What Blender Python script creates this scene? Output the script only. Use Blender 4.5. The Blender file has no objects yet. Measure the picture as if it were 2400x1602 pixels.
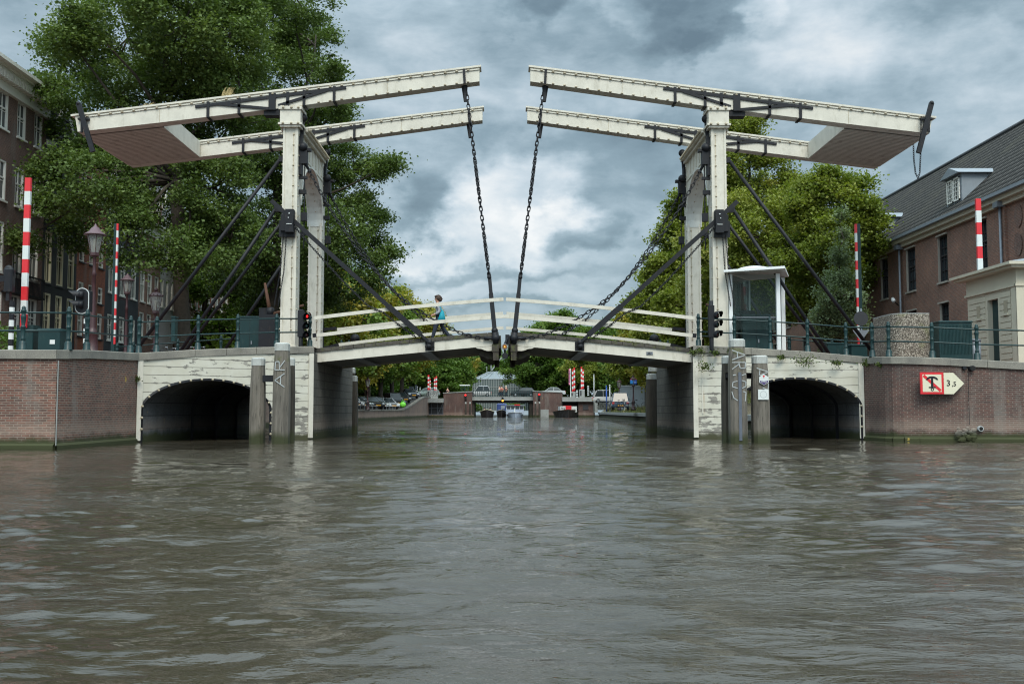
import bpy, math, random
import numpy as np
from mathutils import Vector, Matrix
R=math.radians; PI=math.pi
random.seed(7)
scene=bpy.context.scene; COL=scene.collection
# ---------------------------------------------------------------- camera model (photo measured in 2400x1602)
F=2333.0; CAMZ=1.0
YAW=math.atan(17/F); PIT=math.atan(161/F)
FW=Vector((math.sin(YAW)*math.cos(PIT),math.cos(YAW)*math.cos(PIT),math.sin(PIT)))
RT=Vector((math.cos(YAW),-math.sin(YAW),0)); UP=RT.cross(FW)
def ray(px,py): return FW+RT*((px-1200)/F)+UP*((801-py)/F)
def P(px,py,Y):
    d=ray(px,py); t=Y/d.y
    return Vector((d.x*t,Y,CAMZ+d.z*t))
def PX(px,py,X):
    d=ray(px,py); t=X/d.x
    return Vector((X,d.y*t,CAMZ+d.z*t))
cd=bpy.data.cameras.new("Camera"); cam=bpy.data.objects.new("Camera",cd); COL.objects.link(cam)
cd.sensor_width=36; cd.lens=F*36/2400; cd.clip_end=3000; cd.clip_start=0.1
m3=Matrix((RT,UP,-FW)).transposed(); cam.matrix_world=Matrix.Translation((0,0,CAMZ))@m3.to_4x4()
scene.camera=cam
scene.view_settings.view_transform='Standard'; scene.view_settings.look='None'
scene.view_settings.gamma=1; scene.view_settings.exposure=0
scene.cycles.use_denoising=True; scene.cycles.filter_width=1.15; scene.cycles.max_bounces=6; scene.cycles.diffuse_bounces=3
scene.cycles.glossy_bounces=3; scene.cycles.transmission_bounces=4; scene.cycles.transparent_max_bounces=8
scene.cycles.caustics_reflective=False; scene.cycles.caustics_refractive=False
# ---------------------------------------------------------------- objects
def tag(o,label=None,cat=None,group=None,kind=None):
    if label: o["label"]=label
    if cat: o["category"]=cat
    if group: o["group"]=group
    if kind: o["kind"]=kind
    return o
def thing(name,label,cat,loc=(0,0,0),group=None,kind=None):
    o=bpy.data.objects.new(name,None); COL.objects.link(o); o.location=loc; o.empty_display_size=.2
    return tag(o,label,cat,group,kind)
def root_loc(o):
    v=Vector((0,0,0))
    while o is not None: v=v+o.location; o=o.parent
    return v
def kids(o): return [c for c in bpy.data.objects if c.parent==o]
def dup(root,loc,rz=0,label=None,scale=None,recolor=None):
    r=root.copy(); COL.objects.link(r); r.location=loc; r.rotation_euler=(0,0,rz)
    if scale: r.scale=scale if hasattr(scale,'__len__') else (scale,)*3
    if label: r["label"]=label
    def rec(src,dst):
        for ch in [c for c in CH.get(src.name,[])]:
            c=ch.copy(); COL.objects.link(c); c.parent=dst
            if recolor and ch.name.split('.')[0] in recolor:
                for i,sl in enumerate(c.material_slots):
                    sl.link='OBJECT'; sl.material=recolor[ch.name.split('.')[0]] if i==0 else ch.data.materials[i]
            CH.setdefault(dst.name,[]).append(c); rec(ch,c)
    rec(root,r); return r
CH={}
class MB:
    def __init__(s,sx=1): s.pc=[]; s.v=[]; s.f=[]; s.mi=[]; s.sm=[]; s.sx=sx; s.cm=0; s.cs=False; s.T=None
    def mat(s,i): s.cm=i; return s
    def smooth(s,b=True): s.cs=b; return s
    def xf(s,T): s.T=T; return s
    def add(s,vs,fs):
        b=len(s.v); s.pc.append((b,len(s.f)))
        for p in vs:
            p=Vector(p)
            if s.T is not None: p=s.T@p
            s.v.append(p)
        for f in fs: s.f.append([b+i for i in f]); s.mi.append(s.cm); s.sm.append(s.cs)
        return s
    def box(s,x0,x1,y0,y1,z0,z1):
        return s.add([(x0,y0,z0),(x1,y0,z0),(x1,y1,z0),(x0,y1,z0),(x0,y0,z1),(x1,y0,z1),(x1,y1,z1),(x0,y1,z1)],
            [(0,3,2,1),(4,5,6,7),(0,1,5,4),(1,2,6,5),(2,3,7,6),(3,0,4,7)])
    def cbox(s,c,d): return s.box(c[0]-d[0]/2,c[0]+d[0]/2,c[1]-d[1]/2,c[1]+d[1]/2,c[2]-d[2]/2,c[2]+d[2]/2)
    def bbox(s,x0,x1,y0,y1,z0,z1,b=.02):      # box with chamfered vertical and top edges
        lo=[(x0+b,y0),(x1-b,y0),(x1,y0+b),(x1,y1-b),(x1-b,y1),(x0+b,y1),(x0,y1-b),(x0,y0+b)]
        cx,cy=(x0+x1)/2,(y0+y1)/2; kx=1-2*b/(x1-x0); ky=1-2*b/(y1-y0)
        hi=[(cx+(x-cx)*kx,cy+(y-cy)*ky) for x,y in lo]
        v=[(x,y,z0) for x,y in lo]+[(x,y,z1-b) for x,y in lo]+[(x,y,z1) for x,y in hi]
        f=[tuple(range(7,-1,-1)),tuple(range(16,24))]
        for r in (0,8):
            for i in range(8): f.append((r+i,r+(i+1)%8,r+8+(i+1)%8,r+8+i))
        return s.add(v,f)
    def bar(s,p0,p1,w,h,up=(0,0,1)):          # rectangular bar; w sideways, h along up
        p0=Vector(p0);p1=Vector(p1);d=(p1-p0).normalized();u=Vector(up)
        sd=d.cross(u)
        if sd.length<1e-4: sd=d.cross(Vector((0,1,0)))
        sd.normalize(); u=sd.cross(d).normalized(); a=sd*w/2;b=u*h/2
        return s.add([p0-a-b,p0+a-b,p0+a+b,p0-a+b,p1-a-b,p1+a-b,p1+a+b,p1-a+b],
            [(3,2,1,0),(4,5,6,7),(0,1,5,4),(1,2,6,5),(2,3,7,6),(3,0,4,7)])
    def tube(s,pts,r,n=8,cap=True):
        pts=[Vector(p) for p in pts]; rs=r if hasattr(r,'__len__') else [r]*len(pts)
        vs=[];fs=[];prev=None
        for i,p in enumerate(pts):
            d=(pts[min(i+1,len(pts)-1)]-pts[max(i-1,0)]).normalized()
            if prev is None:
                a=d.cross(Vector((0,0,1)))
                if a.length<1e-3: a=d.cross(Vector((0,1,0)))
            else: a=prev-d*prev.dot(d)
            a.normalize(); prev=a; b=d.cross(a)
            for k in range(n):
                t=2*PI*k/n; vs.append(p+(a*math.cos(t)+b*math.sin(t))*rs[i])
        for i in range(len(pts)-1):
            for k in range(n):
                fs.append((i*n+k,i*n+(k+1)%n,(i+1)*n+(k+1)%n,(i+1)*n+k))
        if cap: fs.append(tuple(range(n-1,-1,-1))); fs.append(tuple(range((len(pts)-1)*n,len(pts)*n)))
        return s.add(vs,fs)
    def lathe(s,prof,c=(0,0,0),n=12,rot=0,sq=None):
        vs=[];fs=[]; c=Vector(c)
        for r,z in prof:
            for k in range(n):
                t=2*PI*k/n+rot; vs.append(c+Vector((r*math.cos(t),r*math.sin(t),z)))
        for i in range(len(prof)-1):
            for k in range(n): fs.append((i*n+k,i*n+(k+1)%n,(i+1)*n+(k+1)%n,(i+1)*n+k))
        fs.append(tuple(range(n-1,-1,-1))); fs.append(tuple(range((len(prof)-1)*n,len(prof)*n)))
        return s.add(vs,fs)
    def prism(s,poly,a,b,axis='y'):            # poly of (u,z); extruded along axis a..b
        n=len(poly)
        if axis=='y': g=lambda u,w,t:(u,t,w)
        elif axis=='x': g=lambda u,w,t:(t,u,w)
        else: g=lambda u,w,t:(u,w,t)
        vs=[g(u,w,a) for u,w in poly]+[g(u,w,b) for u,w in poly]
        fs=[tuple(range(n)),tuple(range(2*n-1,n-1,-1))]+[(i,i+n,(i+1)%n+n,(i+1)%n) for i in range(n)]
        return s.add(vs,fs)
    def ball(s,c,r,n=8,m=6,sc=(1,1,1)):
        vs=[];fs=[];c=Vector(c)
        for i in range(m+1):
            ph=PI*i/m
            for k in range(n):
                t=2*PI*k/n; vs.append(c+Vector((math.sin(ph)*math.cos(t)*r*sc[0],math.sin(ph)*math.sin(t)*r*sc[1],math.cos(ph)*r*sc[2])))
        for i in range(m):
            for k in range(n): fs.append((i*n+k,(i+1)*n+k,(i+1)*n+(k+1)%n,i*n+(k+1)%n))
        return s.add(vs,fs)
    def link(s,c,d,nrm,L,W,r,n=5,seg=10):      # stadium chain link
        d=Vector(d).normalized(); nrm=Vector(nrm); nrm=(nrm-d*nrm.dot(d)).normalized(); q=d.cross(nrm)
        hs=L/2-W/2; path=[]
        for k in range(seg):
            t=2*PI*k/seg+PI/seg; x=math.cos(t)*W/2; y=math.sin(t)*W/2
            path.append((x+(hs if x>0 else -hs),y))
        vs=[];fs=[];c=Vector(c)
        for i,(x,y) in enumerate(path):
            x2,y2=path[(i+1)%seg]; x1,y1=path[i-1]
            tx,ty=x2-x1,y2-y1; l=math.hypot(tx,ty) or 1; nx,ny=ty/l,-tx/l
            for k in range(n):
                t=2*PI*k/n; o=math.cos(t)*r; h=math.sin(t)*r
                vs.append(c+d*(x+nx*o)+q*(y+ny*o)+nrm*h)
        for i in range(seg):
            for k in range(n): fs.append((i*n+k,i*n+(k+1)%n,((i+1)%seg)*n+(k+1)%n,((i+1)%seg)*n+k))
        return s.add(vs,fs)
    def chain(s,pts,L=.2,W=.11,r=.02):
        pts=[Vector(p) for p in pts]; pitch=L-2*r*1.1
        seg=[(pts[i+1]-pts[i]).length for i in range(len(pts)-1)]; tot=sum(seg); n=max(2,int(tot/pitch))
        k=0;acc=0;sd=Vector((0,1,0))
        for i in range(n):
            t=(i+.5)*tot/n
            while k<len(seg)-1 and acc+seg[k]<t: acc+=seg[k];k+=1
            d=(pts[k+1]-pts[k]); p=pts[k]+d*((t-acc)/seg[k]); dn=d.normalized()
            a=Vector((0.3,1,0.2)) if i%2 else dn.cross(Vector((.3,1,.2)))
            s.link(p,d,a,L,W,r)
        return s
    def split(s,name,mats,parent=None,per=1):
        # every primitive (or every PER of them) becomes an object of its own
        out=[]; st=s.pc[::per]+[(len(s.v),len(s.f))]
        for (v0,f0),(v1,f1) in zip(st,st[1:]):
            q=MB(s.sx); q.v=s.v[v0:v1]; q.f=[[i-v0 for i in f] for f in s.f[f0:f1]]; q.mi=s.mi[f0:f1]; q.sm=s.sm[f0:f1]
            out.append(q.build(name,mats,parent))
        return out
    def build(s,name,mats,parent=None,label=None):
        off=root_loc(parent) if parent is not None else Vector((0,0,0))
        n=len(s.v); co=np.array([tuple(v) for v in s.v],dtype=np.float64).reshape(-1,3)
        if s.sx<0: co[:,0]*=-1
        fs=[f[::-1] for f in s.f] if s.sx<0 else s.f
        me=bpy.data.meshes.new(name); me.from_pydata((co-np.array(off)).tolist(),[],fs)
        if not isinstance(mats,(list,tuple)): mats=[mats]
        for m in mats: me.materials.append(m)
        if len(mats)>1: me.polygons.foreach_set('material_index',s.mi)
        me.polygons.foreach_set('use_smooth',s.sm)
        boxuv(me,co)
        me.update()
        o=bpy.data.objects.new(name,me); COL.objects.link(o)
        if parent is not None: o.parent=parent; CH.setdefault(parent.name,[]).append(o)
        if label: o["label"]=label
        return o
def boxuv(me,co=None):
    nl=len(me.loops)
    if nl==0: return
    li=np.empty(nl,dtype=np.int32); me.loops.foreach_get('vertex_index',li)
    if co is None:
        co=np.empty(len(me.vertices)*3); me.vertices.foreach_get('co',co); co=co.reshape(-1,3)
    me.update(); nf=len(me.polygons); nr=np.empty(nf*3); me.polygons.foreach_get('normal',nr); nr=np.abs(nr.reshape(-1,3))
    tot=np.empty(nf,dtype=np.int32); me.polygons.foreach_get('loop_total',tot)
    fn=np.repeat(nr,tot,axis=0); p=co[li]
    horiz=np.where(fn[:,0]>fn[:,1],p[:,1],p[:,0])
    top=(fn[:,2]>fn[:,0])&(fn[:,2]>fn[:,1])
    u=np.where(top,p[:,0],horiz); v=np.where(top,p[:,1],p[:,2])
    uv=me.uv_layers.new(name="UVMap"); uv.data.foreach_set('uv',np.stack([u,v],1).astype(np.float32).ravel())
def npmesh(name,co,quads,mats,parent=None,tone=None,smooth=False,k=4):
    me=bpy.data.meshes.new(name); n=len(co); m=len(quads)
    me.vertices.add(n); me.vertices.foreach_set('co',co.astype(np.float32).ravel())
    me.loops.add(m*k); me.loops.foreach_set('vertex_index',quads.astype(np.int32).ravel())
    me.polygons.add(m); me.polygons.foreach_set('loop_start',np.arange(0,m*k,k,dtype=np.int32))
    me.polygons.foreach_set('loop_total',np.full(m,k,dtype=np.int32))
    if smooth: me.polygons.foreach_set('use_smooth',np.ones(m,dtype=bool))
    if tone is not None:
        at=me.attributes.new('tone','FLOAT','FACE'); at.data.foreach_set('value',tone.astype(np.float32))
    if not isinstance(mats,(list,tuple)): mats=[mats]
    for mm in mats: me.materials.append(mm)
    me.update(); me.validate()
    o=bpy.data.objects.new(name,me); COL.objects.link(o)
    if parent is not None: o.parent=parent; CH.setdefault(parent.name,[]).append(o)
    return o
# ---------------------------------------------------------------- materials
class NT:
    def __init__(s,nt): s.nt=nt
    def n(s,t,**kw):
        nd=s.nt.nodes.new(t)
        for k,v in kw.items():
            if k.startswith('i_'):
                key=k[2:]; key=int(key) if key.isdigit() else key.replace('_',' ')
                s.set(nd.inputs[key],v)
            else: setattr(nd,k,v)
        return nd
    def set(s,inp,v):
        if isinstance(v,bpy.types.NodeSocket): s.nt.links.new(v,inp)
        elif isinstance(v,bpy.types.Node): s.nt.links.new(v.outputs[0],inp)
        else:
            if hasattr(v,'__len__') and len(v)==3 and inp.type=='RGBA': v=(*v,1)
            inp.default_value=v
    def math(s,op,a,b=0,clamp=False):
        nd=s.nt.nodes.new('ShaderNodeMath'); nd.operation=op; nd.use_clamp=clamp
        s.set(nd.inputs[0],a); s.set(nd.inputs[1],b); return nd.outputs[0]
    def mix(s,f,a,b,bt='MIX'):
        nd=s.nt.nodes.new('ShaderNodeMix'); nd.data_type='RGBA'; nd.blend_type=bt
        s.set(nd.inputs[0],f); s.set(nd.inputs[6],a); s.set(nd.inputs[7],b); return nd.outputs[2]
    def ramp(s,f,st,interp='LINEAR'):
        nd=s.nt.nodes.new('ShaderNodeValToRGB'); cr=nd.color_ramp; cr.interpolation=interp
        while len(cr.elements)<len(st): cr.elements.new(.5)
        for e,(p,c) in zip(cr.elements,st): e.position=p; e.color=(*c,1) if hasattr(c,'__len__') else (c,c,c,1)
        s.set(nd.inputs[0],f); return nd.outputs[0]
    def smooth(s,x,a,b,lo=0,hi=1):
        nd=s.nt.nodes.new('ShaderNodeMapRange'); nd.interpolation_type='SMOOTHSTEP'
        s.set(nd.inputs[0],x)
        for i,v in enumerate((a,b,lo,hi)): s.set(nd.inputs[i+1],v)
        return nd.outputs[0]
    def noise(s,vec,scale,detail=3,rough=.5,dist=0):
        nd=s.n('ShaderNodeTexNoise'); s.set(nd.inputs['Vector'],vec); nd.inputs['Scale'].default_value=scale
        nd.inputs['Detail'].default_value=detail; nd.inputs['Roughness'].default_value=rough; nd.inputs['Distortion'].default_value=dist
        return nd.outputs[0]
    def vscale(s,vec,sc):
        nd=s.n('ShaderNodeVectorMath',operation='MULTIPLY'); s.set(nd.inputs[0],vec); nd.inputs[1].default_value=sc; return nd.outputs[0]
MATS={}
def newmat(name):
    m=bpy.data.materials.new(name); m.use_nodes=True; nt=m.node_tree; nt.nodes.clear()
    t=NT(nt); out=t.n('ShaderNodeOutputMaterial'); b=t.n('ShaderNodeBsdfPrincipled')
    nt.links.new(b.outputs[0],out.inputs[0]); MATS[name]=m
    geo=t.n('ShaderNodeNewGeometry'); t.pos=geo.outputs['Position']; t.b=b; t.out=out
    uv=t.n('ShaderNodeUVMap'); t.uv=uv.outputs[0]
    return m,t
def bump(t,h,strength=.3,dist=.01):
    nd=t.n('ShaderNodeBump'); nd.inputs['Strength'].default_value=strength; nd.inputs['Distance'].default_value=dist
    t.set(nd.inputs['Height'],h); t.nt.links.new(nd.outputs[0],t.b.inputs['Normal'])
def paint(name,col,rough=.5,metal=0,var=.25,scale=3,dirt=None,dirtamt=.35,bmp=.1):
    m,t=newmat(name)
    n=t.noise(t.pos,scale,4,.6); n2=t.noise(t.pos,scale*9,2,.5)
    v=t.math('ADD',t.math('MULTIPLY',n,.7),t.math('MULTIPLY',n2,.3))
    c=t.mix(1,col,t.ramp(v,[(.3,(1-var,)*3),(.7,(1+var*.4,)*3)]),'MULTIPLY')
    if dirt:
        d=t.smooth(t.noise(t.vscale(t.pos,(1,1,.35)),scale*1.7,5,.65),.52,.72,0,dirtamt)
        c=t.mix(d,c,dirt)
    t.set(t.b.inputs['Base Color'],c); t.b.inputs['Roughness'].default_value=rough; t.b.inputs['Metallic'].default_value=metal
    if bmp: bump(t,v,bmp,.01)
    return m
def brickmat(name,c1,c2,mortar,bw=.22,rh=.065,ms=.009,stain=True,algae=False,scale=1,soldier=None,weather=(.2,.19,.17)):
    m,t=newmat(name)
    bt=t.n('ShaderNodeTexBrick'); t.set(bt.inputs['Vector'],t.uv)
    for k,v in (('Color1',c1),('Color2',c2),('Mortar',mortar),('Scale',1),('Mortar Size',ms),('Mortar Smooth',.1),('Bias',0),('Brick Width',bw),('Row Height',rh)):
        t.set(bt.inputs[k],v)
    bt.offset=.5
    c=bt.outputs[0]
    n=t.noise(t.pos,.55,5,.6); c=t.mix(1,c,t.ramp(n,[(.3,(.72,.72,.74)),(.72,(1.18,1.12,1.08))]),'MULTIPLY')
    n3=t.noise(t.vscale(t.pos,(1,1,2.2)),7,2,.5); c=t.mix(1,c,t.ramp(n3,[(.3,(.78,.78,.78)),(.7,(1.15,1.15,1.15))]),'MULTIPLY')
    if stain:
        s=t.smooth(t.noise(t.vscale(t.pos,(1.3,1.3,.22)),1.4,5,.6),.5,.72,0,.5); c=t.mix(s,c,weather)
    sep=t.n('ShaderNodeSeparateXYZ'); t.set(sep.inputs[0],t.pos)
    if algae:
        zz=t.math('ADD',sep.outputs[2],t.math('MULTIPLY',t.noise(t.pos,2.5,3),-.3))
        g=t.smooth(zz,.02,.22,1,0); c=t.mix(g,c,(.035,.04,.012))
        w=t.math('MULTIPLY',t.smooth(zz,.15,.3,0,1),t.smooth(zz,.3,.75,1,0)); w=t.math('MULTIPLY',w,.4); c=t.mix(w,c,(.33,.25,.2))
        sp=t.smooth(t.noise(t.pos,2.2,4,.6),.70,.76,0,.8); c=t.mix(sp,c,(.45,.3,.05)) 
    t.set(t.b.inputs['Base Color'],c); t.b.inputs['Roughness'].default_value=.85
    bump(t,t.math('ADD',t.math('MULTIPLY',bt.outputs[1],-1),t.math('MULTIPLY',n3,.5)),.6,.006)
    return m
# ---------------------------------------------------------------- palette
M={}
M['white']=paint('white_paint',(.61,.575,.495),.5,var=.16,scale=2.3,dirt=(.30,.27,.20),dirtamt=.42)
M['white2']=paint('white_window',(.78,.76,.70),.5,var=.08)
M['cream']=paint('cream_window',(.70,.64,.45),.5,var=.08)
M['under']=paint('beam_underside',(.62,.63,.60),.7,var=.10,scale=2,dirt=(.12,.10,.08),dirtamt=.4)
M['black']=paint('black_iron',(.010,.011,.015),.55,var=.3,scale=6,dirt=(.06,.04,.03),dirtamt=.3)
M['bolt']=paint('painted_bolt',(.42,.36,.26),.6,var=.3,scale=30)
M['rust']=paint('rusty_iron',(.10,.045,.025),.8,var=.4,scale=8)
M['green']=paint('green_paint',(.009,.034,.036),.38,var=.25,scale=4,dirt=(.05,.075,.065),dirtamt=.3)
M['burg']=paint('burgundy_paint',(.052,.018,.021),.45,var=.3,scale=6)
M['hat']=paint('faded_burgundy',(.12,.072,.084),.55,var=.2,scale=6)
M['red']=paint('red_paint',(.62,.022,.030),.42,var=.12)
M['offwhite']=paint('barrier_white',(.62,.65,.64),.42,var=.08)
M['alum']=paint('white_aluminium',(.72,.74,.74),.4,var=.06)
M['zinc']=paint('zinc_grey',(.20,.22,.25),.5,.3,var=.2,scale=2)
M['lead']=paint('lead_sheet',(.23,.26,.29),.5,.1,var=.15,scale=2)
M['slate']=paint('dark_slate',(.035,.037,.042),.6,var=.3,scale=2)
M['asphalt']=paint('asphalt',(.055,.053,.05),.9,var=.3,scale=2)
M['paving']=paint('clay_paving',(.19,.10,.085),.85,var=.3,scale=3)
M['concrete']=paint('concrete',(.30,.31,.30),.85,var=.25,scale=1.5,dirt=(.14,.14,.12))
M['greyblk']=paint('grey_timber',(.11,.10,.09),.85,var=.3,scale=5)
M['tyre']=paint('rubber',(.02,.02,.02),.8,var=.1)
M['chrome']=paint('bright_metal',(.55,.56,.58),.25,.9,var=.1)
M['plate']=paint('yellow_plate',(.75,.36,.02),.5,var=.05)
M['skin']=paint('skin',(.50,.27,.19),.6,var=.1,bmp=0)
M['hair']=paint('brown_hair',(.055,.030,.020),.7,var=.5,scale=60)
M['grey_cloth']=paint('grey_jacket',(.30,.31,.34),.85,var=.2,scale=12,bmp=.4)
M['dark_cloth']=paint('dark_cloth',(.018,.026,.045),.85,var=.3,scale=12,bmp=.4)
M['teal']=paint('teal_cloth',(.0,.25,.33),.7,var=.25,scale=14,bmp=.4)
M['redcloth']=paint('red_cloth',(.55,.06,.06),.8,var=.2)
M['whitecloth']=paint('white_cloth',(.6,.6,.6),.8,var=.2)
M['yellow']=paint('yellow_vest',(.6,.7,.05),.7,var=.1)
M['blueboat']=paint('blue_boat',(.035,.06,.19),.4,var=.2)
M['paleboat']=paint('pale_blue_boat',(.36,.42,.52),.4,var=.15)
M['hull']=paint('dark_hull',(.022,.018,.018),.5,var=.3,dirt=(.10,.04,.03))
M['bark']=paint('bark',(.060,.048,.036),.95,var=.5,scale=7,bmp=.8)
M['straw']=paint('dry_grass',(.42,.33,.16),.9,var=.2)
M['weed']=paint('weed_leaf',(.09,.13,.02),.8,var=.5,scale=9)
M['orange']=paint('orange_render',(.50,.17,.05),.8,var=.2)
M['peach']=paint('peach_render',(.48,.34,.20),.8,var=.2)
M['hedge']=paint('hedge',(.03,.065,.012),.9,var=.6,scale=8)
M['earth']=paint('earth',(.12,.10,.06),.95,var=.4,scale=2)
M['bluesign']=paint('blue_sign',(.02,.10,.45),.5,var=.05)
M['chalk']=paint('chalk_paint',(.42,.45,.46),.8,var=.25,scale=20)
M['pink']=paint('pink_cloth',(.75,.25,.38),.8,var=.1)
M['purple']=paint('purple_paint',(.06,.03,.14),.6,var=.05)
M['beige']=paint('kiosk_beige',(.52,.48,.38),.6,var=.08,scale=1.5,dirt=(.4,.36,.28),dirtamt=.2)
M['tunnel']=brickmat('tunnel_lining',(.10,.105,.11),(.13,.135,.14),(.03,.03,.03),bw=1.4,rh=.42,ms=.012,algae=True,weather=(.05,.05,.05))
def emis(name,col,s):
    m,t=newmat(name); t.set(t.b.inputs['Base Color'],col); t.set(t.b.inputs['Emission Color'],col); t.b.inputs['Emission Strength'].default_value=s; return m
M['redlamp']=emis('lit_red',(1,.02,.02),1.2); M['amberlamp']=emis('lit_amber',(1,.38,.03),2.2)
M['deadred']=paint('unlit_red_lens',(.10,.012,.012),.2,var=.1); M['deadgreen']=paint('unlit_green_lens',(.01,.07,.07),.2,var=.1)
def glass(name,tint=(.02,.03,.035),alpha=None,rough=.05):
    m,t=newmat(name); t.set(t.b.inputs['Base Color'],tint); t.b.inputs['Roughness'].default_value=rough
    t.b.inputs['Specular IOR Level'].default_value=.7
    if alpha is not None:
        tr=t.n('ShaderNodeBsdfTransparent'); mx=t.n('ShaderNodeMixShader'); t.set(tr.inputs[0],(.90,.95,.94))
        fr=t.n('ShaderNodeFresnel'); fr.inputs[0].default_value=1.5
        f=t.math('ADD',t.math('MULTIPLY',fr.outputs[0],.8),alpha,True)
        t.set(mx.inputs[0],f); t.nt.links.new(tr.outputs[0],mx.inputs[1]); t.nt.links.new(t.b.outputs[0],mx.inputs[2])
        t.nt.links.new(mx.outputs[0],t.out.inputs[0])
    return m
M['pane']=glass('dark_pane'); M['lanternglass']=glass('lantern_glass',(.5,.5,.48),.35,.2); M['clear']=glass('clear_glass',(.10,.14,.14),.035,.03)
# curtained pane: pale curtain here and there behind the glass
m,t=newmat('curtain_pane'); n=t.noise(t.vscale(t.pos,(1,1.7,.5)),1.1,2)
t.set(t.b.inputs['Base Color'],t.ramp(n,[(.42,(.03,.035,.04)),(.5,(.20,.20,.17)),(.62,(.30,.29,.24))])); t.b.inputs['Roughness'].default_value=.12; M['curtain']=m
# bricks
M['quaybrick']=brickmat('quay_brick',(.185,.078,.056),(.095,.055,.046),(.23,.195,.16),algae=True)
M['quaybrick2']=brickmat('dark_quay_brick',(.125,.058,.047),(.078,.043,.038),(.19,.165,.14),algae=True)
M['brownbrick']=brickmat('brown_brick',(.18,.088,.066),(.12,.062,.05),(.20,.17,.145),ms=.009)
M['redbrick']=brickmat('red_brick',(.34,.10,.05),(.25,.078,.045),(.16,.10,.07),ms=.007)
M['tanbrick']=brickmat('tan_brick',(.22,.115,.075),(.16,.085,.06),(.2,.16,.13),ms=.008)
M['barrackbrick']=brickmat('barrack_brick',(.26,.118,.080),(.175,.085,.064),(.23,.19,.155),ms=.010,weather=(.12,.085,.07))
M['farbrick']=brickmat('far_brick',(.12,.060,.048),(.085,.045,.040),(.13,.10,.09),algae=True)
M['palequay']=brickmat('pale_quay_brick',(.22,.15,.12),(.17,.12,.10),(.25,.2,.17),algae=True,weather=(.08,.065,.05))
M['stone']=brickmat('pier_stone',(.16,.15,.13),(.12,.115,.10),(.06,.055,.045),bw=.75,rh=.30,ms=.014,algae=True,weather=(.03,.03,.024))
M['darkstuc']=paint('black_stucco',(.022,.021,.026),.6,var=.3,scale=2)
M['greystuc']=paint('dark_grey_stucco',(.045,.047,.056),.6,var=.3,scale=2)
M['palestuc']=paint('pale_stucco',(.40,.39,.40),.7,var=.2)
# granite coping with joints
m,t=newmat('coping_granite')
n=t.noise(t.pos,60,2,.7); n2=t.noise(t.pos,1.2,5,.6)
c=t.mix(1,t.ramp(n,[(.3,(.15,.14,.125)),(.7,(.31,.295,.265))]),t.ramp(n2,[(.3,(.62,.62,.62)),(.7,(1.1,1.08,1.02))]),'MULTIPLY')
g=t.smooth(t.noise(t.pos,3,5,.7),.60,.72,0,.45); c=t.mix(g,c,(.10,.11,.04))
t.set(t.b.inputs['Base Color'],c); t.b.inputs['Roughness'].default_value=.9; bump(t,n,.3,.004); M['coping']=m
# exposed aggregate
m,t=newmat('exposed_aggregate'); vo=t.n('ShaderNodeTexVoronoi'); t.set(vo.inputs['Vector'],t.pos); vo.inputs['Scale'].default_value=34
sp=t.n('ShaderNodeSeparateColor'); t.set(sp.inputs[0],vo.outputs['Color'])
c=t.ramp(sp.outputs[0],[(0,(.04,.034,.028)),(.35,(.11,.09,.07)),(.7,(.22,.185,.15)),(1,(.42,.38,.32))])
c=t.mix(t.smooth(t.noise(t.pos,2,4),.55,.7,0,.5),c,(.16,.17,.07))
t.set(t.b.inputs['Base Color'],c); t.b.inputs['Roughness'].default_value=.9; bump(t,vo.outputs[0],.5,.01); M['aggregate']=m
# weathered pile timber
def wood(name,a,b,sc=(6,6,.5)):
    m,t=newmat(name); n=t.noise(t.vscale(t.pos,sc),2.2,6,.7); n2=t.noise(t.vscale(t.pos,(1,1,.4)),1.3,4,.6)
    c=t.mix(1,t.ramp(n,[(.3,a),(.7,b)]),t.ramp(n2,[(.3,(.65,.65,.65)),(.7,(1.15,1.12,1.08))]),'MULTIPLY')
    crk=t.smooth(t.noise(t.vscale(t.pos,(14,14,.8)),2,3,.6),.60,.66,0,.75); c=t.mix(crk,c,(.02,.018,.015))
    sep=t.n('ShaderNodeSeparateXYZ'); t.set(sep.inputs[0],t.pos)
    g=t.smooth(t.math('ADD',sep.outputs[2],t.math('MULTIPLY',n2,-.5)),-.1,.22,1,0); c=t.mix(g,c,(.035,.04,.015))
    moss=t.math('MULTIPLY',t.smooth(sep.outputs[2],1.9,3,0,.7),t.smooth(t.noise(t.pos,4,4,.7),.5,.66)); c=t.mix(moss,c,(.09,.10,.03))
    t.set(t.b.inputs['Base Color'],c); t.b.inputs['Roughness'].default_value=.9; bump(t,n,.5,.02); M[name]=m; return m
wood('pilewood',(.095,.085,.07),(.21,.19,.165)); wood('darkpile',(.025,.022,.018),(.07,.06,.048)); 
wood('deckplank',(.045,.040,.034),(.11,.10,.085),sc=(2,6,6))
# peeling white boards of the bridge faces
m,t=newmat('peeling_boards'); sep=t.n('ShaderNodeSeparateXYZ'); t.set(sep.inputs[0],t.pos)
row=t.math('FRACT',t.math('DIVIDE',t.math('ADD',sep.outputs[2],t.math('MULTIPLY',t.noise(t.pos,1.2,2),.05)),.27))
seam=t.math('SUBTRACT',1,t.smooth(t.math('ABSOLUTE',t.math('SUBTRACT',row,.5)),.46,.485,0,1))
col=t.mix(t.smooth(t.noise(t.pos,2,4,.6),.3,.7,0,.45),(.57,.55,.475),(.42,.39,.30))
low=t.smooth(sep.outputs[2],.1,1.9,.14,0)
pn=t.math('ADD',t.noise(t.vscale(t.pos,(1,1,2.6)),2.1,6,.68),low)
near=t.smooth(t.math('ABSOLUTE',t.math('SUBTRACT',row,.5)),.25,.5,0,.06)
peel=t.smooth(t.math('ADD',pn,near),.610,.635,0,1)
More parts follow.
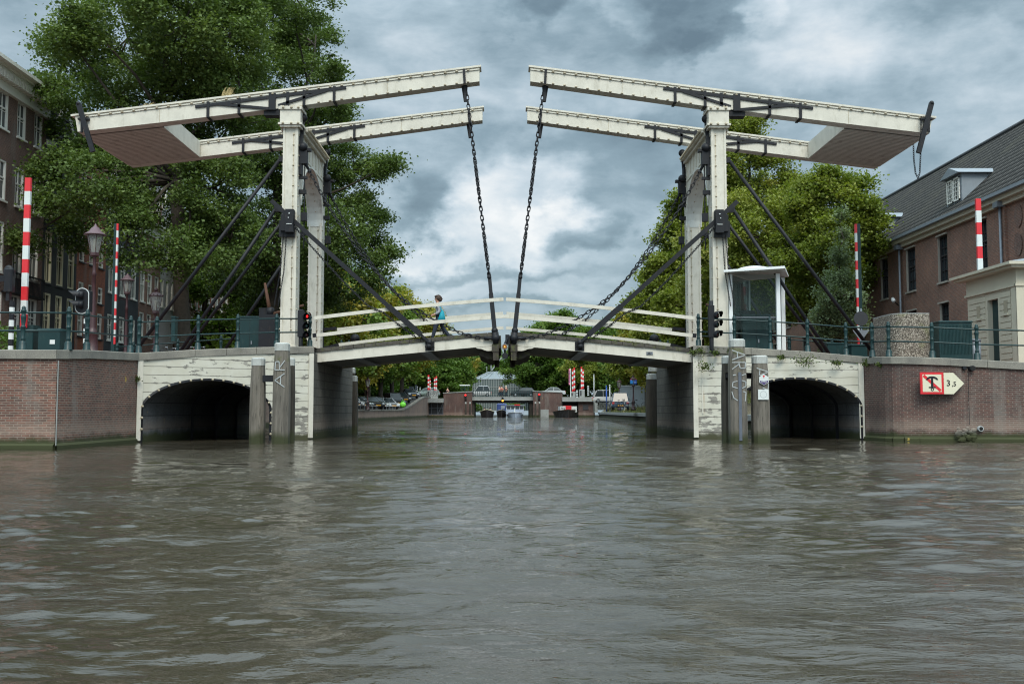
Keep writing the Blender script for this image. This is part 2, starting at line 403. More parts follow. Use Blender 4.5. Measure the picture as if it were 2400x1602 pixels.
col=t.mix(peel,col,t.ramp(t.noise(t.vscale(t.pos,(1,1,8)),5,3),[(.3,(.13,.12,.105)),(.7,(.33,.31,.27))]))
rs=t.math('MULTIPLY',t.smooth(t.noise(t.vscale(t.pos,(5,5,.35)),1.6,3,.5),.62,.70,0,.75),t.smooth(t.noise(t.pos,.7,2),.48,.6))
col=t.mix(rs,col,(.34,.17,.05))
grn=t.smooth(t.math('ADD',sep.outputs[2],t.math('MULTIPLY',t.noise(t.pos,3,3),-.3)),-.05,.14,1,0); col=t.mix(grn,col,(.05,.05,.02))
col=t.mix(t.math('MULTIPLY',t.math('SUBTRACT',1,seam),.85),col,(.05,.045,.035))
t.set(t.b.inputs['Base Color'],col); t.b.inputs['Roughness'].default_value=.6; bump(t,t.math('ADD',seam,t.math('MULTIPLY',peel,-.5)),.7,.012); M['peel']=m
# pantile roof
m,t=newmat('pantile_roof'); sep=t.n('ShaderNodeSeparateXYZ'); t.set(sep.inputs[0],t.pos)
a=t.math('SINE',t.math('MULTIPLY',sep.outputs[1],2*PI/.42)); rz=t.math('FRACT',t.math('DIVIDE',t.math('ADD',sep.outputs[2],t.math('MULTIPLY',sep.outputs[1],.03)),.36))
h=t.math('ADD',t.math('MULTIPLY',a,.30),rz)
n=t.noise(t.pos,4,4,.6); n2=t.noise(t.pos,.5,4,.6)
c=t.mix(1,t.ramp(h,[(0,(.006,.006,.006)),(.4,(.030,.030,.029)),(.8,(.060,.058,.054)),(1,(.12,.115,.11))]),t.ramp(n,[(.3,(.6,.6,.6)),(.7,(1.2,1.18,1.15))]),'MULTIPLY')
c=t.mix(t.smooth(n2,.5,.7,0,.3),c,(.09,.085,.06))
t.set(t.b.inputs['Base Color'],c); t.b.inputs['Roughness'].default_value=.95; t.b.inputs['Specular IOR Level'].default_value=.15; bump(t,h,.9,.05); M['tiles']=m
# foliage
def leafmat(name,stops,trans=.3):
    m,t=newmat(name); at=t.n('ShaderNodeAttribute',attribute_name='tone')
    c=t.ramp(at.outputs['Fac'],stops); t.set(t.b.inputs['Base Color'],c); t.b.inputs['Roughness'].default_value=.6; t.b.inputs['Specular IOR Level'].default_value=.35
    tr=t.n('ShaderNodeBsdfTranslucent'); t.set(tr.inputs[0],t.mix(1,c,(1.2,1.25,.6),'MULTIPLY')); mx=t.n('ShaderNodeMixShader'); mx.inputs[0].default_value=trans
    t.nt.links.new(t.b.outputs[0],mx.inputs[1]); t.nt.links.new(tr.outputs[0],mx.inputs[2]); t.nt.links.new(mx.outputs[0],t.out.inputs[0])
    M[name]=m; return m
leafmat('leaf_dark',[(0,(.038,.066,.015)),(.5,(.095,.148,.034)),(.85,(.165,.22,.06)),(1,(.22,.28,.12))],.3)
leafmat('leaf_mid',[(0,(.04,.09,.014)),(.5,(.095,.17,.025)),(1,(.20,.28,.05))])
leafmat('leaf_yellow',[(0,(.085,.14,.014)),(.5,(.21,.245,.040)),(.85,(.34,.33,.07)),(1,(.48,.42,.16))],.35)
leafmat('leaf_gold',[(0,(.10,.13,.014)),(.5,(.24,.23,.025)),(1,(.42,.33,.08))],.35)
leafmat('leaf_grey',[(0,(.07,.11,.05)),(.5,(.15,.20,.10)),(1,(.30,.36,.23))])
# water
m,t=newmat('canal_water'); 
t.b.inputs['Roughness'].default_value=.01; t.b.inputs['IOR'].default_value=1.45
n0=t.noise(t.vscale(t.pos,(.05,.09,1)),1,3,.6)
t.set(t.b.inputs['Base Color'],t.ramp(n0,[(.3,(.042,.034,.023)),(.7,(.048,.042,.031))]))
na=t.noise(t.vscale(t.pos,(.6,1.6,1)),6,3,.6,.5); nb=t.noise(t.vscale(t.pos,(.7,1.4,1)),19,3,.65,.3)
patch=t.smooth(t.noise(t.vscale(t.pos,(.10,.16,1)),1.5,3,.55),.40,.62,.25,2.1)
h=t.math('MULTIPLY',t.math('ADD',t.math('MULTIPLY',na,1.0),t.math('MULTIPLY',nb,.30)),patch); sy=t.n('ShaderNodeSeparateXYZ'); t.set(sy.inputs[0],t.pos); h=t.math('MULTIPLY',h,t.smooth(sy.outputs[1],30,95,1,3.2))
nd=t.n('ShaderNodeBump'); nd.inputs['Strength'].default_value=1; nd.inputs['Distance'].default_value=.014
t.set(nd.inputs['Height'],h); t.nt.links.new(nd.outputs[0],t.b.inputs['Normal']); M['water']=m
M['joist']=paint('joist_grey',(.36,.37,.38),.6,var=.2)

m,t=newmat('car_glass'); t.set(t.b.inputs['Base Color'],(.02,.028,.03)); t.b.inputs['Roughness'].default_value=.15; t.b.inputs['Specular IOR Level'].default_value=.4; M['carglass']=m
M['black'].node_tree.nodes['Principled BSDF'].inputs['Specular IOR Level'].default_value=.3
M['green'].node_tree.nodes['Principled BSDF'].inputs['Specular IOR Level'].default_value=.35
M['capwhite']=paint('pile_cap_white',(.40,.41,.39),.6,var=.25,scale=6,dirt=(.2,.19,.15),dirtamt=.4)
# ---------------------------------------------------------------- light and sky
SUN_EL=R(52); SUN_AZ=R(172)   # azimuth measured clockwise from +Y: behind the camera, a little to the left
wd=bpy.data.worlds.new("World"); scene.world=wd; wd.use_nodes=True; wt=NT(wd.node_tree); wd.node_tree.nodes.clear()
wo=wt.n('ShaderNodeOutputWorld'); bg=wt.n('ShaderNodeBackground'); wd.node_tree.links.new(bg.outputs[0],wo.inputs[0])
bg.inputs[1].default_value=.15
sky=wt.n('ShaderNodeTexSky'); sky.sky_type='NISHITA'; sky.sun_disc=False; sky.sun_elevation=SUN_EL; sky.sun_rotation=SUN_AZ; sky.air_density=1.2; sky.dust_density=2
tc=wt.n('ShaderNodeTexCoord'); dv=tc.outputs['Generated']
sep=wt.n('ShaderNodeSeparateXYZ'); wt.set(sep.inputs[0],dv); dx,dy,dz=sep.outputs
inv=wt.math('MAXIMUM',dy,.12)
az=wt.math('DIVIDE',dx,inv); el=wt.math('DIVIDE',dz,inv)
cmb=wt.n('ShaderNodeCombineXYZ'); wt.set(cmb.inputs[0],az); wt.set(cmb.inputs[1],el)
# ragged cloud edges: warp the directions with noise
wn=wt.n('ShaderNodeTexNoise'); wt.set(wn.inputs['Vector'],wt.vscale(dv,(1,1,1.5))); wn.inputs['Scale'].default_value=9; wn.inputs['Detail'].default_value=7; wn.inputs['Roughness'].default_value=.55
wv=wt.n('ShaderNodeVectorMath',operation='SUBTRACT'); wt.set(wv.inputs[0],wn.outputs[1]); wv.inputs[1].default_value=(.5,.5,.5)
ws=wt.vscale(wv.outputs[0],(.21,.15,0)); wp=wt.n('ShaderNodeVectorMath',operation='ADD'); wt.set(wp.inputs[0],cmb.outputs[0]); wt.set(wp.inputs[1],ws)
def blob(px,py,rx,ry,amp,edge=.35):
    u=((px-1200)/F+YAW, 0); d=ray(px,py); a,e=d.x/d.y,d.z/d.y
    s1=wt.n('ShaderNodeVectorMath',operation='SUBTRACT'); wt.set(s1.inputs[0],wp.outputs[0]); s1.inputs[1].default_value=(a,e,0)
    s2=wt.vscale(s1.outputs[0],(F/rx,F/ry,0)); ln=wt.n('ShaderNodeVectorMath',operation='LENGTH'); wt.set(ln.inputs[0],s2)
    return wt.smooth(ln.outputs[1],edge,1.35-edge*.3,amp,0)
fb=wt.noise(wt.vscale(dv,(1,1,2.1)),3.2,8,.55,.3)
fb2=wt.noise(wt.vscale(dv,(1,1,2.6)),11,7,.6,.2)
V=wt.math('ADD',wt.math('MULTIPLY',wt.math('SUBTRACT',fb,.5),.65),wt.math('MULTIPLY',wt.math('SUBTRACT',fb2,.5),.50))
fb3=wt.noise(wt.vscale(dv,(1,1,1.8)),27,6,.6,.4); V=wt.math('ADD',V,wt.math('MULTIPLY',wt.math('SUBTRACT',fb3,.5),.22)); V=wt.math('ADD',V,.43)
for b in [(1220,470,175,110,.29,.45),(1340,520,110,60,.20,.5),(1120,600,230,75,.24,.45),(980,500,110,90,-.28,.35),(1420,380,260,170,-.20,.35),(1400,545,90,45,-.24,.35),(1290,610,150,40,.12,.4),(1000,610,90,40,.12,.4),
          (1090,370,200,70,-.10,.3),(1230,20,110,60,-.30,.4),(1660,60,250,80,-.25,.4),(1720,110,110,40,-.14,.4),(1930,110,230,150,.24,.4),(1790,40,90,60,.22,.5),(1480,30,90,50,.18,.5),(1560,190,200,70,.08,.3),
          (960,170,260,110,.10,.3),(1250,230,180,80,.10,.3),(1200,690,420,45,.18,.3),(1120,640,300,26,-.22,.3),(1250,735,300,22,-.10,.3),(2200,300,200,160,.05,.3),(2150,40,260,50,-.08,.3),(2280,140,120,60,.12,.3),(1600,330,260,60,-.05,.3),(60,60,180,120,.0,.3)]:
    V=wt.math('ADD',V,blob(*b))
cl=wt.ramp(V,[(.06,(.66,.98,1.20)),(.34,(1.28,1.78,2.08)),(.50,(2.03,2.58,2.92)),(.68,(3.05,3.5,3.8)),(.90,(4.5,4.6,4.6))])
# cloud deck is brighter overhead and towards the sun behind the camera
g1=wt.smooth(dz,.34,.72,1,3.7); g2=wt.smooth(dy,.25,-.6,1,1.9); gg=wt.math('MULTIPLY',g1,g2)
cl=wt.mix(1,cl,gg,'MULTIPLY'); cl=wt.mix(wt.smooth(gg,1,2.2,0,1),cl,wt.mix(1,cl,(1.04,1.0,.96),'MULTIPLY'))
fin=wt.mix(.93,sky.outputs[0],cl)
wt.set(bg.inputs[0],fin)
wd.cycles.sampling_method='MANUAL'; wd.cycles.sample_map_resolution=512
sl=bpy.data.lights.new("Sun",'SUN'); sl.energy=1.6; sl.angle=R(22); sl.color=(1,.91,.76)
so=bpy.data.objects.new("Sun",sl); COL.objects.link(so)
sd=Vector((math.sin(SUN_AZ)*math.cos(SUN_EL),math.cos(SUN_AZ)*math.cos(SUN_EL),math.sin(SUN_EL)))
so.rotation_euler=sd.to_track_quat('Z','Y').to_euler(); so.location=(0,0,60)
EXPO=.45
scene.view_settings.exposure=EXPO
# ---------------------------------------------------------------- water with real waves
def make_water():
    rng=np.random.default_rng(3)
    nr,nc=1700,640
    inv=np.linspace(1/2.6,1/235.,nr); d=1/inv; tn=np.linspace(-.68,.68,nc)
    Yg=np.repeat(d[:,None],nc,1); Xg=Yg*tn[None,:]; step=np.abs(np.gradient(d))[:,None]
    Z=np.zeros_like(Xg)
    lam=np.geomspace(.11,3.0,84)
    for L in lam:
        for q in range(1):
            th=rng.normal(PI/2+.15,.50) ; k=2*PI/L; ph=rng.uniform(0,2*PI)
            A=.0041*(L**1.0)*rng.uniform(.5,1.2)*(1.25 if L<.7 else (1.0 if L<1.0 else L**-1.0))
            att=np.clip((L/step-2.2)/2,0,1)
            gx,gy,gp=rng.uniform(.05,.22),rng.uniform(.05,.22),rng.uniform(0,6)
            mod=.55+.45*np.sin(gx*Xg+gy*Yg*rng.choice([-1,1])+gp+1.3*np.sin(.31*gx*Yg+gp))
            Z+=A*att*mod*np.sin(k*(Xg*math.cos(th)+Yg*math.sin(th))+ph+.6*np.sin(.7*Xg/L*.3+ph))
    # soft diverging wake lines from passing boats
    for (x0,sl,L,A) in ((-1.5,.55,1.1,.010),(3.0,-.5,.9,.009),(6,.25,1.6,.010)):
        u=(Xg-x0-sl*Yg); Z+=A*np.sin(2*PI*(Yg*.75+u*.5)/L)*np.exp(-(u/2.2)**2)*np.clip((L/step-2)/2,0,1)
    co=np.stack([Xg,Yg,Z],2).reshape(-1,3)
    i=np.arange(nr-1)[:,None]*nc+np.arange(nc-1)[None,:]
    q=np.stack([i,i+1,i+nc+1,i+nc],2).reshape(-1,4)
    b=len(co); co=np.vstack([co,[[-90,-60,-.2],[90,-60,-.2],[90,245,-.2],[-90,245,-.2]]]); q=np.vstack([q,[[b,b+1,b+2,b+3]]])
    o=npmesh('water',co,q,M['water'],smooth=True); tag(o,kind='structure')
make_water()
# ================================================================ the double drawbridge
YN,YF=36.0,40.9
def lerp(a,b,t): return a+(b-a)*t
def pt(px,py,Y): return P(px,py,Y)
def zat(x,p,q): return p.z+(q.z-p.z)*(x-p.x)/(q.x-p.x)
SIDE={1:'left',-1:'right'}
def portal(s):
    L=SIDE[s]; nb='trees' if s>0 else 'glass control booth'
    t=thing('bridge_portal','white riveted gateway with arched crossbeam and black stays, %s'%('beside the big dark elm' if s>0 else 'beside the glass control booth'),'gateway',(-7.8*s,38.4,3.2),'white gateways of the drawbridge')
    z0=3.1; zt=11.28
    for (yc,nm) in ((YN,'n'),(YF,'f')):
        m=MB(s); x0,x1=-8.07,-7.53; y0,y1=yc-.3,yc+.3
        m.box(x0+.05,x1-.07,y0+.02,y1-.02,z0,zt)
        m.box(x0,x0+.07,y0-.01,y1+.01,z0,zt); m.box(x1-.09,x1,y0-.012,y1+.012,z0,zt)
        m.box(x0-.06,x1+.06,y0-.06,y1+.06,z0,z0+.22)
        p=m.build('post',M['white'],t)
        b=MB(s).smooth()
        z=3.9
        while z<11.1:
            b.ball((x1-.16,y0+.01,z),.035,6,4); b.ball((x0-.01,y0+.05,z+.03),.042,6,4,(1.3,1,.8)); b.ball((x1+.008,y0+.12,z),.03,6,4)
            z+=.375
        b.tube([(x1-.16,y0+.013,3.9),(x1-.16,y0+.013,11.1)],.011,5)
        b.build('bolt_row',M['bolt'],p)
    # cap mouldings over the near post, lintel and arch
    m=MB(s)
    for (yc) in (YN,):
        m.box(-8.17,-7.43,yc-.42,yc+.36,11.28,11.36); m.box(-8.23,-7.37,yc-.47,yc+.4,11.36,11.43)
        m.box(-8.17,-7.43,yc-.42,yc+.36,11.43,11.92); m.box(-8.22,-7.38,yc-.47,yc+.4,11.92,12.03)
    c=m.build('post_cap',M['white'],t)
    m=MB(s); m.box(-8.12,-7.48,YF-.34,YF+.34,11.28,11.44); m.box(-8.2,-7.4,YF-.4,YF+.4,11.44,11.52); m.build('post_cap',M['white'],t)
    b=MB(s).smooth()
    for zc in (11.40,11.98):
        for xx in (-8.05,-7.75,-7.5): b.ball((xx,YN-.48,zc),.05,6,4)
    for k in range(26): b.ball((-8.2+random.random()*.8,YN-.42+random.random()*.75,12.05),.045,6,4)
    b.build('bolt_row',M['bolt'],c)
    # lintel: web with elliptical arch, cornice with two rows of studs
    m=MB(s); ya,yb=YN+.3,YF-.3; cy=(ya+yb)/2; hw=(yb-ya)/2; zs=8.55; ris=1.85; N=22
    pr=[]
    for i in range(N+1):
        a=PI*i/N; pr.append((cy-hw*math.cos(a),zs+ris*math.sin(a)))
    for xs in (-7.53,-8.07):
        for i in range(N):
            (a0,b0),(a1,b1)=pr[i],pr[i+1]; m.add([(xs,a0,b0),(xs,a1,b1),(xs,a1,11.3),(xs,a0,11.3)],[(0,1,2,3)])
    m.box(-7.56,-7.50,ya,yb,10.42,10.5)
    for k in range(7):
        yy=ya+.3+k*(yb-ya-.6)/6; zb=10.55
        m.box(-7.53,-7.49,yy-.03,yy+.03,zb,11.2)
    w=m.build('lintel',M['white'],t)
    m=MB(s)
    for i in range(N):
        (a0,b0),(a1,b1)=pr[i],pr[i+1]; m.add([(-7.5,a0,b0),(-7.5,a1,b1),(-8.1,a1,b1),(-8.1,a0,b0)],[(0,1,2,3)])
        m.bar((-7.5,a0,b0),(-7.5,a1,b1),.05,.05); m.bar((-8.1,a0,b0),(-8.1,a1,b1),.05,.05)
    m.build('arch_soffit',M['under'],w)
    m=MB(s); m.box(-7.53,-7.40,ya,yb,11.18,11.30); m.box(-7.60,-7.30,ya,yb,11.30,11.36); m.box(-8.3,-7.30,ya,YF-.41,11.36,11.42); m.box(-8.07,-7.53,ya,yb,11.42,11.6)
    b=m.mat(1).smooth(); y=ya+.12
    while y<yb: b.ball((-7.27,y,11.37),.055,6,4,(1.2,1,1)); b.ball((-7.56,y,11.63),.05,6,4); b.ball((-8.0,y,11.63),.05,6,4); y+=.155
    y=ya
    while y<yb:
        tt=(y-cy)/hw; zz=zs+ris*math.sqrt(max(0,1-tt*tt)); b.ball((-7.78,y,zz-.015),.028,6,4); y+=.22
    b.build('cornice',[M['white'],M['bolt']],t)
    # black chain bracket and tie rods on the inner face
    for yc in (YN,YF):
        m=MB(s); x=-7.53
        m.box(x,x+.10,yc-.12,yc+.2,9.6,11.1); m.box(x,x+.42,yc-.1,yc+.12,10.48,10.58); m.box(x,x+.3,yc-.13,yc+.13,10.0,10.5)
        m.smooth().ball((x+.15,yc-.1,10.62),.17,8,6).ball((x+.1,yc+.1,11.75),.16,8,6); m.smooth(False)
        m.bar((x+.05,yc+.1,11.1),(x+.1,yc+.1,11.8),.12,.12)
        m.tube([(x+.2,yc,10.0),(x+.2,yc,6.9)],.022,6); m.box(x,x+.3,yc-.05,yc+.05,9.45,9.55); m.box(x,x+.26,yc-.07,yc+.07,8.9,9.05); m.box(x+.1,x+.3,yc-.1,yc+.1,7.9,8.2)
        m.build('chain_bracket',M['black'],t)
    # raking stays: foot on the quay
    for (a,b,yc) in (((657,373),(321,818),YN),((646,490),(424,821),YN)):
        p0,p1=P(*a,yc),P(*b,yc)
        for (y2,) in ((YN,),(YF,)):
            q0=Vector((p0.x,y2,p0.z)); q1=Vector((p1.x,y2,p1.z)); dn=(q1-q0)
            q1=q1+dn.normalized()*.35
            r=MB(s).smooth(); r.tube([q0,q1],.068,8); r.smooth(False); r.box(q0.x-.05,q0.x+.25,y2-.06,y2+.06,q0.z-.1,q0.z+.1); r.build('raking_stay',M['black'],t)
    return t
def balance(s):
    L=SIDE[s]
    t=thing('balance_frame','white lifting beams with black straps and brown-bellied counterweight box on the %s gateway'%L,'lifting beam',(-7.8*s,38.4,12.2),'white lifting beams of the drawbridge')
    top0,top1=P(188,273,YN),P(1124,160,YN)
    ax=lambda x:zat(x,top0,top1)
    bot=[P(192,313,YN),P(379,292,YN),P(644,261,YN),P(1124,196,YN)]
    def bz(x):
        for i in range(3):
            if x<=bot[i+1].x or i==2: return zat(x,bot[i],bot[i+1])
    xl,xr=bot[0].x,bot[3].x
    for (yc,lab) in ((YN,'near'),(YF,'far')):
        m=MB(s); y0,y1=yc-.25,yc+.25
        xs=[xl-.05,bot[1].x,-7.8,xr]
        vs=[];
        for x in xs:
            for (yy,zz) in ((y0,bz(x)),(y1,bz(x)),(y1,ax(x)-.05),(y0,ax(x)-.05)): vs.append((x,yy,zz))
        vs[2]=(xs[0]-.12,y1,vs[2][2]); vs[3]=(xs[0]-.12,y0,vs[3][2])
        m.mat(0)
        for i in range(3):
            b=i*4
            m.add([vs[b+k] for k in range(4)]+[vs[b+4+k] for k in range(4)],[(3,7,4,0),(1,5,6,2),(2,6,7,3)])
            m.mat(1); m.add([vs[b],vs[b+1],vs[b+4],vs[b+5]],[(0,2,3,1)]); m.mat(0)
        m.add(vs[:4],[(0,1,2,3)]); m.add(vs[-4:],[(3,2,1,0)])
        bm_=m
        b=bm_.mat(2).smooth(); x=xl+.3
        while x<xr:
            b.ball((x,y0-.045,ax(x)-.12),.042,6,4,(1.3,1,.9)); 
            if x>-7: b.ball((x,y0-.02,bz(x)+.03),.04,6,4,(1.3,1,.9))
            x+=.42
        p=bm_.build('beam',[M['white'],M['under'],M['bolt']],t)
        m=MB(s); m.bar((xs[0]-.25,yc,ax(xs[0]-.25)-.02),(xr+.06,yc,ax(xr+.06)-.02),.60,.07); m.bar((xs[0]+.1,y0-.02,ax(xs[0]+.1)-.13),(xr,y0-.02,ax(xr)-.13),.03,.04)
        m.build('top_rail',M['white'],p)
        # joint lines in the plating
        j=MB(s)
        for x in (P(379,300,YN).x,-4.3): j.bar((x,y0-.004,bz(x)+.02),(x,y0-.004,ax(x)-.16),.008,.012,(1,0,0))
        j.build('joint',M['bolt'],p)
        # iron straps
        st=MB(s); yf=y0-.02
        def line(a,b_,w,th=.05): st.bar((a[0],yf,a[1]),(b_[0],yf,b_[1]),th,w,(0,0,1))
        A=P(463,256,YN);B=P(814,211,YN); C=P(642,233,YN)
        line((A.x,A.z),(C.x,C.z),.10); line((C.x,C.z),(B.x,B.z),.10)
        for a,b_ in (((512,249),(634,260)),((656,253),(768,218))):
            a=P(*a,YN);b_=P(*b_,YN); line((a.x,a.z),(b_.x,b_.z),.10,.06)
        for (px,w) in ((493,.10),(565,.10),(642,.26),(678,.11),(716,.10),(786,.10)):
            x=P(px,250,YN).x; st.bar((x,yc,bz(x)-.025),(x,yc,ax(x)-.1),.60,w,(1,0,0)) if w>.2 else (st.bar((x,y0-.035,bz(x)-.02),(x,y0-.035,ax(x)-.12),w,.03,(0,1,0)),st.bar((x,y0-.04,bz(x)-.02),(x,y1+.02,bz(x)-.02),w,.03))
        xp=P(642,250,YN).x; st.box(xp-.32,xp+.32,yc-.2,yc+.2,bz(xp)-.2,bz(xp)+.02)
        x=P(1088,180,YN).x; zt_=ax(x); st.bar((x,y0-.035,zt_-.05),(x+.03,y0-.035,bz(x)-.02),.09,.03,(0,1,0)); st.add([(x-.11,yc,bz(x)),(x+.13,yc,bz(x)),(x+.11,yc,bz(x)-.35),(x-.01,yc,bz(x)-.62),(x+.07,yc,bz(x)-.62)],[(0,1,2,4,3)]); st.bar((x+.03,yc,bz(x)),(x+.05,yc,bz(x)-.6),.13,.10)
        st.split('iron_strap',M['black'],p)
    # ballast box between the beams
    xb=bot[1].x; m=MB(s); ya,yb=YN+.25,YF-.25
    m.mat(1); m.add([(xl-.05,ya,bz(xl)-.03),(xb,ya,bz(xb)-.03),(xb,yb,bz(xb)-.03),(xl-.05,yb,bz(xl)-.03)],[(0,3,2,1)])
    m.mat(0); m.add([(xb,ya,bz(xb)-.03),(xb,yb,bz(xb)-.03),(xb,yb,ax(xb)-.04),(xb,ya,ax(xb)-.04)],[(0,1,2,3)])
    m.add([(xl-.05,ya,bz(xl)-.03),(xl-.05,yb,bz(xl)-.03),(xl-.15,yb,ax(xl)-.04),(xl-.15,ya,ax(xl)-.04)],[(3,2,1,0)])
    m.add([(xl-.15,ya,ax(xl)-.04),(xl-.15,yb,ax(xl)-.04),(xb,yb,ax(xb)-.04),(xb,ya,ax(xb)-.04)],[(0,1,2,3)])
    m.mat(2)
    n=26
    for k in range(n):  # board seams of the belly
        y=ya+(k+.5)*(yb-ya)/n; m.bar((xl,y,bz(xl)-.034),(xb,y,bz(xb)-.033),.005,.006)
    bx=m.build('ballast_box',[M['white'],M['under'],M['black']],t)
    # lever bar at the outer end, hanging chain on the canal side
    if s>0: a,b_=P(184,243,35.6),P(218,356,35.6)
    else: a,b_=P(177,237,35.6),P(208,355,35.6)
    m=MB(s); m.bar(a,b_,.10,.17,(1,0,0)); m.smooth().ball(a,.085,8,6); m.smooth(False); c=lerp(a,b_,.3); m.box(c.x-.2,c.x+.2,35.62,35.80,c.z-.05,c.z+.02); m.box(c.x-.12,c.x-.04,35.7,35.75,c.z-.5,c.z)
    m.build('locking_bar',M['black'],t)
    if s<0:
        pts=[P(2366-2163.0,415-65,35.62)] # placeholder start overwritten below
        q=lambda px,py:P(2366-px,py,35.62)
        c=MB(s); pts=[q(2146,335),q(2147,370),q(2151,402),q(2157,414),q(2161,402),q(2163,360),q(2164,300),q(2164,270)]
        c.chain(pts,.10,.055,.011); c.build('loose_chain',M['black'],t)
    return t
def leaf(s):
    L=SIDE[s]
    t=thing('bridge_leaf','%s lifting leaf of the drawbridge: white edge girder, dark plank deck and white timber railings'%L,'bridge deck',(-7.4*s,38.4,3.1),'lifting leaves of the drawbridge')
    xa=-7.42; xe=-.20; y0,y1=35.72,41.18
    def deckz(x):  # slightly cambered
        u=(x-xa)/(xe-xa); return 3.16+.67*u+.02*math.sin(PI*u)
    def gz(x): u=(x-xa)/(xe-xa); return 2.66+.69*u+.01*math.sin(PI*u)
    N=10; xs=[lerp(xa,xe,i/N) for i in range(N+1)]
    # planks with visible ends
    for (nm,yy0,yy1,mat,zt,zb) in (('deck_planks',y0-.05,y1+.05,M['deckplank'],lambda x:deckz(x),lambda x:deckz(x)-.13),):
        m=MB(s); x=xa
        while x<xe:
            x2=min(x+.40,xe); g=.012; j=random.uniform(-.015,.015)
            m.add([(x,yy0+j,zb(x)),(x2-g,yy0+j,zb(x2)),(x2-g,yy1,zb(x2)),(x,yy1,zb(x)),(x,yy0+j,zt(x)),(x2-g,yy0+j,zt(x2)),(x2-g,yy1,zt(x2)),(x,yy1,zt(x))],[(0,3,2,1),(4,5,6,7),(0,1,5,4),(1,2,6,5),(2,3,7,6),(3,0,4,7)]); x=x2
        m.build(nm,mat,t)
        m=MB(s); m.add([(p,yy,zb(p)-.004) for p in (xa,xe) for yy in (y0+.06,y1-.06)],[(0,1,3,2)]) ; m.build('deck_soffit',M['black'],t)
    xg=-.42
    for yy in (y0,y1-.10):
        m=MB(s)
        for i in range(N):
            a,b=xs[i],min(xs[i+1],xg)
            if a>=xg: break
            m.add([(a,yy,gz(a)),(b,yy,gz(b)),(b,yy+.10,gz(b)),(a,yy+.10,gz(a)),(a,yy,deckz(a)-.135),(b,yy,deckz(b)-.135),(b,yy+.10,deckz(b)-.135),(a,yy+.10,deckz(a)-.135)],[(0,3,2,1),(0,1,5,4),(2,3,7,6)])
        # swelling shoe under the tip
        zq=gz(xg); m.prism([(xg,zq+.05),(-1.06,gz(-1.06)+.05),(-1.06,gz(-1.06)-.005),(-.98,gz(-.98)-.05),(-.83,gz(-.83)-.08),(-.72,gz(-.72)-.14),(-.60,zq-.19),(xg,zq-.18)],yy+.012,yy+.088)
        m.build('edge_girder',M['white'],t)
    # joists seen from below + grey cross straps
    m=MB(s); k=0
    yy=y0+.35
    while yy<y1-.3:
        for i in range(N):
            a,b=xs[i],xs[i+1]; m.bar((a,yy,gz(a)+.11),(b,yy,gz(b)+.11),.13,.10)
        yy+=.46
    m.split('joist',M['joist'],t,N)
    for xc in (-5.3,-2.85):
        m=MB(s); m.bar((xc,y0+.1,gz(xc)-.02),(xc,y1-.1,gz(xc)-.02),.42,.02); m.build('cross_strap',M['zinc'],t)
    # dark tip timbers, clamps and block
    m=MB(s); 
    for yc in (y0-.02,y1-.05):
        m.box(-.46,-.21,yc-.12,yc+.16,3.10,3.38); m.box(-.42,-.22,yc-.10,yc+.2,2.80,3.10)
    m.box(-.40,-.14,y0+.05,y1-.05,3.25,3.70)
    m.prism([(-.95,3.12),(-.42,3.14),(-.40,2.87),(-.62,2.87),(-.74,2.94),(-.95,3.02)],y0+.3,y1-.3)
    m.split('tip_timber',M['darkpile'],t)
    m=MB(s)
    xr_=P(1007,803,35.65).x; zr=(deckz(xr_)-.13+gz(xr_))/2
    for yc in (y0-.015,):
        m.box(xr_-.16,xr_+.17,yc-.01,yc+.02,gz(xr_)+.03,deckz(xr_)-.14); m.smooth().ball((xr_-.02,yc-.1,zr),.11,8,6).smooth(False)
        for a in range(6): m.bar((xr_,yc-.02,zr),(xr_+.17*math.cos(a*1.05),yc-.02,zr+.17*math.sin(a*1.05)),.02,.02)
    m.build('strut_hinge',M['black'],t)
    # railings: two white bars each side, black end irons
    for (Y,ya_,yb_,sx,ex,jr) in ((35.66,(737,745),(1180,701),0,0,0),(35.66,(741,786),(1183,741),0,0,0)):
        a,b=P(*ya_,Y),P(*yb_,Y); m=MB(s); K=6
        pts=[lerp(a,b,i/K)+Vector((0,0,.05*math.sin(PI*i/K))) for i in range(K+1)]
        for i in range(K): m.bar(pts[i],pts[i+1],.07,.125)
        m.build('rail',M['white'],t)
    for (ya_,yb_) in (((737,772),(1179,734)),((790,808),(1180,768))):
        a,b=P(*ya_,41.2),P(*yb_,41.2); a.x=-6.95; m=MB(s); K=6
        pts=[lerp(a,b,i/K)+Vector((0,0,.05*math.sin(PI*i/K))) for i in range(K+1)]
        for i in range(K): m.bar(pts[i],pts[i+1],.07,.125)
        m.build('rail',M['white'],t)
    m=MB(s)
    m.bar(P(733,786,35.66),P(742,785,35.66),.09,.14)
    for (px0,py0,px1,py1) in ((757,765,788,765),(757,810,794,803)):
        a,b=P(px0,py0+7,41.2),P(px1,py1+4,41.2); m.bar(a,b,.09,.13); m.bar(a,a+Vector((-.02,0,.45)),.06,.05,(0,1,0))
    a=P(755,818,41.2); b=P(755,745,41.2); m.bar(a,b,.12,.10,(0,1,0))
    m.split('rail_iron',M['black'],t)
    return t
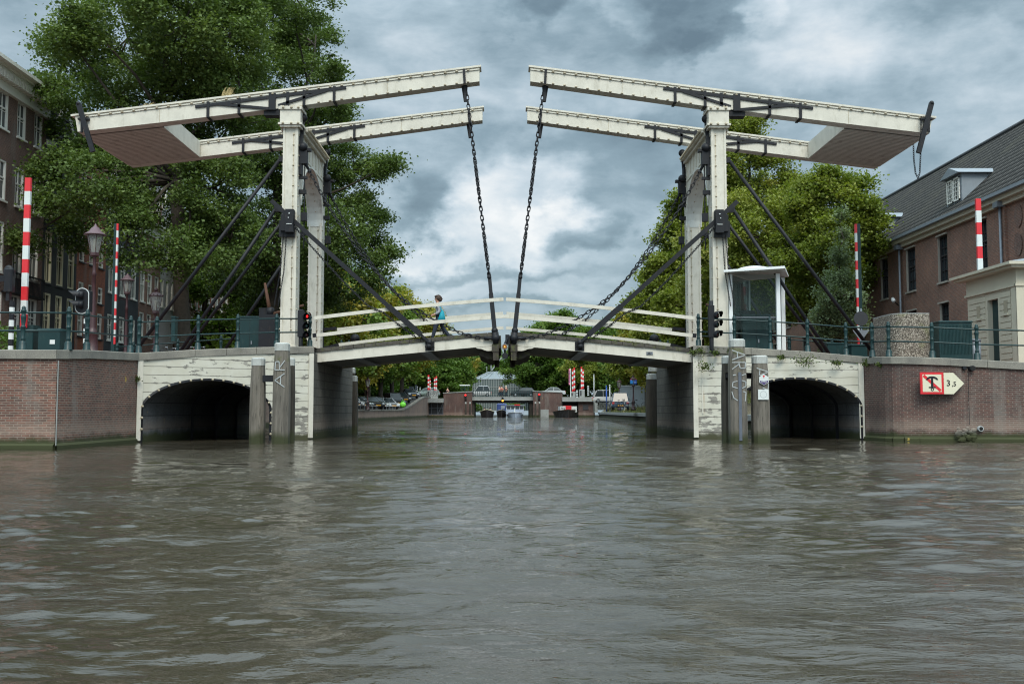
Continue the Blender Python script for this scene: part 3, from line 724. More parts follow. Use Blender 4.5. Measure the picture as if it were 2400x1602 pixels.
def cables(s):
    L=SIDE[s]
    # hanging lifting chains with their lower bars
    for (yc,w) in ((YN,'near'),(YF,'far')):
        x0=P(1092,210,YN).x+.02; z0=P(1092,213,YN).z; x1=P(1147,652,YN).x; z1=P(1147,652,YN).z; x2=P(1160,788,YN).x; z2=P(1160,780,YN).z
        x3=-.33; yb=35.62 if yc==YN else 41.25
        t=thing('lifting_chain','black chain hanging on the %s side from the tip of the %s lifting beam'%(w,L),'chain',(x1*s,yc,z1),'lifting chains of the drawbridge')
        c=MB(s); yy=lambda z: lerp(yb,yc,(z-3.6)/(z0-3.6))
        A=Vector((x0,yc,z0)); B=Vector((x1,yy(z1),z1)); c.smooth().chain([A,B],.215,.112,.0195); c.build('link_chain',M['black'],t)
        m=MB(s); Cc=Vector((x2,yb,z2)); m.bar(B+Vector((0,0,.1)),lerp(B,Cc,.35),.06,.13,(1,0,0)); m.bar(lerp(B,Cc,.3),Cc,.07,.16,(1,0,0)); m.smooth().ball(B,.08,8,6).ball(lerp(B,Cc,.97),.12,8,6)
        m.ball((x3,yb,3.60),.16,8,6).tube([Cc,(x3,yb,3.40)],.10,8); m.tube([(x3-.42,yb,3.60),(x3,yb,3.58)],.06,6); m.build('lower_bar',M['black'],t)
    # slack preventer chains from gateway to tip
    q=[(692,345),(726,402),(749,446),(791,517),(850,601),(920,680),(969,720),(1028,757),(1079,781),(1118,792),(1146,797)]
    for (yc,yb,w) in ((YN,35.62,'near'),(YF,41.25,'far')):
        pts=[]
        for i,(px,py) in enumerate(q):
            p=P(px,py,36.0); p.y=lerp(yc,yb,i/(len(q)-1)); 
            if yc==YF: p.x=p.x+0
            if py>=797: p.z=3.58
            pts.append(p)
        t=thing('slack_chain','%s one of the two sagging black chains from the %s gateway'%(w,L),'chain',(pts[0].x*s,yc,pts[0].z),'sagging chains of the drawbridge')
        c=MB(s); c.smooth().chain(pts[1:],.20,.104,.018); c.build('link_chain',M['black'],t)
        m=MB(s); m.smooth().tube([pts[0]+Vector((.05,0,0)),pts[1]],[.075,.045],8); m.ball(pts[1],.075,8,6); m.build('upper_bar',M['black'],t)
    # push strut through a gearbox on the near post
    a,b,c2=P(636,470,35.55),P(940,744,35.58),P(1007,802,35.60)
    t=thing('push_strut','thick black strut slanting from the %s gateway post to the leaf girder'%L,'strut',(a.x*s,35.5,a.z),'push struts of the drawbridge')
    m=MB(s); m.bar(a,b,.10,.155); m.bar(lerp(a,b,.9),lerp(b,c2,.7),.14,.20); m.bar(lerp(b,c2,.6),c2,.07,.10); m.smooth().ball(c2,.10,8,6); m.build('rod',M['black'],t)
    t=thing('winch_box','black gear housing with hanging hand chains on the front %s gateway post'%L,'gear housing',(P(677,522,35.5).x*s,35.5,P(677,522,35.5).z),'gear housings of the drawbridge')
    c=P(677,522,35.5); m=MB(s); m.box(c.x-.10,c.x+.19,35.32,35.66,c.z-.36,c.z+.47); m.prism([(c.x-.36,c.z+.1),(c.x-.08,c.z+.1),(c.x+.21,c.z-.36),(c.x+.21,c.z-.50),(c.x-.36,c.z-.50)],35.52,35.64)
    m.box(c.x-.28,c.x-.1,35.4,35.6,c.z-.3,c.z+.3)
    m.build('housing',M['black'],t)
    m=MB(s); m.smooth().ball((c.x+.05,35.3,c.z+.30),.028,6,4).ball((c.x+.02,35.3,c.z+.15),.022,6,4); m.smooth(False).box(c.x-.05,c.x+.14,35.30,35.32,c.z-.08,c.z-.06); m.build('bolt',M['offwhite'],t)
    for (a_,b_) in (((664,548),(643,716)),((671,553),(652,716))):
        p0,p1=P(*a_,35.5),P(*b_,35.5); mid=lerp(p0,p1,.5)+Vector((.06,0,0)); m=MB(s); m.chain([p0,mid,p1],.075,.042,.009); m.build('hand_chain',M['black'],t)
    t=thing('safety_chain','thin black chain under the push strut between the %s gateway post and the leaf'%L,'chain',(P(692,534,35.5).x*s,35.5,P(692,534,35.5).z),'thin chains of the drawbridge')
    m=MB(s); m.chain([P(690,530,35.5),P(725,572,35.5),P(800,655,35.55),P(862,716,35.6),P(900,733,35.6),P(940,765,35.6),P(975,790,35.6)],.11,.06,.013); m.build('link_chain',M['black'],t)
    # windlass cross with brown handles
    if s>0: ctr=P(634,738,36.6); ends=[P(621,663,36.6),P(712,715,36.6)]
    else: ctr=P(2366-1745,744,36.6); ends=[P(2366-1656,712,36.6),P(2366-1740,665,36.6)]
    t=thing('windlass','rusty brown windlass with long wooden handles behind the railing by the %s gateway post'%L,'windlass',(ctr.x*s,36.6,3.2),'hand windlasses')
    m=MB(s); m.box(ctr.x-.35,ctr.x+.3,36.3,36.9,3.1,ctr.z-.0); m.smooth().lathe([(.14,0),(.14,.3),(.05,.34)],(ctr.x,36.6,ctr.z-.05),10); m.smooth(False).box(ctr.x-.5,ctr.x-.1,36.9,37.2,3.3,ctr.z+.3); m.build('pedestal',M['black'],t)
    for e in ends: m=MB(s); m.smooth().tube([ctr,e],[.085,.045],7); m.build('handle',M['rust'],t)
for s in (1,-1):
    portal(s); balance(s); leaf(s); cables(s)
# bridge number plate on the right girder
g=thing('number_plate','small weathered plate reading 237 on the girder of the right bridge leaf','plate',P(1522,827,35.69))
MB().box(P(1515,820,35.7).x,P(1530,820,35.7).x,35.695,35.715,P(1520,831,35.7).z,P(1520,824,35.7).z).build('plate_board',M['zinc'],g)
def text(name,s,size,loc,rot,mat,parent=None,align='CENTER',ext=.002,bold=0):
    cu=bpy.data.curves.new(name,'FONT'); cu.body=s; cu.size=size; cu.align_x=align; cu.align_y='CENTER'; cu.extrude=ext; cu.offset=bold; cu.resolution_u=3
    ob=bpy.data.objects.new(name+'_tmp',cu); COL.objects.link(ob)
    dg=bpy.context.evaluated_depsgraph_get(); me=bpy.data.meshes.new_from_object(ob.evaluated_get(dg)); bpy.data.objects.remove(ob)
    from mathutils import Euler
    off=root_loc(parent) if parent else Vector((0,0,0))
    me.transform(Matrix.Translation(Vector(loc)-off)@Euler(rot).to_matrix().to_4x4()); me.materials.clear(); me.materials.append(mat)
    for pol in me.polygons: pol.material_index=0
    o=bpy.data.objects.new(name,me); COL.objects.link(o)
    if parent: o.parent=parent; CH.setdefault(parent.name,[]).append(o)
    return o
c=P(1522.5,827.5,35.69); text('number',"237",.10,c,(PI/2,0,0),M['black'],g,bold=.003)
# amber navigation lamp hanging between the two leaf tips
c=P(1183,812,35.3)
t=thing('navigation_lamp','round lit amber lamp on a grey bracket hanging between the two leaf tips','lamp',c)
m=MB(); m.smooth()
def disc(m,c,r,y0,y1,n=20):
    vs=[(c[0]+r*math.cos(2*PI*k/n),y,c[2]+r*math.sin(2*PI*k/n)) for y in (y0,y1) for k in range(n)]
    return m.add(vs,[tuple(range(n)),tuple(range(2*n-1,n-1,-1))]+[(k,k+n,(k+1)%n+n,(k+1)%n) for k in range(n)])
disc(m.smooth(False),c,.105,c.y-.02,c.y+.18); m.build('housing',M['zinc'],t)
m=MB(); disc(m,c,.085,c.y-.026,c.y-.021); lens=paint('amber_lens',(.20,.08,.01),.2,var=.1); m.build('lens',lens,t)
m=MB(); disc(m,c,.018,c.y-.032,c.y-.0262,10); m.build('bulb',M['amberlamp'],t)
m=MB(); m.bar(c+Vector((0,.1,.05)),c+Vector((.12,.3,.36)),.08,.08); m.box(c.x+.02,c.x+.17,c.y+.25,c.y+.35,c.z+.1,c.z+.45); m.tube([c+Vector((0,.1,-.1)),c+Vector((.01,.1,-.24))],.04,8); disc(m,c+Vector((.01,0,-.32)),.11,c.y+.0,c.y+.14); m.build('bracket',M['black'],t)
# straw tufts growing on the left lifting beam
for k,(px,py,h,n) in enumerate(((532,229,.42,70),(347,252,.26,34))):
    b=P(px,py,36.0); m=MB()
    for i in range(n):
        x=b.x+random.uniform(-.22,.12); l=h*random.uniform(.5,1.1); le=random.uniform(.02,.24)
        m.tube([(x,36+random.uniform(-.1,.1),b.z-.08),(x+le*.3,36,b.z+l*.6-.05),(x+le,36,b.z+l-.06)],[.008,.006,.003],3,False)
    tag(m.build('grass_tuft',M['straw']),'%s tuft of dry straw grass growing on top of the left lifting beam'%('taller, central' if k==0 else 'small, outer'),'grass tuft',group='dry tufts on the beam')
# ================================================================ quays, abutments, arches
def cope(px,py,D): p=P(px,py,D); return (p.x,D,p.z)
LC=[(-40,25.5,2.5),cope(0,819,26),cope(134,819.5,25.9),cope(155,819.7,26.35),cope(205,820,27.6),cope(260,823,29.4),cope(323,827,31.5)]
LF=[cope(323,827,31.5),cope(456,819,32.6),cope(600,813.5,33.8),cope(735,811,35.0)]
RF=[cope(1624,809,35.3),cope(1760,815,34.9),cope(1900,824,34.6),cope(2023,835,34.2)]
RC=[cope(2023,835,34.2),cope(2034,835.6,33.95),cope(2046,836,33.55),cope(2058,835.8,33.1),cope(2072,835.4,32.7),cope(2090,835.2,32.38),cope(2115,835.3,32.15),cope(2150,836.4,32.02),cope(2225,839,31.9),cope(2400,849,31.5),(40,31,2.5)]
def wall_strip(name,pts,mat,parent,zb=-1.0,cop=.235,out=0):
    me=MB(); u=0; uvs=[]
    for i in range(len(pts)-1):
        a,b=pts[i],pts[i+1]; me.add([(a[0],a[1],zb),(b[0],b[1],zb),(b[0],b[1],b[2]-cop),(a[0],a[1],a[2]-cop)],[(0,1,2,3)])
    o=me.build(name,mat,parent)
    # arc-length UV so the bricks keep their size round the bend
    uv=o.data.uv_layers[0].data; s=0; k=0
    for i in range(len(pts)-1):
        l=math.hypot(pts[i+1][0]-pts[i][0],pts[i+1][1]-pts[i][1])
        for (uu,vi) in ((s,0),(s+l,1),(s+l,2),(s,3)):
            z=[zb,zb,pts[i+1][2]-cop,pts[i][2]-cop][vi]; uv[k].uv=(uu,z); k+=1
        s+=l
    return o
def coping(name,pts,parent,over=.07,h=.235,depth=.55,blk=1.35):
    m=MB(); P3=[Vector(p) for p in pts]
    nrm=[]
    for i in range(len(P3)):
        d=(P3[min(i+1,len(P3)-1)]-P3[max(i-1,0)]); d.z=0; d.normalize(); nrm.append(Vector((d.y,-d.x,0)))
    # walk along, blocks with thin joints
    seg=[]
    for i in range(len(P3)-1):
        L=(P3[i+1]-P3[i]).length; n=max(1,round(L/blk)) if L>blk else 1
        for k in range(n): seg.append((i,k/n,(k+1)/n,L))
    for (i,a,b,L) in seg:
        g=.007/L
        a2,b2=(a+g if L>1 else a),(b-g if L>1 else b)
        pa,pb=P3[i].lerp(P3[i+1],a2),P3[i].lerp(P3[i+1],b2); na,nb=nrm[i].lerp(nrm[i+1],a2),nrm[i].lerp(nrm[i+1],b2)
        j=random.uniform(-.006,.006)
        vs=[]
        for (p,nn) in ((pa,na),(pb,nb)):
            o=p+nn*(over+j); q=p-nn*depth; e=.02
            vs+= [(o.x,o.y,o.z-h),(o.x,o.y,o.z-e),((o-nn*e).x,(o-nn*e).y,o.z),(q.x,q.y,o.z),(q.x,q.y,o.z-h)]
        m.add(vs,[(0,5,6,1),(1,6,7,2),(2,7,8,3),(3,8,9,4),(4,9,5,0),(0,1,2,3,4),(9,8,7,6,5)])
    return m.build(name,M['coping'],parent)
def arched_face(name,pts,mat,parent,c_px,spring_py,apex_py,l_px,r_px,cop=.235,zb=-1.0):
    """vertical curved-plan face with an elliptical arch cut out; returns face + arch outline"""
    A=Vector(pts[0][:2]); B=Vector(pts[-1][:2]); AB=B-A
    def hit(px):   # parameter along the face seen at px
        d=ray(px,900); r=Vector((d.x,d.y)); den=r.x*AB.y-r.y*AB.x; u=(A.y*r.x-A.x*r.y)/-den if den else 0
        return (r.y*A.x-r.x*A.y)/(r.x*AB.y-r.y*AB.x)
    ul,ur=hit(l_px),hit(r_px); uc=(ul+ur)/2; hw=(ur-ul)/2
    pc=A+AB*uc; zs=P(c_px,spring_py,pc.y).z; za=P(c_px,apex_py,pc.y).z
    zt=lambda u:[lerp(pts[i][2],pts[i+1][2],0) for i in range(1)][0]
    us=[Vector(p[:2]) for p in pts]; par=[(q-A).dot(AB)/AB.length_squared for q in us]
    def ztop(u):
        for i in range(len(par)-1):
            if u<=par[i+1] or i==len(par)-2: return lerp(pts[i][2],pts[i+1][2],(u-par[i])/(par[i+1]-par[i]))-cop
    N=28; cols=[0,ul]+[uc-hw*math.cos(PI*i/N) for i in range(1,N)]+[ur,1]
    def zarch(u):
        k=(u-uc)/hw
        if abs(k)>=.9999: return zs
        return zs+(za-zs)*math.sqrt(1-k*k)**1.15
    m=MB(); out=[]
    for i in range(len(cols)-1):
        u0,u1=cols[i],cols[i+1]; inside=ul-1e-6<=u0 and u1<=ur+1e-6
        z0,z1=(zarch(u0),zarch(u1)) if inside else (zb,zb)
        a,b=A+AB*u0,A+AB*u1
        m.add([(a.x,a.y,z0),(b.x,b.y,z1),(b.x,b.y,ztop(u1)),(a.x,a.y,ztop(u0))],[(0,1,2,3)])
    for u in cols[1:-1]: a=A+AB*u; out.append(Vector((a.x,a.y,zarch(u))))
    o=m.build(name,mat,parent)
    return o,out,(A,AB,ul,ur,zs,ztop)
def abutment(s_name,pts,side,arch):
    lab={'left':'left abutment: peeling white boarded face with low arch under granite coping','right':'right abutment: rust-streaked white boarded face with low arch and weeds'}[side]
    s=1 if side=='left' else -1
    t=thing('bridge_abutment',lab,'abutment',(-9.5*s,36,0),'abutments of the drawbridge')
    face,out,(A,AB,ul,ur,zs,ztop)=arched_face('boarded_face',pts,M['peel'],t,*arch)
    coping('coping',pts,t)
    # stone flank along the channel
    xi=-6.72*s; e=pts[-1] if side=='left' else pts[0]
    m=MB(); y0=e[1]+.02; m.box(min(xi,xi-.45*s),max(xi,xi-.45*s),y0,44.0,-1,3.02); m.build('stone_flank',M['stone'],t)
    # corner battens and edge strip of the boarded face
    m=MB()
    nrm=Vector((AB.y,-AB.x)).normalized()*1.0
    if nrm.y>0: nrm=-nrm
    def strip(u,w,z0,z1,th=.05):
        a=A+AB*u; d=AB.normalized()*w/2; o_=nrm*th
        vs=[(a.x-d.x,a.y-d.y),(a.x+d.x,a.y+d.y),(a.x+d.x+o_.x,a.y+d.y+o_.y),(a.x-d.x+o_.x,a.y-d.y+o_.y)]
        m.add([(x,y,z0) for x,y in vs]+[(x,y,z1) for x,y in vs],[(3,2,1,0),(4,5,6,7),(0,1,5,4),(1,2,6,5),(2,3,7,6),(3,0,4,7)])
    us=(.014,.985) if side=='left' else (.014,.985)
    for u in us: strip(u,.17,.06,ztop(u)-.0)
    if side=='left': strip(.80,.09,.1,ztop(.8))
    else: strip(.055,.04,.9,ztop(.05),.03)
    m.split('batten',M['white'],t)
    # iron arch ring with studs
    m=MB(); pl=[p+Vector((nrm.x,nrm.y,0))*.03 for p in out]; pl=[Vector((pl[0].x,pl[0].y,-.3))]+pl+[Vector((pl[-1].x,pl[-1].y,-.3))]
    for i in range(len(pl)-1): m.bar(pl[i],pl[i+1],.07,.06,(0,1,0)) 
    m.build('arch_ring',M['black'],t)
    b=MB().smooth(); acc=0
    for i in range(len(pl)-1):
        L=(pl[i+1]-pl[i]).length; 
        while acc<L:
            q=pl[i].lerp(pl[i+1],acc/L)+Vector((nrm.x,nrm.y,0))*.04
            if q.z>.2: b.ball(q,.042,7,5)
            acc+=.36
        acc-=L
    b.build('arch_stud',M['bolt'],t)
    # vaulted passage behind the arch
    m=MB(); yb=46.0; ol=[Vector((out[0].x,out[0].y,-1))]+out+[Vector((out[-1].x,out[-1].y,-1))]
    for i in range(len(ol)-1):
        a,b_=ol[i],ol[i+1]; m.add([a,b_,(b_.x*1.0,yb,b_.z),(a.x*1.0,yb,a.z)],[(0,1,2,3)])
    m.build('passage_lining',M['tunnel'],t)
    m=MB()
    for yy in (36.6,39.6,42.6): 
        m=MB()
        for i in range(len(ol)-1):
            a,b_=ol[i],ol[i+1]; c=Vector((out[len(out)//2].x,0,0)); k=.975
            f=lambda p:Vector((c.x+(p.x-c.x)*k,yy,p.z-.03 if p.z>zs else p.z)); m.bar(f(a),f(b_),.10,.05,(0,1,0))
        m.build('passage_rib',M['black'],t)
    # back wall of the abutment above and beside the passage
    m=MB(); xo=out[0].x if side=='left' else out[-1].x; xin=xi-.45*s
    xa_,xb_=sorted((out[0].x,out[-1].x))
    lo,hi=sorted((xo-2.0*s,xin))
    m.box(lo,hi,45.95,46.3,2.35,3.0)
    if side=='left': m.box(lo,xa_,45.95,46.3,-1,2.35); m.box(xb_,hi,43.9,46.25,-1,2.35)
    else: m.box(lo,xa_,43.9,46.25,-1,2.35); m.box(xb_,hi,45.95,46.3,-1,2.35)
    m.split('rear_wall',M['quaybrick'],t)
    return t
abutment('l',LF,'left',(483,957,889,333,634))
abutment('r',RF,'right',(1865,952,886,1715,2017))
for (side,pts,mat,lab) in (('left',LC,M['quaybrick'],'pinkish red brick quay wall with granite coping left of the bridge, no sign on it'),('right',RC,M['quaybrick2'],'dark red brick quay wall right of the bridge that carries the no anchoring sign')):
    t=thing('quay_wall',lab,'quay wall',(pts[len(pts)//2][0],pts[len(pts)//2][1],0),'brick quay walls')
    wall_strip('brick_face',pts,mat,t); coping('coping',pts,t)
    if side=='left':
        m=MB(); a=cope(136,819,25.85); m.box(a[0]-.010,a[0]+.008,25.885,25.915,.1,2.3); m.build('expansion_joint',M['concrete'],t)
    else:
        # soldier course, crack, drain pipes, broken toe
        m=MB(); c=P(2276,863,31.75); disc(m.smooth(False),c,.085,c.y-.13,c.y+.1); c2=P(2260,862,31.78); disc(m,c2,.06,c2.y-.05,c2.y+.1); m.build('drain_pipe',M['black'],t)
        m=MB(); disc(m,P(2276,863,31.75),.066,P(2276,863,31.75).y-.135,31.63); c3=P(2298,1004,31.7); disc(m,c3,.06,c3.y-.055,c3.y+.05); m.build('drain_bore',paint('bore',(.008,.008,.008),.9),t)
        m=MB(); disc(m,c3,.085,c3.y-.045,c3.y+.1); m.build('drain_pipe',M['chalk'],t)
        m=MB(); pts_=[P(2269,872,31.72),P(2270,920,31.72),P(2271.5,965,31.72),P(2272,995,31.72)]; m.tube(pts_,.009,4); m.build('crack',M['black'],t)
        m=MB().smooth(False); r=random.Random(5)
        for k in range(26):
            c=P(2262+r.uniform(-16,22),1018+r.uniform(-16,14),31.72); m.ball(c,r.uniform(.05,.13),6,4,(1,.45,.8))
        m.build('broken_masonry',M['stone'],t)
for (side,pts) in (('l',LC),('r',RC)):   # weathered footing just above the water
    m=MB()
    for i in range(len(pts)-1):
        a,b=Vector(pts[i]),Vector(pts[i+1]); d=(b-a); d.z=0; d.normalize(); n=Vector((d.y,-d.x,0))*.07
        m.add([a.xy.to_3d()+n+Vector((0,0,-1)),b.xy.to_3d()+n+Vector((0,0,-1)),b.xy.to_3d()+n+Vector((0,0,.10)),a.xy.to_3d()+n+Vector((0,0,.10)),b.xy.to_3d()+Vector((0,0,.16)),a.xy.to_3d()+Vector((0,0,.16))],[(0,1,2,3),(3,2,4,5)])
    par=[o for o in bpy.data.objects if o.name.startswith('quay_wall') and o.parent is None][0 if side=='l' else 1]
    m.build('footing',M['stone'],par)
# ---- no anchoring sign
c=P(2183,898,31.75); Yp=31.70
t=thing('anchor_sign','red-bordered no anchoring sign with cream arrow board reading 3,5','sign',c)
def px2(px,py,Y=Yp): p=P(px,py,Y); return (p.x,p.z)
a=px2(2157,923);b=px2(2210,872)
x0,x1,z0,z1=a[0],b[0],a[1],b[1]
MB().box(x0,x1,Yp-.03,Yp+.02,z0,z1).build('red_board',M['red'],t)
bd=.095*(x1-x0); cr=paint('sign_cream',(.66,.62,.47),.5,var=.08,scale=6)
MB().box(x0+bd,x1-bd,Yp-.034,Yp-.031,z0+bd,z1-bd).build('cream_field',cr,t)
m=MB(); w=x1-x0; yq=Yp-.037
m.add([(x0+bd,yq,z1-bd*1.9),(x0+bd*1.9,yq,z1-bd),(x1-bd,yq,z0+bd*1.9),(x1-bd*1.9,yq,z0+bd)],[(0,3,2,1)]); m.build('red_slash',M['red'],t)
m=MB(); cx=(x0+x1)/2; h=z1-z0; yq=Yp-.041; zz=lambda f:z0+f*h
# upside-down anchor: curved flukes on top, shank, stock and ring below
arc=[(cx+w*.27*math.sin(a_),zz(.62)+h*.20*math.cos(a_)) for a_ in np.linspace(-1.45,1.45,11)]
arc2=[(cx+w*.20*math.sin(a_),zz(.60)+h*.13*math.cos(a_)) for a_ in np.linspace(1.2,-1.2,11)]
n_=len(arc); 
for i in range(n_-1): m.add([(arc[i][0],yq,arc[i][1]),(arc[i+1][0],yq,arc[i+1][1]),(arc2[n_-2-i][0],yq,arc2[n_-2-i][1]),(arc2[n_-1-i][0],yq,arc2[n_-1-i][1])],[(0,1,2,3)])
m.box(cx-w*.05,cx+w*.05,yq-.001,yq+.001,zz(.30),zz(.78)); m.box(cx-w*.15,cx+w*.15,yq-.0015,yq+.0015,zz(.28),zz(.335))
for k in range(14):
    a0,a1=2*PI*k/14,2*PI*(k+1)/14; r0,r1=w*.035,w*.07; zc=zz(.215)
    m.add([(cx+r1*math.cos(a0),yq,zc+r1*math.sin(a0)),(cx+r1*math.cos(a1),yq,zc+r1*math.sin(a1)),(cx+r0*math.cos(a1),yq,zc+r0*math.sin(a1)),(cx+r0*math.cos(a0),yq,zc+r0*math.sin(a0))],[(0,1,2,3)])
m.build('anchor_symbol',M['black'],t)
ax0,ax1=x1+.01,px2(2259,898)[0]; am=px2(2234,898)[0]; zc=px2(2200,898)[1]; hh=h*.49
MB().prism([(ax0,zc-hh),(am,zc-hh),(ax1,zc),(am,zc+hh),(ax0,zc+hh)],Yp-.02,Yp+.01).build('arrow_board',cr,t)
text('distance',"3",.27,(ax0+.145,Yp-.024,zc),(PI/2,0,0),M['black'],t,bold=.004); text('distance',",5",.20,(ax0+.325,Yp-.024,zc-.025),(PI/2,0,0),M['black'],t,bold=.003)
# ---- mooring / fender piles
def pile(name_lab,x0p,x1p,ytop,D,base=-1,cap=True,mat='pilewood',capdrop=0,grp='timber fender piles',deep=.42):
    a,b=P(x0p,ytop,D),P(x1p,ytop,D); w=b.x-a.x; cx=(a.x+b.x)/2; zt=a.z
    t=thing('fender_pile',name_lab,'pile',(cx,D+w*.4,0),grp)
    m=MB(); k=w/2; c=k*.42; zc=zt-.22 if cap else zt
    def ring(kk,cc,z): return [(cx-kk+cc,D+ (k-kk),z),(cx+kk-cc,D+(k-kk),z),(cx+kk,D+(k-kk)+cc,z),(cx+kk,D+2*k-(k-kk)-cc,z),(cx+kk-cc,D+2*k-(k-kk),z),(cx-kk+cc,D+2*k-(k-kk),z),(cx-kk,D+2*k-(k-kk)-cc,z),(cx-kk,D+(k-kk)+cc,z)]
    rings=[ring(k*1.06,c,-1.2),ring(k*1.04,c,zc*.5),ring(k,c,zc-.65),ring(k*.86,c*.8,zc)]
    vs=[p for r_ in rings for p in r_]; fs=[tuple(range(24,32))]
    for r_ in range(3):
        for i in range(8): fs.append((r_*8+i,r_*8+(i+1)%8,r_*8+8+(i+1)%8,r_*8+8+i))
    m.add(vs,fs); m.build('timber',M[mat],t)
    if cap:
        m=MB(); r1=ring(k*.90,c*.8,zc-.03); r2=ring(k*.90,c*.8,zt-.04); r3=ring(k*.72,c*.6,zt+.0)
        m.add(r1+r2+r3,[tuple(range(16,24))]+[(i,(i+1)%8,8+(i+1)%8,8+i) for i in range(8)]+[(8+i,8+(i+1)%8,16+(i+1)%8,16+i) for i in range(8)])
        cpo=m.build('cap',M['capwhite'],t)
        m=MB().smooth(); m.ball((cx-k*.35,D+.035,zt-.13),.014,6,4).ball((cx+k*.35,D+.035,zt-.13),.014,6,4); m.build('nail',M['black'],cpo)
    return t,cx,zt,k
def graffiti(parent,strokes,cx,zc,D,sc,name='chalk_letter'):
    for st in strokes:
        m=MB()
        for i in range(len(st)-1):
            a,b=st[i],st[i+1]; m.bar((cx+a[0]*sc,D,zc+a[1]*sc),(cx+b[0]*sc,D,zc+b[1]*sc),.006,.024,(0,0,1) if abs(a[0]-b[0])>abs(a[1]-b[1]) else (1,0,0))
        m.build(name,M['chalk'],parent)
t1,c1,z1_,k1=pile('shorter light grey fender pile, left one of the left group, under the arch edge',586,618,837,31.2)
t2,c2,z2_,k2=pile('tallest grey fender pile of the left group, with chalky letters AR',640,676,802,30.8)
zc=P(655,865,30.8).z
# letters turned a quarter turn, reading upwards
Rt=lambda L_:[[(-y,x) for x,y in st] for st in L_]
A_=[[(0,0),(.5,1),(1,0)],[(.22,.4),(.78,.4)]]; R_=[[(0,0),(0,1)],[(0,1),(.6,.95),(.62,.6),(0,.5)],[(.2,.5),(.7,0)]]
graffiti(t2,[[(p[0]*.30+.14,p[1]*.42-.55) for p in st] for st in Rt(A_)],c2,zc,30.775,1.0)
graffiti(t2,[[(p[0]*.30+.14,p[1]*.42-.02) for p in st] for st in Rt(R_)],c2,zc,30.775,1.0)
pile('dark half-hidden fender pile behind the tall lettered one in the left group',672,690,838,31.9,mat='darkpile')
t=thing('pile_beam','black steel crossbeam joining the two front piles of the left group','beam',P(629,883,31.2))
a,b=P(616,879,31.3),P(645,894,31.3); m=MB(); m.box(a.x,b.x,31.25,31.55,b.z,a.z); m.build('steel_section',M['black'],t)
r1,cr1,zr1,kr1=pile('tallest fender pile of the right group, with scrawled letters and a dark steel strip',1712,1750,793,30.8)
r2,cr2,zr2,kr2=pile('fender pile of the right group that carries a hexagonal sign and a white square plate',1766,1803,832,31.0)
pile('dark fender pile half hidden at the left of the right group',1694,1722,833,31.6,mat='darkpile')
a,b=P(1730,872,30.8),P(1739.5,1032,30.8); MB().box(a.x,b.x,30.765,30.81,b.z,a.z).build('steel_strip',paint('blue_grey_steel',(.10,.115,.145),.6,var=.3,scale=5),r1)
zc=P(1730,870,30.8).z
def tr(st,dx,dz,sx=.42,sz=.30): # letters turned clockwise, reading downwards
    return [[(p[1]*sx+dx,-p[0]*sz+dz) for p in q] for q in st]
yG=30.775
graffiti(r1,tr(A_,-.22,.66),cr1,zc,yG,1); graffiti(r1,tr(R_,-.22,.28),cr1,zc,yG,1)
graffiti(r1,[[(-.2,-.12),(-.1,-.1)],[(.08,-.12),(.2,-.08)],[(-.06,-.3),(-.2,-.33),(-.22,-.47),(-.06,-.52)],[(.08,-.28),(.2,-.32),(.2,-.46),(.08,-.52)],[(-.24,-.62),(-.18,-.82),(-.06,-.9)],[(.1,-.62),(.2,-.64),(.17,-.92)]],cr1,zc,yG,1)
zc2=P(1785,880,31).z
graffiti(r2,[[(-.16,.24),(.2,.12),(-.08,.0)],[(-.06,.18),(-.08,.0)],[(.02,-.38),(.18,-.44),(.2,-.25)]],cr2,zc2,30.975,1)
t=thing('district_sign','white hexagonal sign with red arrow and purple band reading Plantage','sign',P(1790,889,30.95))
q=lambda px,py:px2(px,py,30.95)
poly=[q(1779.5,883),q(1790,876.5),q(1801.5,883),q(1801.5,896),q(1790.5,902),q(1779.5,896)]
MB().prism(poly,30.945,30.965).build('hexagon_board',M['offwhite'],t)
poly=[q(1781,891.5),q(1790,893),q(1800,891.5),q(1800,895.5),q(1790.5,901),q(1781,895.5)]; MB().prism(poly,30.940,30.944).build('purple_band',M['purple'],t)
a=q(1790,879); m=MB(); m.box(a[0]-.012,a[0]+.012,30.938,30.942,a[1]-.08,a[1]-.01); m.add([(a[0]-.045,30.94,a[1]-.035),(a[0]+.045,30.94,a[1]-.035),(a[0],30.94,a[1]+.01)],[(0,1,2)]); m.build('red_arrow',M['red'],t)
b_=q(1790.5,894.6); text('lettering',"Plantage",.06,(b_[0],30.938,b_[1]),(PI/2,0,0),M['offwhite'],t,ext=.001)
t=thing('square_plate','blank white square plate with a faint ring, nailed below the hexagonal sign','plate',P(1788,924,30.95))
a,b=q(1777,936),q(1801.5,912); MB().box(a[0],b[0],30.95,30.97,a[1],b[1]).build('plate_board',M['offwhite'],t)
m=MB(); cx_,cz_=(a[0]+b[0])/2,(a[1]+b[1])/2
for k in range(24):
    a0,a1=2*PI*k/24,2*PI*(k+1)/24; m.bar((cx_+.10*math.cos(a0),30.948,cz_+.10*math.sin(a0)),(cx_+.10*math.cos(a1),30.948,cz_+.10*math.sin(a1)),.003,.006)
m.build('faint_ring',M['zinc'],t)
t=thing('pile_beam','hollow black steel crossbeam joining the piles of the right group','beam',P(1760,880,31.2))
a,b=P(1704,873,31.35),P(1769,887,31.35); m=MB()
w=.03
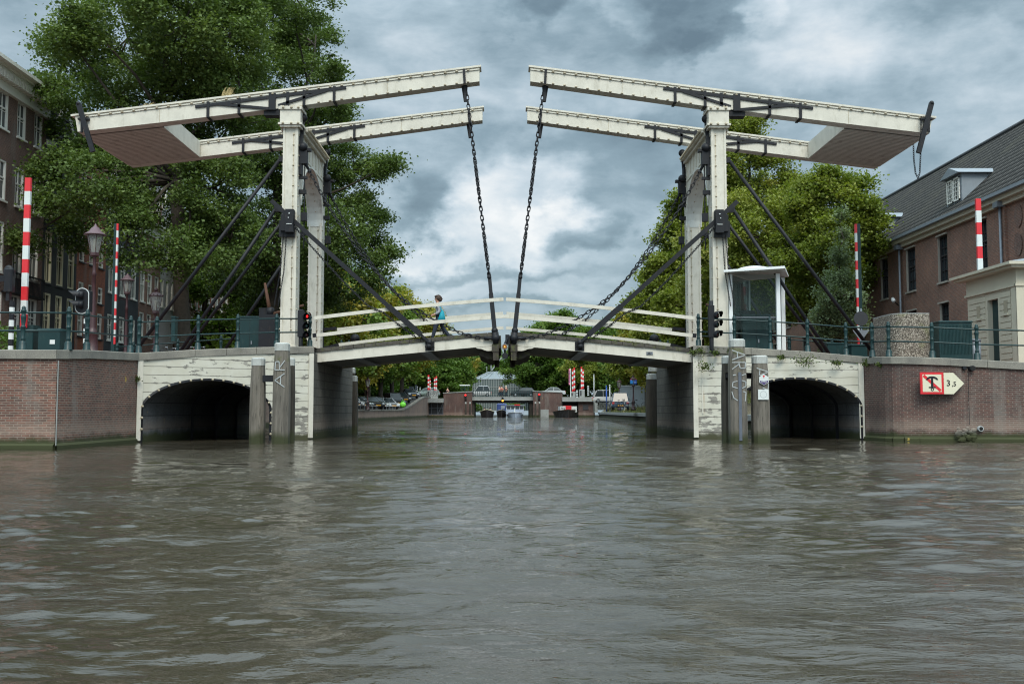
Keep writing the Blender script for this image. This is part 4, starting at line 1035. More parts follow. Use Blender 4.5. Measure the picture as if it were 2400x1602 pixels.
m.box(a.x,b.x,31.3,31.6,a.z-w,a.z); m.box(a.x,b.x,31.3,31.6,b.z,b.z+w); m.box(a.x,a.x+w,31.3,31.6,b.z,a.z); m.box(b.x-w,b.x,31.3,31.6,b.z,a.z); m.box(a.x,b.x,31.58,31.6,b.z,a.z); m.build('steel_section',M['black'],t)
for (a,b,y,D,lab) in ((813,832,861,46.6,'taller back pile behind the left abutment flank'),(814,837,880,45.2,'front pile with a white cap band beyond the left abutment flank'),(1520,1541,857,46.6,'taller back pile behind the right abutment flank'),(1516,1545,875,45.2,'front pile with a white cap beyond the right abutment flank')):
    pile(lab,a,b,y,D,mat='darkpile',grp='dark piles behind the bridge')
# ---- weeds on the right abutment and coping
r=random.Random(4)
for (px,py,sz,D,lab) in ((1650,858,.26,34.9,'round rusty green weed growing on the white corner of the right abutment'),(1830,838,.16,34.6,'small weed under the coping right of the tall piles'),(1885,845,.30,34.4,'widest weed clump hanging under the right abutment coping'),(1958,851,.18,34.2,'low weed under the coping above the right arch end'),(2032,850,.2,33.9,'yellowish weed at the corner of right abutment and brick quay'),(1640,822,.18,35.1,'weed tuft at the end of the right coping beside the bridge leaf'),(1625,826,.14,35.2,'bright green weed beside the hinge of the right leaf'),(1677,826,.14,34.8,'weed beside the signal pole foot'),(1713,820,.16,34.6,'yellow green weed behind the top of the tallest right pile'),(322,887,.14,31.4,'withered weed on the left corner batten of the left abutment'),(2062,854,.13,32.9,'tiny green weed under the coping of the right brick quay')):
    c=P(px,py,D); m=MB()
    for k in range(int(700*sz)):
        o=Vector((r.gauss(0,1)*(1.6 if sz==.30 else 1),r.uniform(-.9,0),r.gauss(0,.7)))*sz*.5; a=Vector((r.uniform(-1,1),r.uniform(-1,1),r.uniform(-1,1))).normalized()*.035; b=a.cross(Vector((r.random(),r.random(),r.random()))).normalized()*.02
        m.add([c+o-a,c+o-b,c+o+a,c+o+b],[(0,1,2,3)])
    tag(m.build('wall_weed',M['weed']),lab,'weed',group='weeds on the abutments')
# ================================================================ ground
def poly_ground(name,pts,mat,kind='structure'):
    m=MB(); m.add(pts,[tuple(range(len(pts)))]); o=m.build(name,mat); tag(o,kind=kind); return o
def grid_ground(name,rows,mat):   # rows: (Y, [(x,z),...]) joined in strips
    m=MB()
    for i in range(len(rows)-1):
        (y0,a),(y1,b)=rows[i],rows[i+1]
        for k in range(len(a)-1):
            m.add([(a[k][0],y0,a[k][1]),(a[k+1][0],y0,a[k+1][1]),(b[k+1][0],y1,b[k+1][1]),(b[k][0],y1,b[k][1])],[(0,1,2,3)])
    o=m.build(name,mat); tag(o,kind='structure'); return o
D0=.03
def lf(y): # left quay edge x and z for the near ground
    pts=[p for p in LC]
    return None
e=[(p[0],p[1],p[2]-D0) for p in LC]+[(p[0],p[1],p[2]-D0) for p in LF[1:]]
m=MB()
for i in range(len(e)-1):
    a,b=e[i],e[i+1]; m.add([a,b,(b[0],46,b[2]+.05),(a[0] if i else -80,46,a[2]+.2)],[(0,1,2,3)])
tag(m.build('pavement',M['paving']),kind='structure')
e=[(p[0],p[1],p[2]-D0) for p in RF]+[(p[0],p[1],p[2]-D0) for p in RC[1:]]
m=MB()
for i in range(len(e)-1):
    a,b=e[i],e[i+1]; m.add([a,b,(b[0] if i<len(e)-2 else 80,46,b[2]+.2),(a[0],46,a[2]+.05)],[(0,1,2,3)])
tag(m.build('pavement',M['paving']),kind='structure')
Z0=3.0
def lz(Y):   # street level on the left bank
    if Y<46: return 2.8
    if Y<80: return lerp(2.9,1.12,(Y-46)/34)
    if Y<126: return 1.12
    if Y<158: 
        t=(Y-126)/32; return 1.12+2.15*t*t*(3-2*t)
    return 3.27
def rz_(Y):
    if Y<46: return 2.8
    if Y<80: return lerp(2.9,1.05,(Y-46)/34)
    if Y<135: return 1.05
    if Y<158: return lerp(1.05,3.27,(Y-135)/23)
    return 3.27
def lx(Y): return -14.3+max(0,(Y-100))/60*2.3
def rx(Y): return 13.2+max(0,(Y-90))/70*2.0
Ys=[46,55,65,80,97,110,126,130,134,138,142,146,150,154,158,161]
grid_ground('street',[(y,[(-120,lz(y)),(lx(y)-.3,lz(y))]) for y in Ys],M['asphalt'])
grid_ground('street',[(y,[(rx(y)+3.2,rz_(y)),(120,rz_(y))]) for y in Ys],M['asphalt'])
grid_ground('ground',[(169,[(-200,3.2),(-16,3.2)]),(230,[(-200,3.0),(-16,3.0)]),(900,[(-900,3.0),(0,3.0)])],M['earth'])
grid_ground('ground',[(169,[(16,3.2),(200,3.2)]),(230,[(16,3.0),(200,3.0)]),(900,[(0,3.0),(900,3.0)])],M['earth'])
grid_ground('ground',[(215,[(-16,1.6),(16,1.6)]),(230,[(-16,3.0),(16,3.0)]),(260,[(-16,3.0),(16,3.0)])],M['earth'])
grid_ground('ground',[(900,[(-2500,3.0),(2500,3.0)]),(2800,[(-2500,3.0),(2500,3.0)])],M['earth'])
for sgn in (-1,1): grid_ground('ground',[(-80,[(sgn*40,2.3),(sgn*400,2.3)]),(25.4 if sgn<0 else 31,[(sgn*40,2.4),(sgn*400,2.4)]),(46,[(sgn*80,2.8),(sgn*400,2.8)])],M['earth'])
# canal walls beyond the bridge
t=thing('canal_wall','pale streaky brick canal wall on the far left bank, its top curving up to the distant bridge','canal wall',(-13.5,110,0))
wp_=[(lx(y),y,lz(y)+.0) for y in [44.5]+Ys]; wall_strip('brick_face',wp_,M['palequay'],t,cop=.12)
m=MB()
for i in range(len(wp_)-1):
    a,b=wp_[i],wp_[i+1]; m.add([(a[0]+.06,a[1],a[2]-.14),(b[0]+.06,b[1],b[2]-.14),(b[0]+.06,b[1],b[2]+.04),(a[0]+.06,a[1],a[2]+.04),(a[0]-.4,a[1],a[2]+.04),(b[0]-.4,b[1],b[2]+.04)],[(0,1,2,3),(3,2,5,4)])
m.build('coping',M['coping'],t)
t=thing('canal_wall','low concrete canal edge with dark timber sheeting under the grassy right bank','canal wall',(13.5,110,0))
m=MB()
for i in range(len(Ys)-1):
    a,b=Ys[i],Ys[i+1]; m.add([(rx(a)-.0,a,-1),(rx(b),b,-1),(rx(b),b,.5),(rx(a),a,.5)],[(3,2,1,0)])
m.build('timber_sheeting',M['darkpile'],t)
m=MB()
for i in range(len(Ys)-1):
    a,b=Ys[i],Ys[i+1]; m.add([(rx(a)-.15,a,.46),(rx(b)-.15,b,.46),(rx(b)-.15,b,.78),(rx(a)-.15,a,.78),(rx(a)+.4,a,.80),(rx(b)+.4,b,.80)],[(3,2,1,0),(4,5,2,3)])
m.build('concrete_edge',M['concrete'],t)
grid_ground('grass_bank',[(y,[(rx(y)+.3,.78),(rx(y)+1.6,.95+.3*(rz_(y)-1.0)),(rx(y)+3.3,rz_(y))]) for y in Ys],M['earth'])
# rough grass on that bank
rng=np.random.default_rng(11); n=15000
yy=rng.uniform(60,150,n); u=rng.uniform(.0,3.2,n)**1; xx=np.array([rx(a) for a in yy])+.3+u*.9; clump=(np.sin(yy*.9)+np.sin(yy*.37+2)+np.sin(xx*3))/3
zz=np.array([lerp(.78,rz_(a),min(1,max(0,b/3))) for a,b in zip(yy,u)])
h=(.12+.25*np.clip(clump+.3,0,1)+rng.uniform(0,.12,n))*np.where(rng.random(n)<.12,2.0,1)
le=rng.normal(0,.12,(n,2)); w=.03
co=np.stack([np.stack([xx-w,yy,zz],1),np.stack([xx+w,yy,zz],1),np.stack([xx+le[:,0]+.005,yy+le[:,1],zz+h],1),np.stack([xx+le[:,0]-.005,yy+le[:,1],zz+h],1)],1).reshape(-1,3)
leafmat('bank_grass_mat',[(0,(.06,.09,.02)),(.5,(.15,.16,.05)),(1,(.34,.26,.13))],.2)
g=npmesh('bank_grass',co,np.arange(4*n).reshape(-1,4),M['bank_grass_mat'],tone=np.clip(rng.random(n)*.8+.2*clump,0,1)); tag(g,'rough green and straw coloured grass along the right bank','grass',kind='stuff')
# ================================================================ iron railings
PROF=[(.115,0),(.115,.03),(.095,.05),(.095,.20),(.075,.23),(.055,.27),(.075,.29),(.048,.33),(.062,.52),(.062,.60),(.075,.62),(.055,.64),(.045,.66),(.068,.86),(.075,.90),(.055,.93),(.055,1.0),(.07,1.02),(.07,1.06),(.05,1.09),(.055,1.12),(.035,1.16),(.0,1.18)]
def railing(label,pts,grp,rails=(1.0,.52),post=True,ext=(None,None),pr=.026,sc=1.0):
    c=Vector(pts[len(pts)//2]); t=thing('canal_railing',label,'railing',c,grp)
    for p in pts:
        m=MB().smooth(); m.lathe([(r_*sc,z*sc) for r_,z in PROF],p,8,rot=PI/8); m.build('post',M['green'],t)
    full=([ext[0]] if ext[0] else [])+list(pts)+([ext[1]] if ext[1] else [])
    for h in rails:
        m=MB().smooth(); m.tube([Vector(p)+Vector((0,0,h*sc)) for p in full],pr*sc,7); m.build('rail',M['green'],t)
    return t
def on_path(path,px):   # point of the coping path seen at column px, set back a little
    d=ray(px,830); best=None
    for i in range(len(path)-1):
        a,b=Vector(path[i]),Vector(path[i+1]); 
        # solve a+(b-a)u on ray
        ex=b.x-a.x; ey=b.y-a.y; den=ex*d.y-ey*d.x
        if abs(den)<1e-9: continue
        u=(a.y*d.x-a.x*d.y)/den
        if -.02<=u<=1.02 and (a.y+ey*u)>0: best=a+(b-a)*u; 
    return best
def inset(p,s,dy=.28,dx=.25): return (p.x,p.y+dy,p.z)
Lp=[on_path(LC,px) for px in (40,148,)]
pl=[inset(on_path(LC,px),1) for px in (40,148)]+[tuple(on_path(LC,px)+Vector((-.25,.1,0))) for px in (220,)]+[tuple(on_path(LC,304)+Vector((-.1,.3,0)))]
railing('green iron railing along the brick quay wall left of the bridge',pl,'green iron canal railings',ext=((-40,25.8,2.5),None))
pl=[inset(on_path(LF,px),1) for px in (326,359,457,551,643,722)]
pl[0]=(pl[0][0]-.12,pl[0][1],pl[0][2])
railing('green iron railing on the coping above the left arch, ending at the left gateway',pl,'green iron canal railings')
Vv=lambda px,D,z:(P(px,800,D).x,D,z)
railing('green iron railing on the back edge of the left bridge approach',[Vv(275,41.5,2.65),Vv(313,41.6,2.7),Vv(417,41.8,2.85),Vv(518,41.9,3.0),Vv(640,42,3.1),Vv(732,42,3.15)],'green iron canal railings')
pl=[inset(on_path(RF,px),1) for px in (1641,1726,1811,1899,1990)]
railing('green iron railing on the coping above the right arch, from gateway to brick corner',pl,'green iron canal railings',ext=(None,inset(on_path(RC,2052),1)))
pl=[inset(on_path(RC,px),1) for px in (2052,2091,2194,2300)]
railing('green iron railing in front of the pebble-faced block and the beige kiosk',pl,'green iron canal railings',ext=(None,(19,31.6,2.5)))
railing('green iron railing on the back edge of the right bridge approach',[Vv(1640,42,3.15),Vv(1740,42,3.1),Vv(1850,41.9,3.0),Vv(1950,41.8,2.85),Vv(2060,41.5,2.7)],'green iron canal railings')
for s,L in ((1,'left'),(-1,'right')):
    t=thing('mooring_capstan','short green posts with a round drum behind the %s leaf'%L,'bollard',(-6.6*s,42,3.2),'green end posts')
    for px in (800,818): m=MB(s).smooth(); m.lathe([(r_*.8,z*.75) for r_,z in PROF],(P(px,800,42).x,42,3.1),8); m.build('post',M['green'],t)
    m=MB(s).smooth(); m.ball((P(832,793,42).x,42,P(832,793,42).z),.2,8,6); m.build('drum',M['black'],t)
# ================================================================ signals, barriers, lamps, cabinets
def hood(m,c,r,d=(0.35,-1,0),L=.28):
    d=Vector(d).normalized(); a=d.cross(Vector((0,0,1))).normalized(); up=Vector((0,0,1)); n=12; vs=[];fs=[]
    for j in (0,1):
        for k in range(n):
            t=PI*(-.12)+PI*1.24*k/(n-1); rr=r*(1.0 if j==0 else .96); l=L*j*(.55+.45*math.sin(max(0,min(PI,t))))
            vs.append(Vector(c)+a*math.cos(t)*rr+up*math.sin(t)*rr+d*l)
    for k in range(n-1): fs.append((k,k+1,n+k+1,n+k))
    return m.add(vs,fs)
for s in (1,-1):
    L=SIDE[s]; D=35.0 if s>0 else 35.1
    px0=706 if s>0 else 2366-1669+1.5
    t=thing('shipping_signal','black signal mast with three hooded lamps, %s, %s abutment'%('top one lit red' if s>0 else 'none lit',L),'signal',(P(px0,800,D).x*s,D,3.1),'shipping signals of the drawbridge')
    a=P(px0,725 if s>0 else 704,D-.2); 
    m=MB(s).smooth(); bz_=P(px0,826,D-.2).z; m.tube([a,(a.x,a.y,bz_+.15),(a.x-.03 ,a.y,bz_+.03),(a.x-.16 if s>0 else a.x-.14,a.y,bz_-.02),(a.x-.24,a.y+.1,bz_-.02)],.075,8); m.smooth(False).box(a.x-.1,a.x+.1,a.y-.1,a.y+.1,P(0,790,D).z,P(0,728 if s>0 else 716,D).z); m.build('mast',M['black'],t)
    for i,(px,py) in enumerate(((718,741),(717,763),(717,784)) if s>0 else ((686,738),(688,759),(686,783))):
        c=P(px,py,D-.25); 
        if s<0: c=P(2366-(1669+ (686-674) +0),py,D-.25)
        dr=(.45,-1,0) if s>0 else (-.6,-1,0)
        m=MB(s).smooth(); dd=Vector(dr).normalized(); m.tube([c-dd*.16,c],[.10,.125],12); hood(m,c,.14,dr,.26); h_=m.build('lamp_hood',M['black'],t)
        m=MB(s).smooth(); m.ball(c-dd*.04,.085,10,6,(1,.5,1)); m.build('lens',M['redlamp'] if (s>0 and i==0) else (M['deadgreen'] if i==1 else M['deadred']),h_)
        m=MB(s); m.bar(c-dd*.1,(a.x,a.y,c.z),.06,.06); m.build('bracket',M['black'],t)
def barrier(label,px0,ytop,ybot,D,width,stripes,back=None,lean=0,first='red'):
    a,b=P(px0,ytop,D),P(px0,ybot,D); t=thing('traffic_barrier',label,'barrier',(b.x,D,b.z),'raised red and white barrier arms')
    n=stripes; z0,z1=b.z,P(px0,ytop,D).z
    ro=MB().mat(0)
    m=MB()
    for i in range(n):
        za,zb=lerp(z1,z0,i/n),lerp(z1,z0,(i+1)/n); m.mat(0 if (i%2==0) else 1)
        m.box(b.x-width/2,b.x+width/2,D-.05,D+.05,zb,za)
    m.build('striped_arm',[M['red'],M['offwhite']],t)
    if back: m=MB(); m.box(b.x+back[0],b.x+back[1],D+.055,D+.3,z0-.6,z1+.02); m.build('arm_spine',M['green'],t)
    return t,b
t,b=barrier('wide raised red and white barrier arm beside the striped post at the far left',55,417,768,30.5,.175,11)
m=MB(); m.box(b.x-.25,b.x+.25,30.6,31.1,2.5,b.z+.1); m.build('pivot_box',M['green'],t)
t,b=barrier('thin raised barrier arm with dark spine among the left lamp posts',268.5,524,806,44,.07,17,back=(-.19,-.03))
t,b=barrier('raised red and white barrier arm rising behind the beige kiosk roof',2299,466,690,36.5,.19,8)
t,b=barrier('thin raised barrier arm right of the drawbridge beside the grey-leaved tree, dark spine behind',2012,525,806,42,.085,13,back=(.05,.22))
def lamp(label,px,ytop,D,kind='hat',zb=2.8,sc=1.0,grp='old street lamps'):
    p=P(px,ytop,D); H=(p.z-zb); t=thing('street_lamp',label,'street lamp',(p.x,D,zb),grp)
    x=p.x; lh=.95*sc; zl=p.z-lh-.1
    m=MB().smooth(); m.lathe([(.26*sc,0),(.26*sc,.12),(.2*sc,.18),(.17*sc,.75),(.2*sc,.8),(.12*sc,.9),(.095*sc,1.0),(.07*sc,(zl-zb)*.62),(.06*sc,(zl-zb)*.8),(.09*sc,(zl-zb)*.81),(.055*sc,(zl-zb)*.84),(.05*sc,zl-zb-.08),(.10*sc,zl-zb)],(x,D,zb),10); m.build('post',M['burg'],t)
    m=MB().smooth(); m.tube([(x-.28*sc,D,zl-.25),(x+.28*sc,D,zl-.25)],.014*sc,5); m.ball((x-.28*sc,D,zl-.25),.03,6,4).ball((x+.28*sc,D,zl-.25),.03,6,4); m.build('ladder_bar',M['burg'],t)
    n=6; m=MB(); m.lathe([(.14*sc,0),(.27*sc,.62*sc)],(x,D,zl+.08),n); g=m.build('lantern_glass',M['lanternglass'],t)
    m=MB()
    for k in range(n):
        a=2*PI*k/n; m.bar((x+.14*sc*math.cos(a),D+.14*sc*math.sin(a),zl+.08),(x+.27*sc*math.cos(a),D+.27*sc*math.sin(a),zl+.08+.62*sc),.018,.018)
    m.lathe([(.07*sc,-.05),(.16*sc,0),(.15*sc,.1)],(x,D,zl),n); m.build('lantern_frame',M['burg'],t)
    m=MB().smooth(); m.lathe([(.05,0),(.06,.42*sc)],(x,D,zl+.14),8); m.build('bulb_sleeve',M['cream'],t)
    m=MB()
    if kind=='hat': m.smooth().lathe([(.37*sc,.0),(.35*sc,.03),(.20*sc,.13*sc),(.13*sc,.24*sc),(.05*sc,.30*sc),(.03,.36*sc),(.0,.40*sc)],(x,D,zl+.70*sc),14); m.build('lamp_hat',M['hat'],t)
    else:
        m.lathe([(.30*sc,0),(.30*sc,.03),(.17*sc,.16*sc),(.06*sc,.22*sc),(.09*sc,.27*sc),(.09*sc,.32*sc),(.03*sc,.36*sc),(0,.42*sc)],(x,D,zl+.70*sc),n)
        for k in range(12): a=2*PI*k/12; m.ball((x+.29*sc*math.cos(a),D+.29*sc*math.sin(a),zl+.76*sc),.03,5,4)
        m.build('lamp_crown',M['burg'],t)
    return t
lamp('big burgundy street lamp with a wide hat, nearest in front of the red brick house',224,527,33.5,sc=1.0)
lamp('smaller burgundy hat lamp right of the thin striped barrier arm',299,641,47,sc=.92)
lamp('crown-topped iron lantern beside the elm trunk',366,676,44,kind='crown',sc=1.05)
def stripepole(m,x,D,z0,z1,r=.055,n=8):
    for i in range(n): m.mat(i%2); m.lathe([(r,0),(r,(z1-z0)/n)],(x,D,z0+(z1-z0)*i/n),10)
# traffic lights at the left
p=P(25,812,30); t=thing('traffic_light','black traffic light seen from behind on a black and white striped post, far left edge','traffic light',(p.x,30,2.75),'traffic lights by the left quay')
m=MB(); stripepole(m,p.x,30,2.75,P(25,705,30).z,.075,8); m.build('striped_post',[M['offwhite'],M['black']],t)
a,b=P(11,684,30),P(32,630,30); m=MB(); m.bbox(a.x,b.x,29.9,30.15,a.z,b.z,.03); m.box(a.x+.06,b.x-.08,29.95,30.1,P(0,705,30).z,a.z); m.box(a.x-.5,a.x,29.97,30.07,P(0,660,30).z,P(0,645,30).z); m.smooth().ball((a.x+.1,30.0,b.z-.1),.17,8,6,(1,.4,1.3)); m.build('signal_head',M['black'],t)
p=P(199,812,31.5); t=thing('traffic_light','black traffic light with white-edged backboard on a striped post beside the big lamp','traffic light',(p.x,31.5,2.8),'traffic lights by the left quay')
m=MB(); stripepole(m,p.x,31.5,2.8,P(199,735,31.5).z,.06,8); m.build('striped_post',[M['offwhite'],M['black']],t)
a,b=P(196,730,31.5),P(214,681,31.5); m=MB(); m.bbox(a.x-.05,b.x,31.4,31.65,a.z,b.z,.03); m.build('signal_head',M['black'],t)
for wv_,mat,k in ((.0,M['offwhite'],1.0),(.0,M['black'],.9)):
    cx_=P(193,705,31.4).x; cz_=P(193,705,31.4).z; hh=(b.z-a.z)*.62; ww=.22
    poly=[(cx_+ww*k*math.sin(a_),cz_+(hh-ww)*(1 if math.cos(a_)>0 else -1)+ww*k*math.cos(a_)) for a_ in np.linspace(0,2*PI,24)[:-1]]
    MB().prism(poly,31.37-(.004 if k<1 else 0),31.39).build('backboard',mat,t)
for zz_ in (.18,-.12): m=MB().smooth(); hood(m,(cx_-.05,31.33,cz_+zz_),.13,(-1,-.25,0),.35); m.tube([(cx_+.05,31.33,cz_+zz_),(cx_-.06,31.31,cz_+zz_)],.12,10); m.build('lamp_hood',M['black'],t)
def cabinet(label,px0,px1,y0,y1,D,depth=.5,mat='green',slots=False,sign=False,grp='green utility cabinets',zb=None,corr=False):
    a,b=P(px0,y1,D),P(px1,y0,D); z0=zb if zb is not None else a.z
    t=thing('utility_cabinet',label,'cabinet',((a.x+b.x)/2,D,z0),grp)
    m=MB(); m.bbox(a.x,b.x,D,D+depth,z0,b.z-.03,.015); 
    if corr:
        n=22
        for k in range(n): x=lerp(a.x+.08,b.x-.04,k/(n-1)); m.box(x-.012,x+.012,D-.015,D,z0+.38,b.z-.12)
    m.build('housing',M[mat],t)
    m=MB(); m.bbox(a.x-.02,b.x+.02,D-.03,D+depth+.03,b.z-.03,b.z+.02,.015); m.build('lid',M[mat],t)
    w=(b.x-a.x)
    if w>.7 and not corr:
        m=MB(); m.box(a.x+w*.5-.006,a.x+w*.5+.006,D-.006,D,z0+.05,b.z-.06); m.build('door_gap',M['black'],t)
        m=MB(); m.box(a.x+w*.5+.05,a.x+w*.5+.09,D-.03,D,z0+.45,z0+.58); m.build('handle',M['zinc'],t)
    if sign: m=MB(); m.box(a.x+w*.55,a.x+w*.78,D-.008,D-.003,b.z-.42,b.z-.30); m.build('notice',M['offwhite'],t)
    return t
cabinet('low dark green cabinet beside the foot of the wide barrier arm',43,78,773,817,28.2,zb=2.55)
cabinet('green double-door cabinet with a small white notice between the first railing posts',88,141,771,818,28.0,sign=True,zb=2.55)
cabinet('slim upright green cabinet behind the railing near the raking stays',400,411,742,800,38,.3)
cabinet('square green cabinet left of the windlass on the left approach',561,610,742,808,36.9,.8,zb=3.0)
cabinet('square green cabinet under the left gateway post, right of the windlass',648,693,745,811,36.3,.6,zb=3.0)
cabinet('wide green cabinet inside the glass control booth',1740,1806,737,806,35.9,.5,zb=3.0)
cabinet('low green cabinet with open top left of the thin right barrier arm',1940,1983,804,833,38,.6,zb=2.6)
cabinet('low green cabinet at the foot of the thin right barrier arm',1996,2033,808,833,37.4,.6,zb=2.6)
cabinet('tall ribbed green cabinet between the pebble-faced block and the kiosk',2203,2278,753,840,33.0,.9,zb=2.5,corr=True)
t=thing('hedge','dark green hedge at the far left edge behind the striped post','hedge',(-15.5,33,2.6))
rng=np.random.default_rng(2)
def leafball(name,parent,centres,n,size,mat,rng,flat=.8,tone0=.3,up=.4):
    C_=np.array([c[:3] for c in centres]); Rr=np.array([c[3] for c in centres]); wgt=Rr**2; idx=rng.choice(len(C_),n,p=wgt/wgt.sum())
    d=rng.normal(size=(n,3)); d/=np.linalg.norm(d,axis=1)[:,None]; rr=Rr[idx]*rng.uniform(.45,1.05,n)**.6
    pos=C_[idx]+d*rr[:,None]*np.array([1,1,flat])
    a=rng.normal(size=(n,3)); a[:,2]*=.6; a/=np.linalg.norm(a,axis=1)[:,None]; b=np.cross(a,rng.normal(size=(n,3))+np.array([0,0,up*3])); b/=np.linalg.norm(b,axis=1)[:,None]+1e-9
    s=size*rng.uniform(.6,1.3,n)[:,None]
    co=np.stack([pos-a*s*.5,pos-b*s*.32,pos+a*s*.5,pos+b*s*.32],1).reshape(-1,3)
    tone=np.clip(rng.normal(tone0,.16,n),0,1)
    off=np.array(root_loc(parent)) if parent is not None else np.zeros(3)
    return npmesh(name,co-off,np.arange(4*n).reshape(-1,4),M[mat],parent,tone)
leafball('foliage',t,[(-15.4,31.5,3.0,.8),(-16.1,31.5,3.0,1.0),(-15.2,32,2.8,.7)],3500,.10,'leaf_mid',rng)
# ---- right side: glass control booth
D=35.6; t=thing('control_booth','glass bridge-keeper booth with white posts and a shallow domed roof beside the right gateway','booth',(P(1770,800,D).x,D,3.0))
zt=P(0,640,D).z; zb=3.0; posts=[(1709,1717,D),(1751,1759,D+1.9),(1820,1829,D-.1),(1831,1840,D+.9)]
x0=P(1712,700,D).x; x1=P(1825,700,D).x; xb0=P(1712,700,D).x
for (a,b,d_) in posts:
    m=MB(); m.box(P(a,700,d_).x,P(b,700,d_).x,d_,d_+.13,zb-.1,zt); m.build('post',M['alum'],t)
for (p0,p1) in (((x0+.1,D+.06),(x1,D+.02)),((x0,D+.1),(P(1755,700,D+1.9).x,D+1.9)),((P(1755,700,D+1.9).x,D+1.95),(P(1835,700,D+.9).x+.1,D+1.0))):
    m=MB(); m.bar((p0[0],p0[1],(3.9+zt)/2),(p1[0],p1[1],(3.9+zt)/2),.02,zt-3.9); m.build('glass_pane',M['clear'],t)
    m=MB(); m.bar((p0[0],p0[1]-.01,4.35),(p1[0],p1[1]-.01,4.35),.03,.03); m.build('glazing_bar',M['zinc'],t)
cx_=(P(1692,700,D).x+P(1866,700,D).x)/2; hw=(P(1866,700,D).x-P(1692,700,D).x)/2; zr=P(0,637,D).z
m=MB(); m.add([(cx_-hw,D-.35,zr-.03),(cx_+hw*.55,D-.75,zr+.05),(cx_+hw,D+.9,zr-.03),(cx_-hw*.2,D+2.5,zr+.0)]+[(cx_-hw,D-.35,zr+.05),(cx_+hw*.55,D-.75,zr+.14),(cx_+hw,D+.9,zr+.05),(cx_-hw*.2,D+2.5,zr+.08)],[(3,2,1,0),(4,5,6,7),(0,1,5,4),(1,2,6,5),(2,3,7,6),(3,0,4,7)]); m.build('roof_plate',M['alum'],t)
m=MB().smooth(); m.lathe([(.85,0),(.72,.10),(.5,.19),(.25,.24),(0,.26)],(cx_-.0,D+.7,zr+.08),20); m.build('roof_dome',M['alum'],t)
m=MB(); m.box(x0-.05,x1+.35,D-.1,D+2.1,2.7,3.02); m.build('plinth',M['coping'],t)
# pebble-faced block, kiosk, bin, signs
a,b=P(2057,836,33.6),P(2178,733,33.6); t=thing('concrete_block','big rounded block faced with exposed pebbles behind the right railing','concrete block',((a.x+b.x)/2,34,2.6))
a.x=13.22; n=10; w=b.x-a.x; poly=[(a.x,33.6+1.9),(a.x,33.6+.45)]+[(a.x+.45-.45*math.cos(k*PI/2/6),33.6+.45-.45*math.sin(k*PI/2/6)) for k in range(1,7)]+[(b.x,33.6),(b.x,33.6+1.9)]
m=MB(); m.prism(poly,2.4,b.z-.03,axis='z'); m.build('pebble_body',M['aggregate'],t); m=MB(); m.prism(poly,b.z-.03,b.z,axis='z'); m.build('top_slab',M['concrete'],t)
c=P(2284,842,33.4); t=thing('litter_bin','round grey metal litter bin with a rim, between ribbed cabinet and kiosk','bin',(c.x,33.4,2.5))
zt_=P(0,794,33.4).z; m=MB().smooth(); m.lathe([(.19,0),(.21,.3),(.205,zt_-2.55)],(c.x,33.4,2.5),16); m.build('drum',M['zinc'],t); m=MB().smooth(); m.lathe([(.225,0),(.225,.05),(.17,.07)],(c.x,33.4,zt_-.06),16); m.build('rim',M['zinc'],t)
t=thing('yield_sign','back of a triangular yield sign on a pole by the right barrier','road sign',(P(2018,780,41).x,41,2.8))
q1,q2,q3=P(1998,773,41),P(2038,773,41),P(2018,800,41); m=MB(); m.add([q1,q2,q3,q1+Vector((0,.03,0)),q2+Vector((0,.03,0)),q3+Vector((0,.03,0))],[(0,2,1),(3,4,5),(0,1,4,3),(1,2,5,4),(2,0,3,5)]); m.build('sign_plate',M['zinc'],t)
m=MB().smooth(); m.tube([(q3.x+.05,41.06,2.7),(q3.x+.05,41.06,q1.z+.9)],.035,8); m.build('pole',M['zinc'],t)
c=P(2018,746,40.9); m=MB(); disc(m,c,.30,c.y,c.y+.03); m.build('sign_disc',M['slate'],t)
# beige kiosk: its long side faces the canal
XK=17.3; yk0,yk1=33.3,36.9; zb=2.3; zt=5.95
t=thing('kiosk','beige painted kiosk with grooved walls, moulded cornice and dark door','kiosk',(XK,35,2.4))
mk=lambda u,v,n:(XK-n,u,v)
def kb(m,ua,ub,va,vb,na,nb):
    vs=[mk(u,v,n) for n in (na,nb) for (u,v) in ((ua,va),(ub,va),(ub,vb),(ua,vb))]; m.add(vs,[(0,1,2,3),(7,6,5,4),(0,4,5,1),(1,5,6,2),(2,6,7,3),(3,7,4,0)])
dA,dB=34.62,35.38; zd=5.28-.35
m=MB(); m.box(XK+.3,XK+3.6,yk0+.01,yk1-.01,zb,zt-.05); kb(m,yk0,dA,zb,zt,-.3,0); kb(m,dB,yk1,zb,zt,-.3,0); kb(m,dA,dB,zd,zt,-.3,0)
k=0; z=zb+.25
while z<5.15:
    kb(m,yk0+.42,dA-.14,z,z+.175,0,.022); kb(m,dB+.14,yk1-.12,z,z+.175,0,.022); z+=.215
kb(m,yk0-.02,yk0+.32,zb,zt-.75,0,.05); m.box(XK-.05,XK+.35,yk0-.05,yk0,zb,zt-.75); m.build('wall',M['beige'],t)
m=MB(); kb(m,yk0-.06,yk1+.05,zt-.75,zt-.67,0,.09); kb(m,yk0-.03,yk1+.02,zt-.67,zt-.15,0,.03); kb(m,yk0-.35,yk1+.35,zt-.15,zt-.06,-3.8,.34); kb(m,yk0-.45,yk1+.45,zt-.06,zt+.04,-3.9,.46)
m.box(XK-.09,XK+3.7,yk0-.09,yk0-.01,zt-.75,zt-.67); m.build('cornice',M['beige'],t)
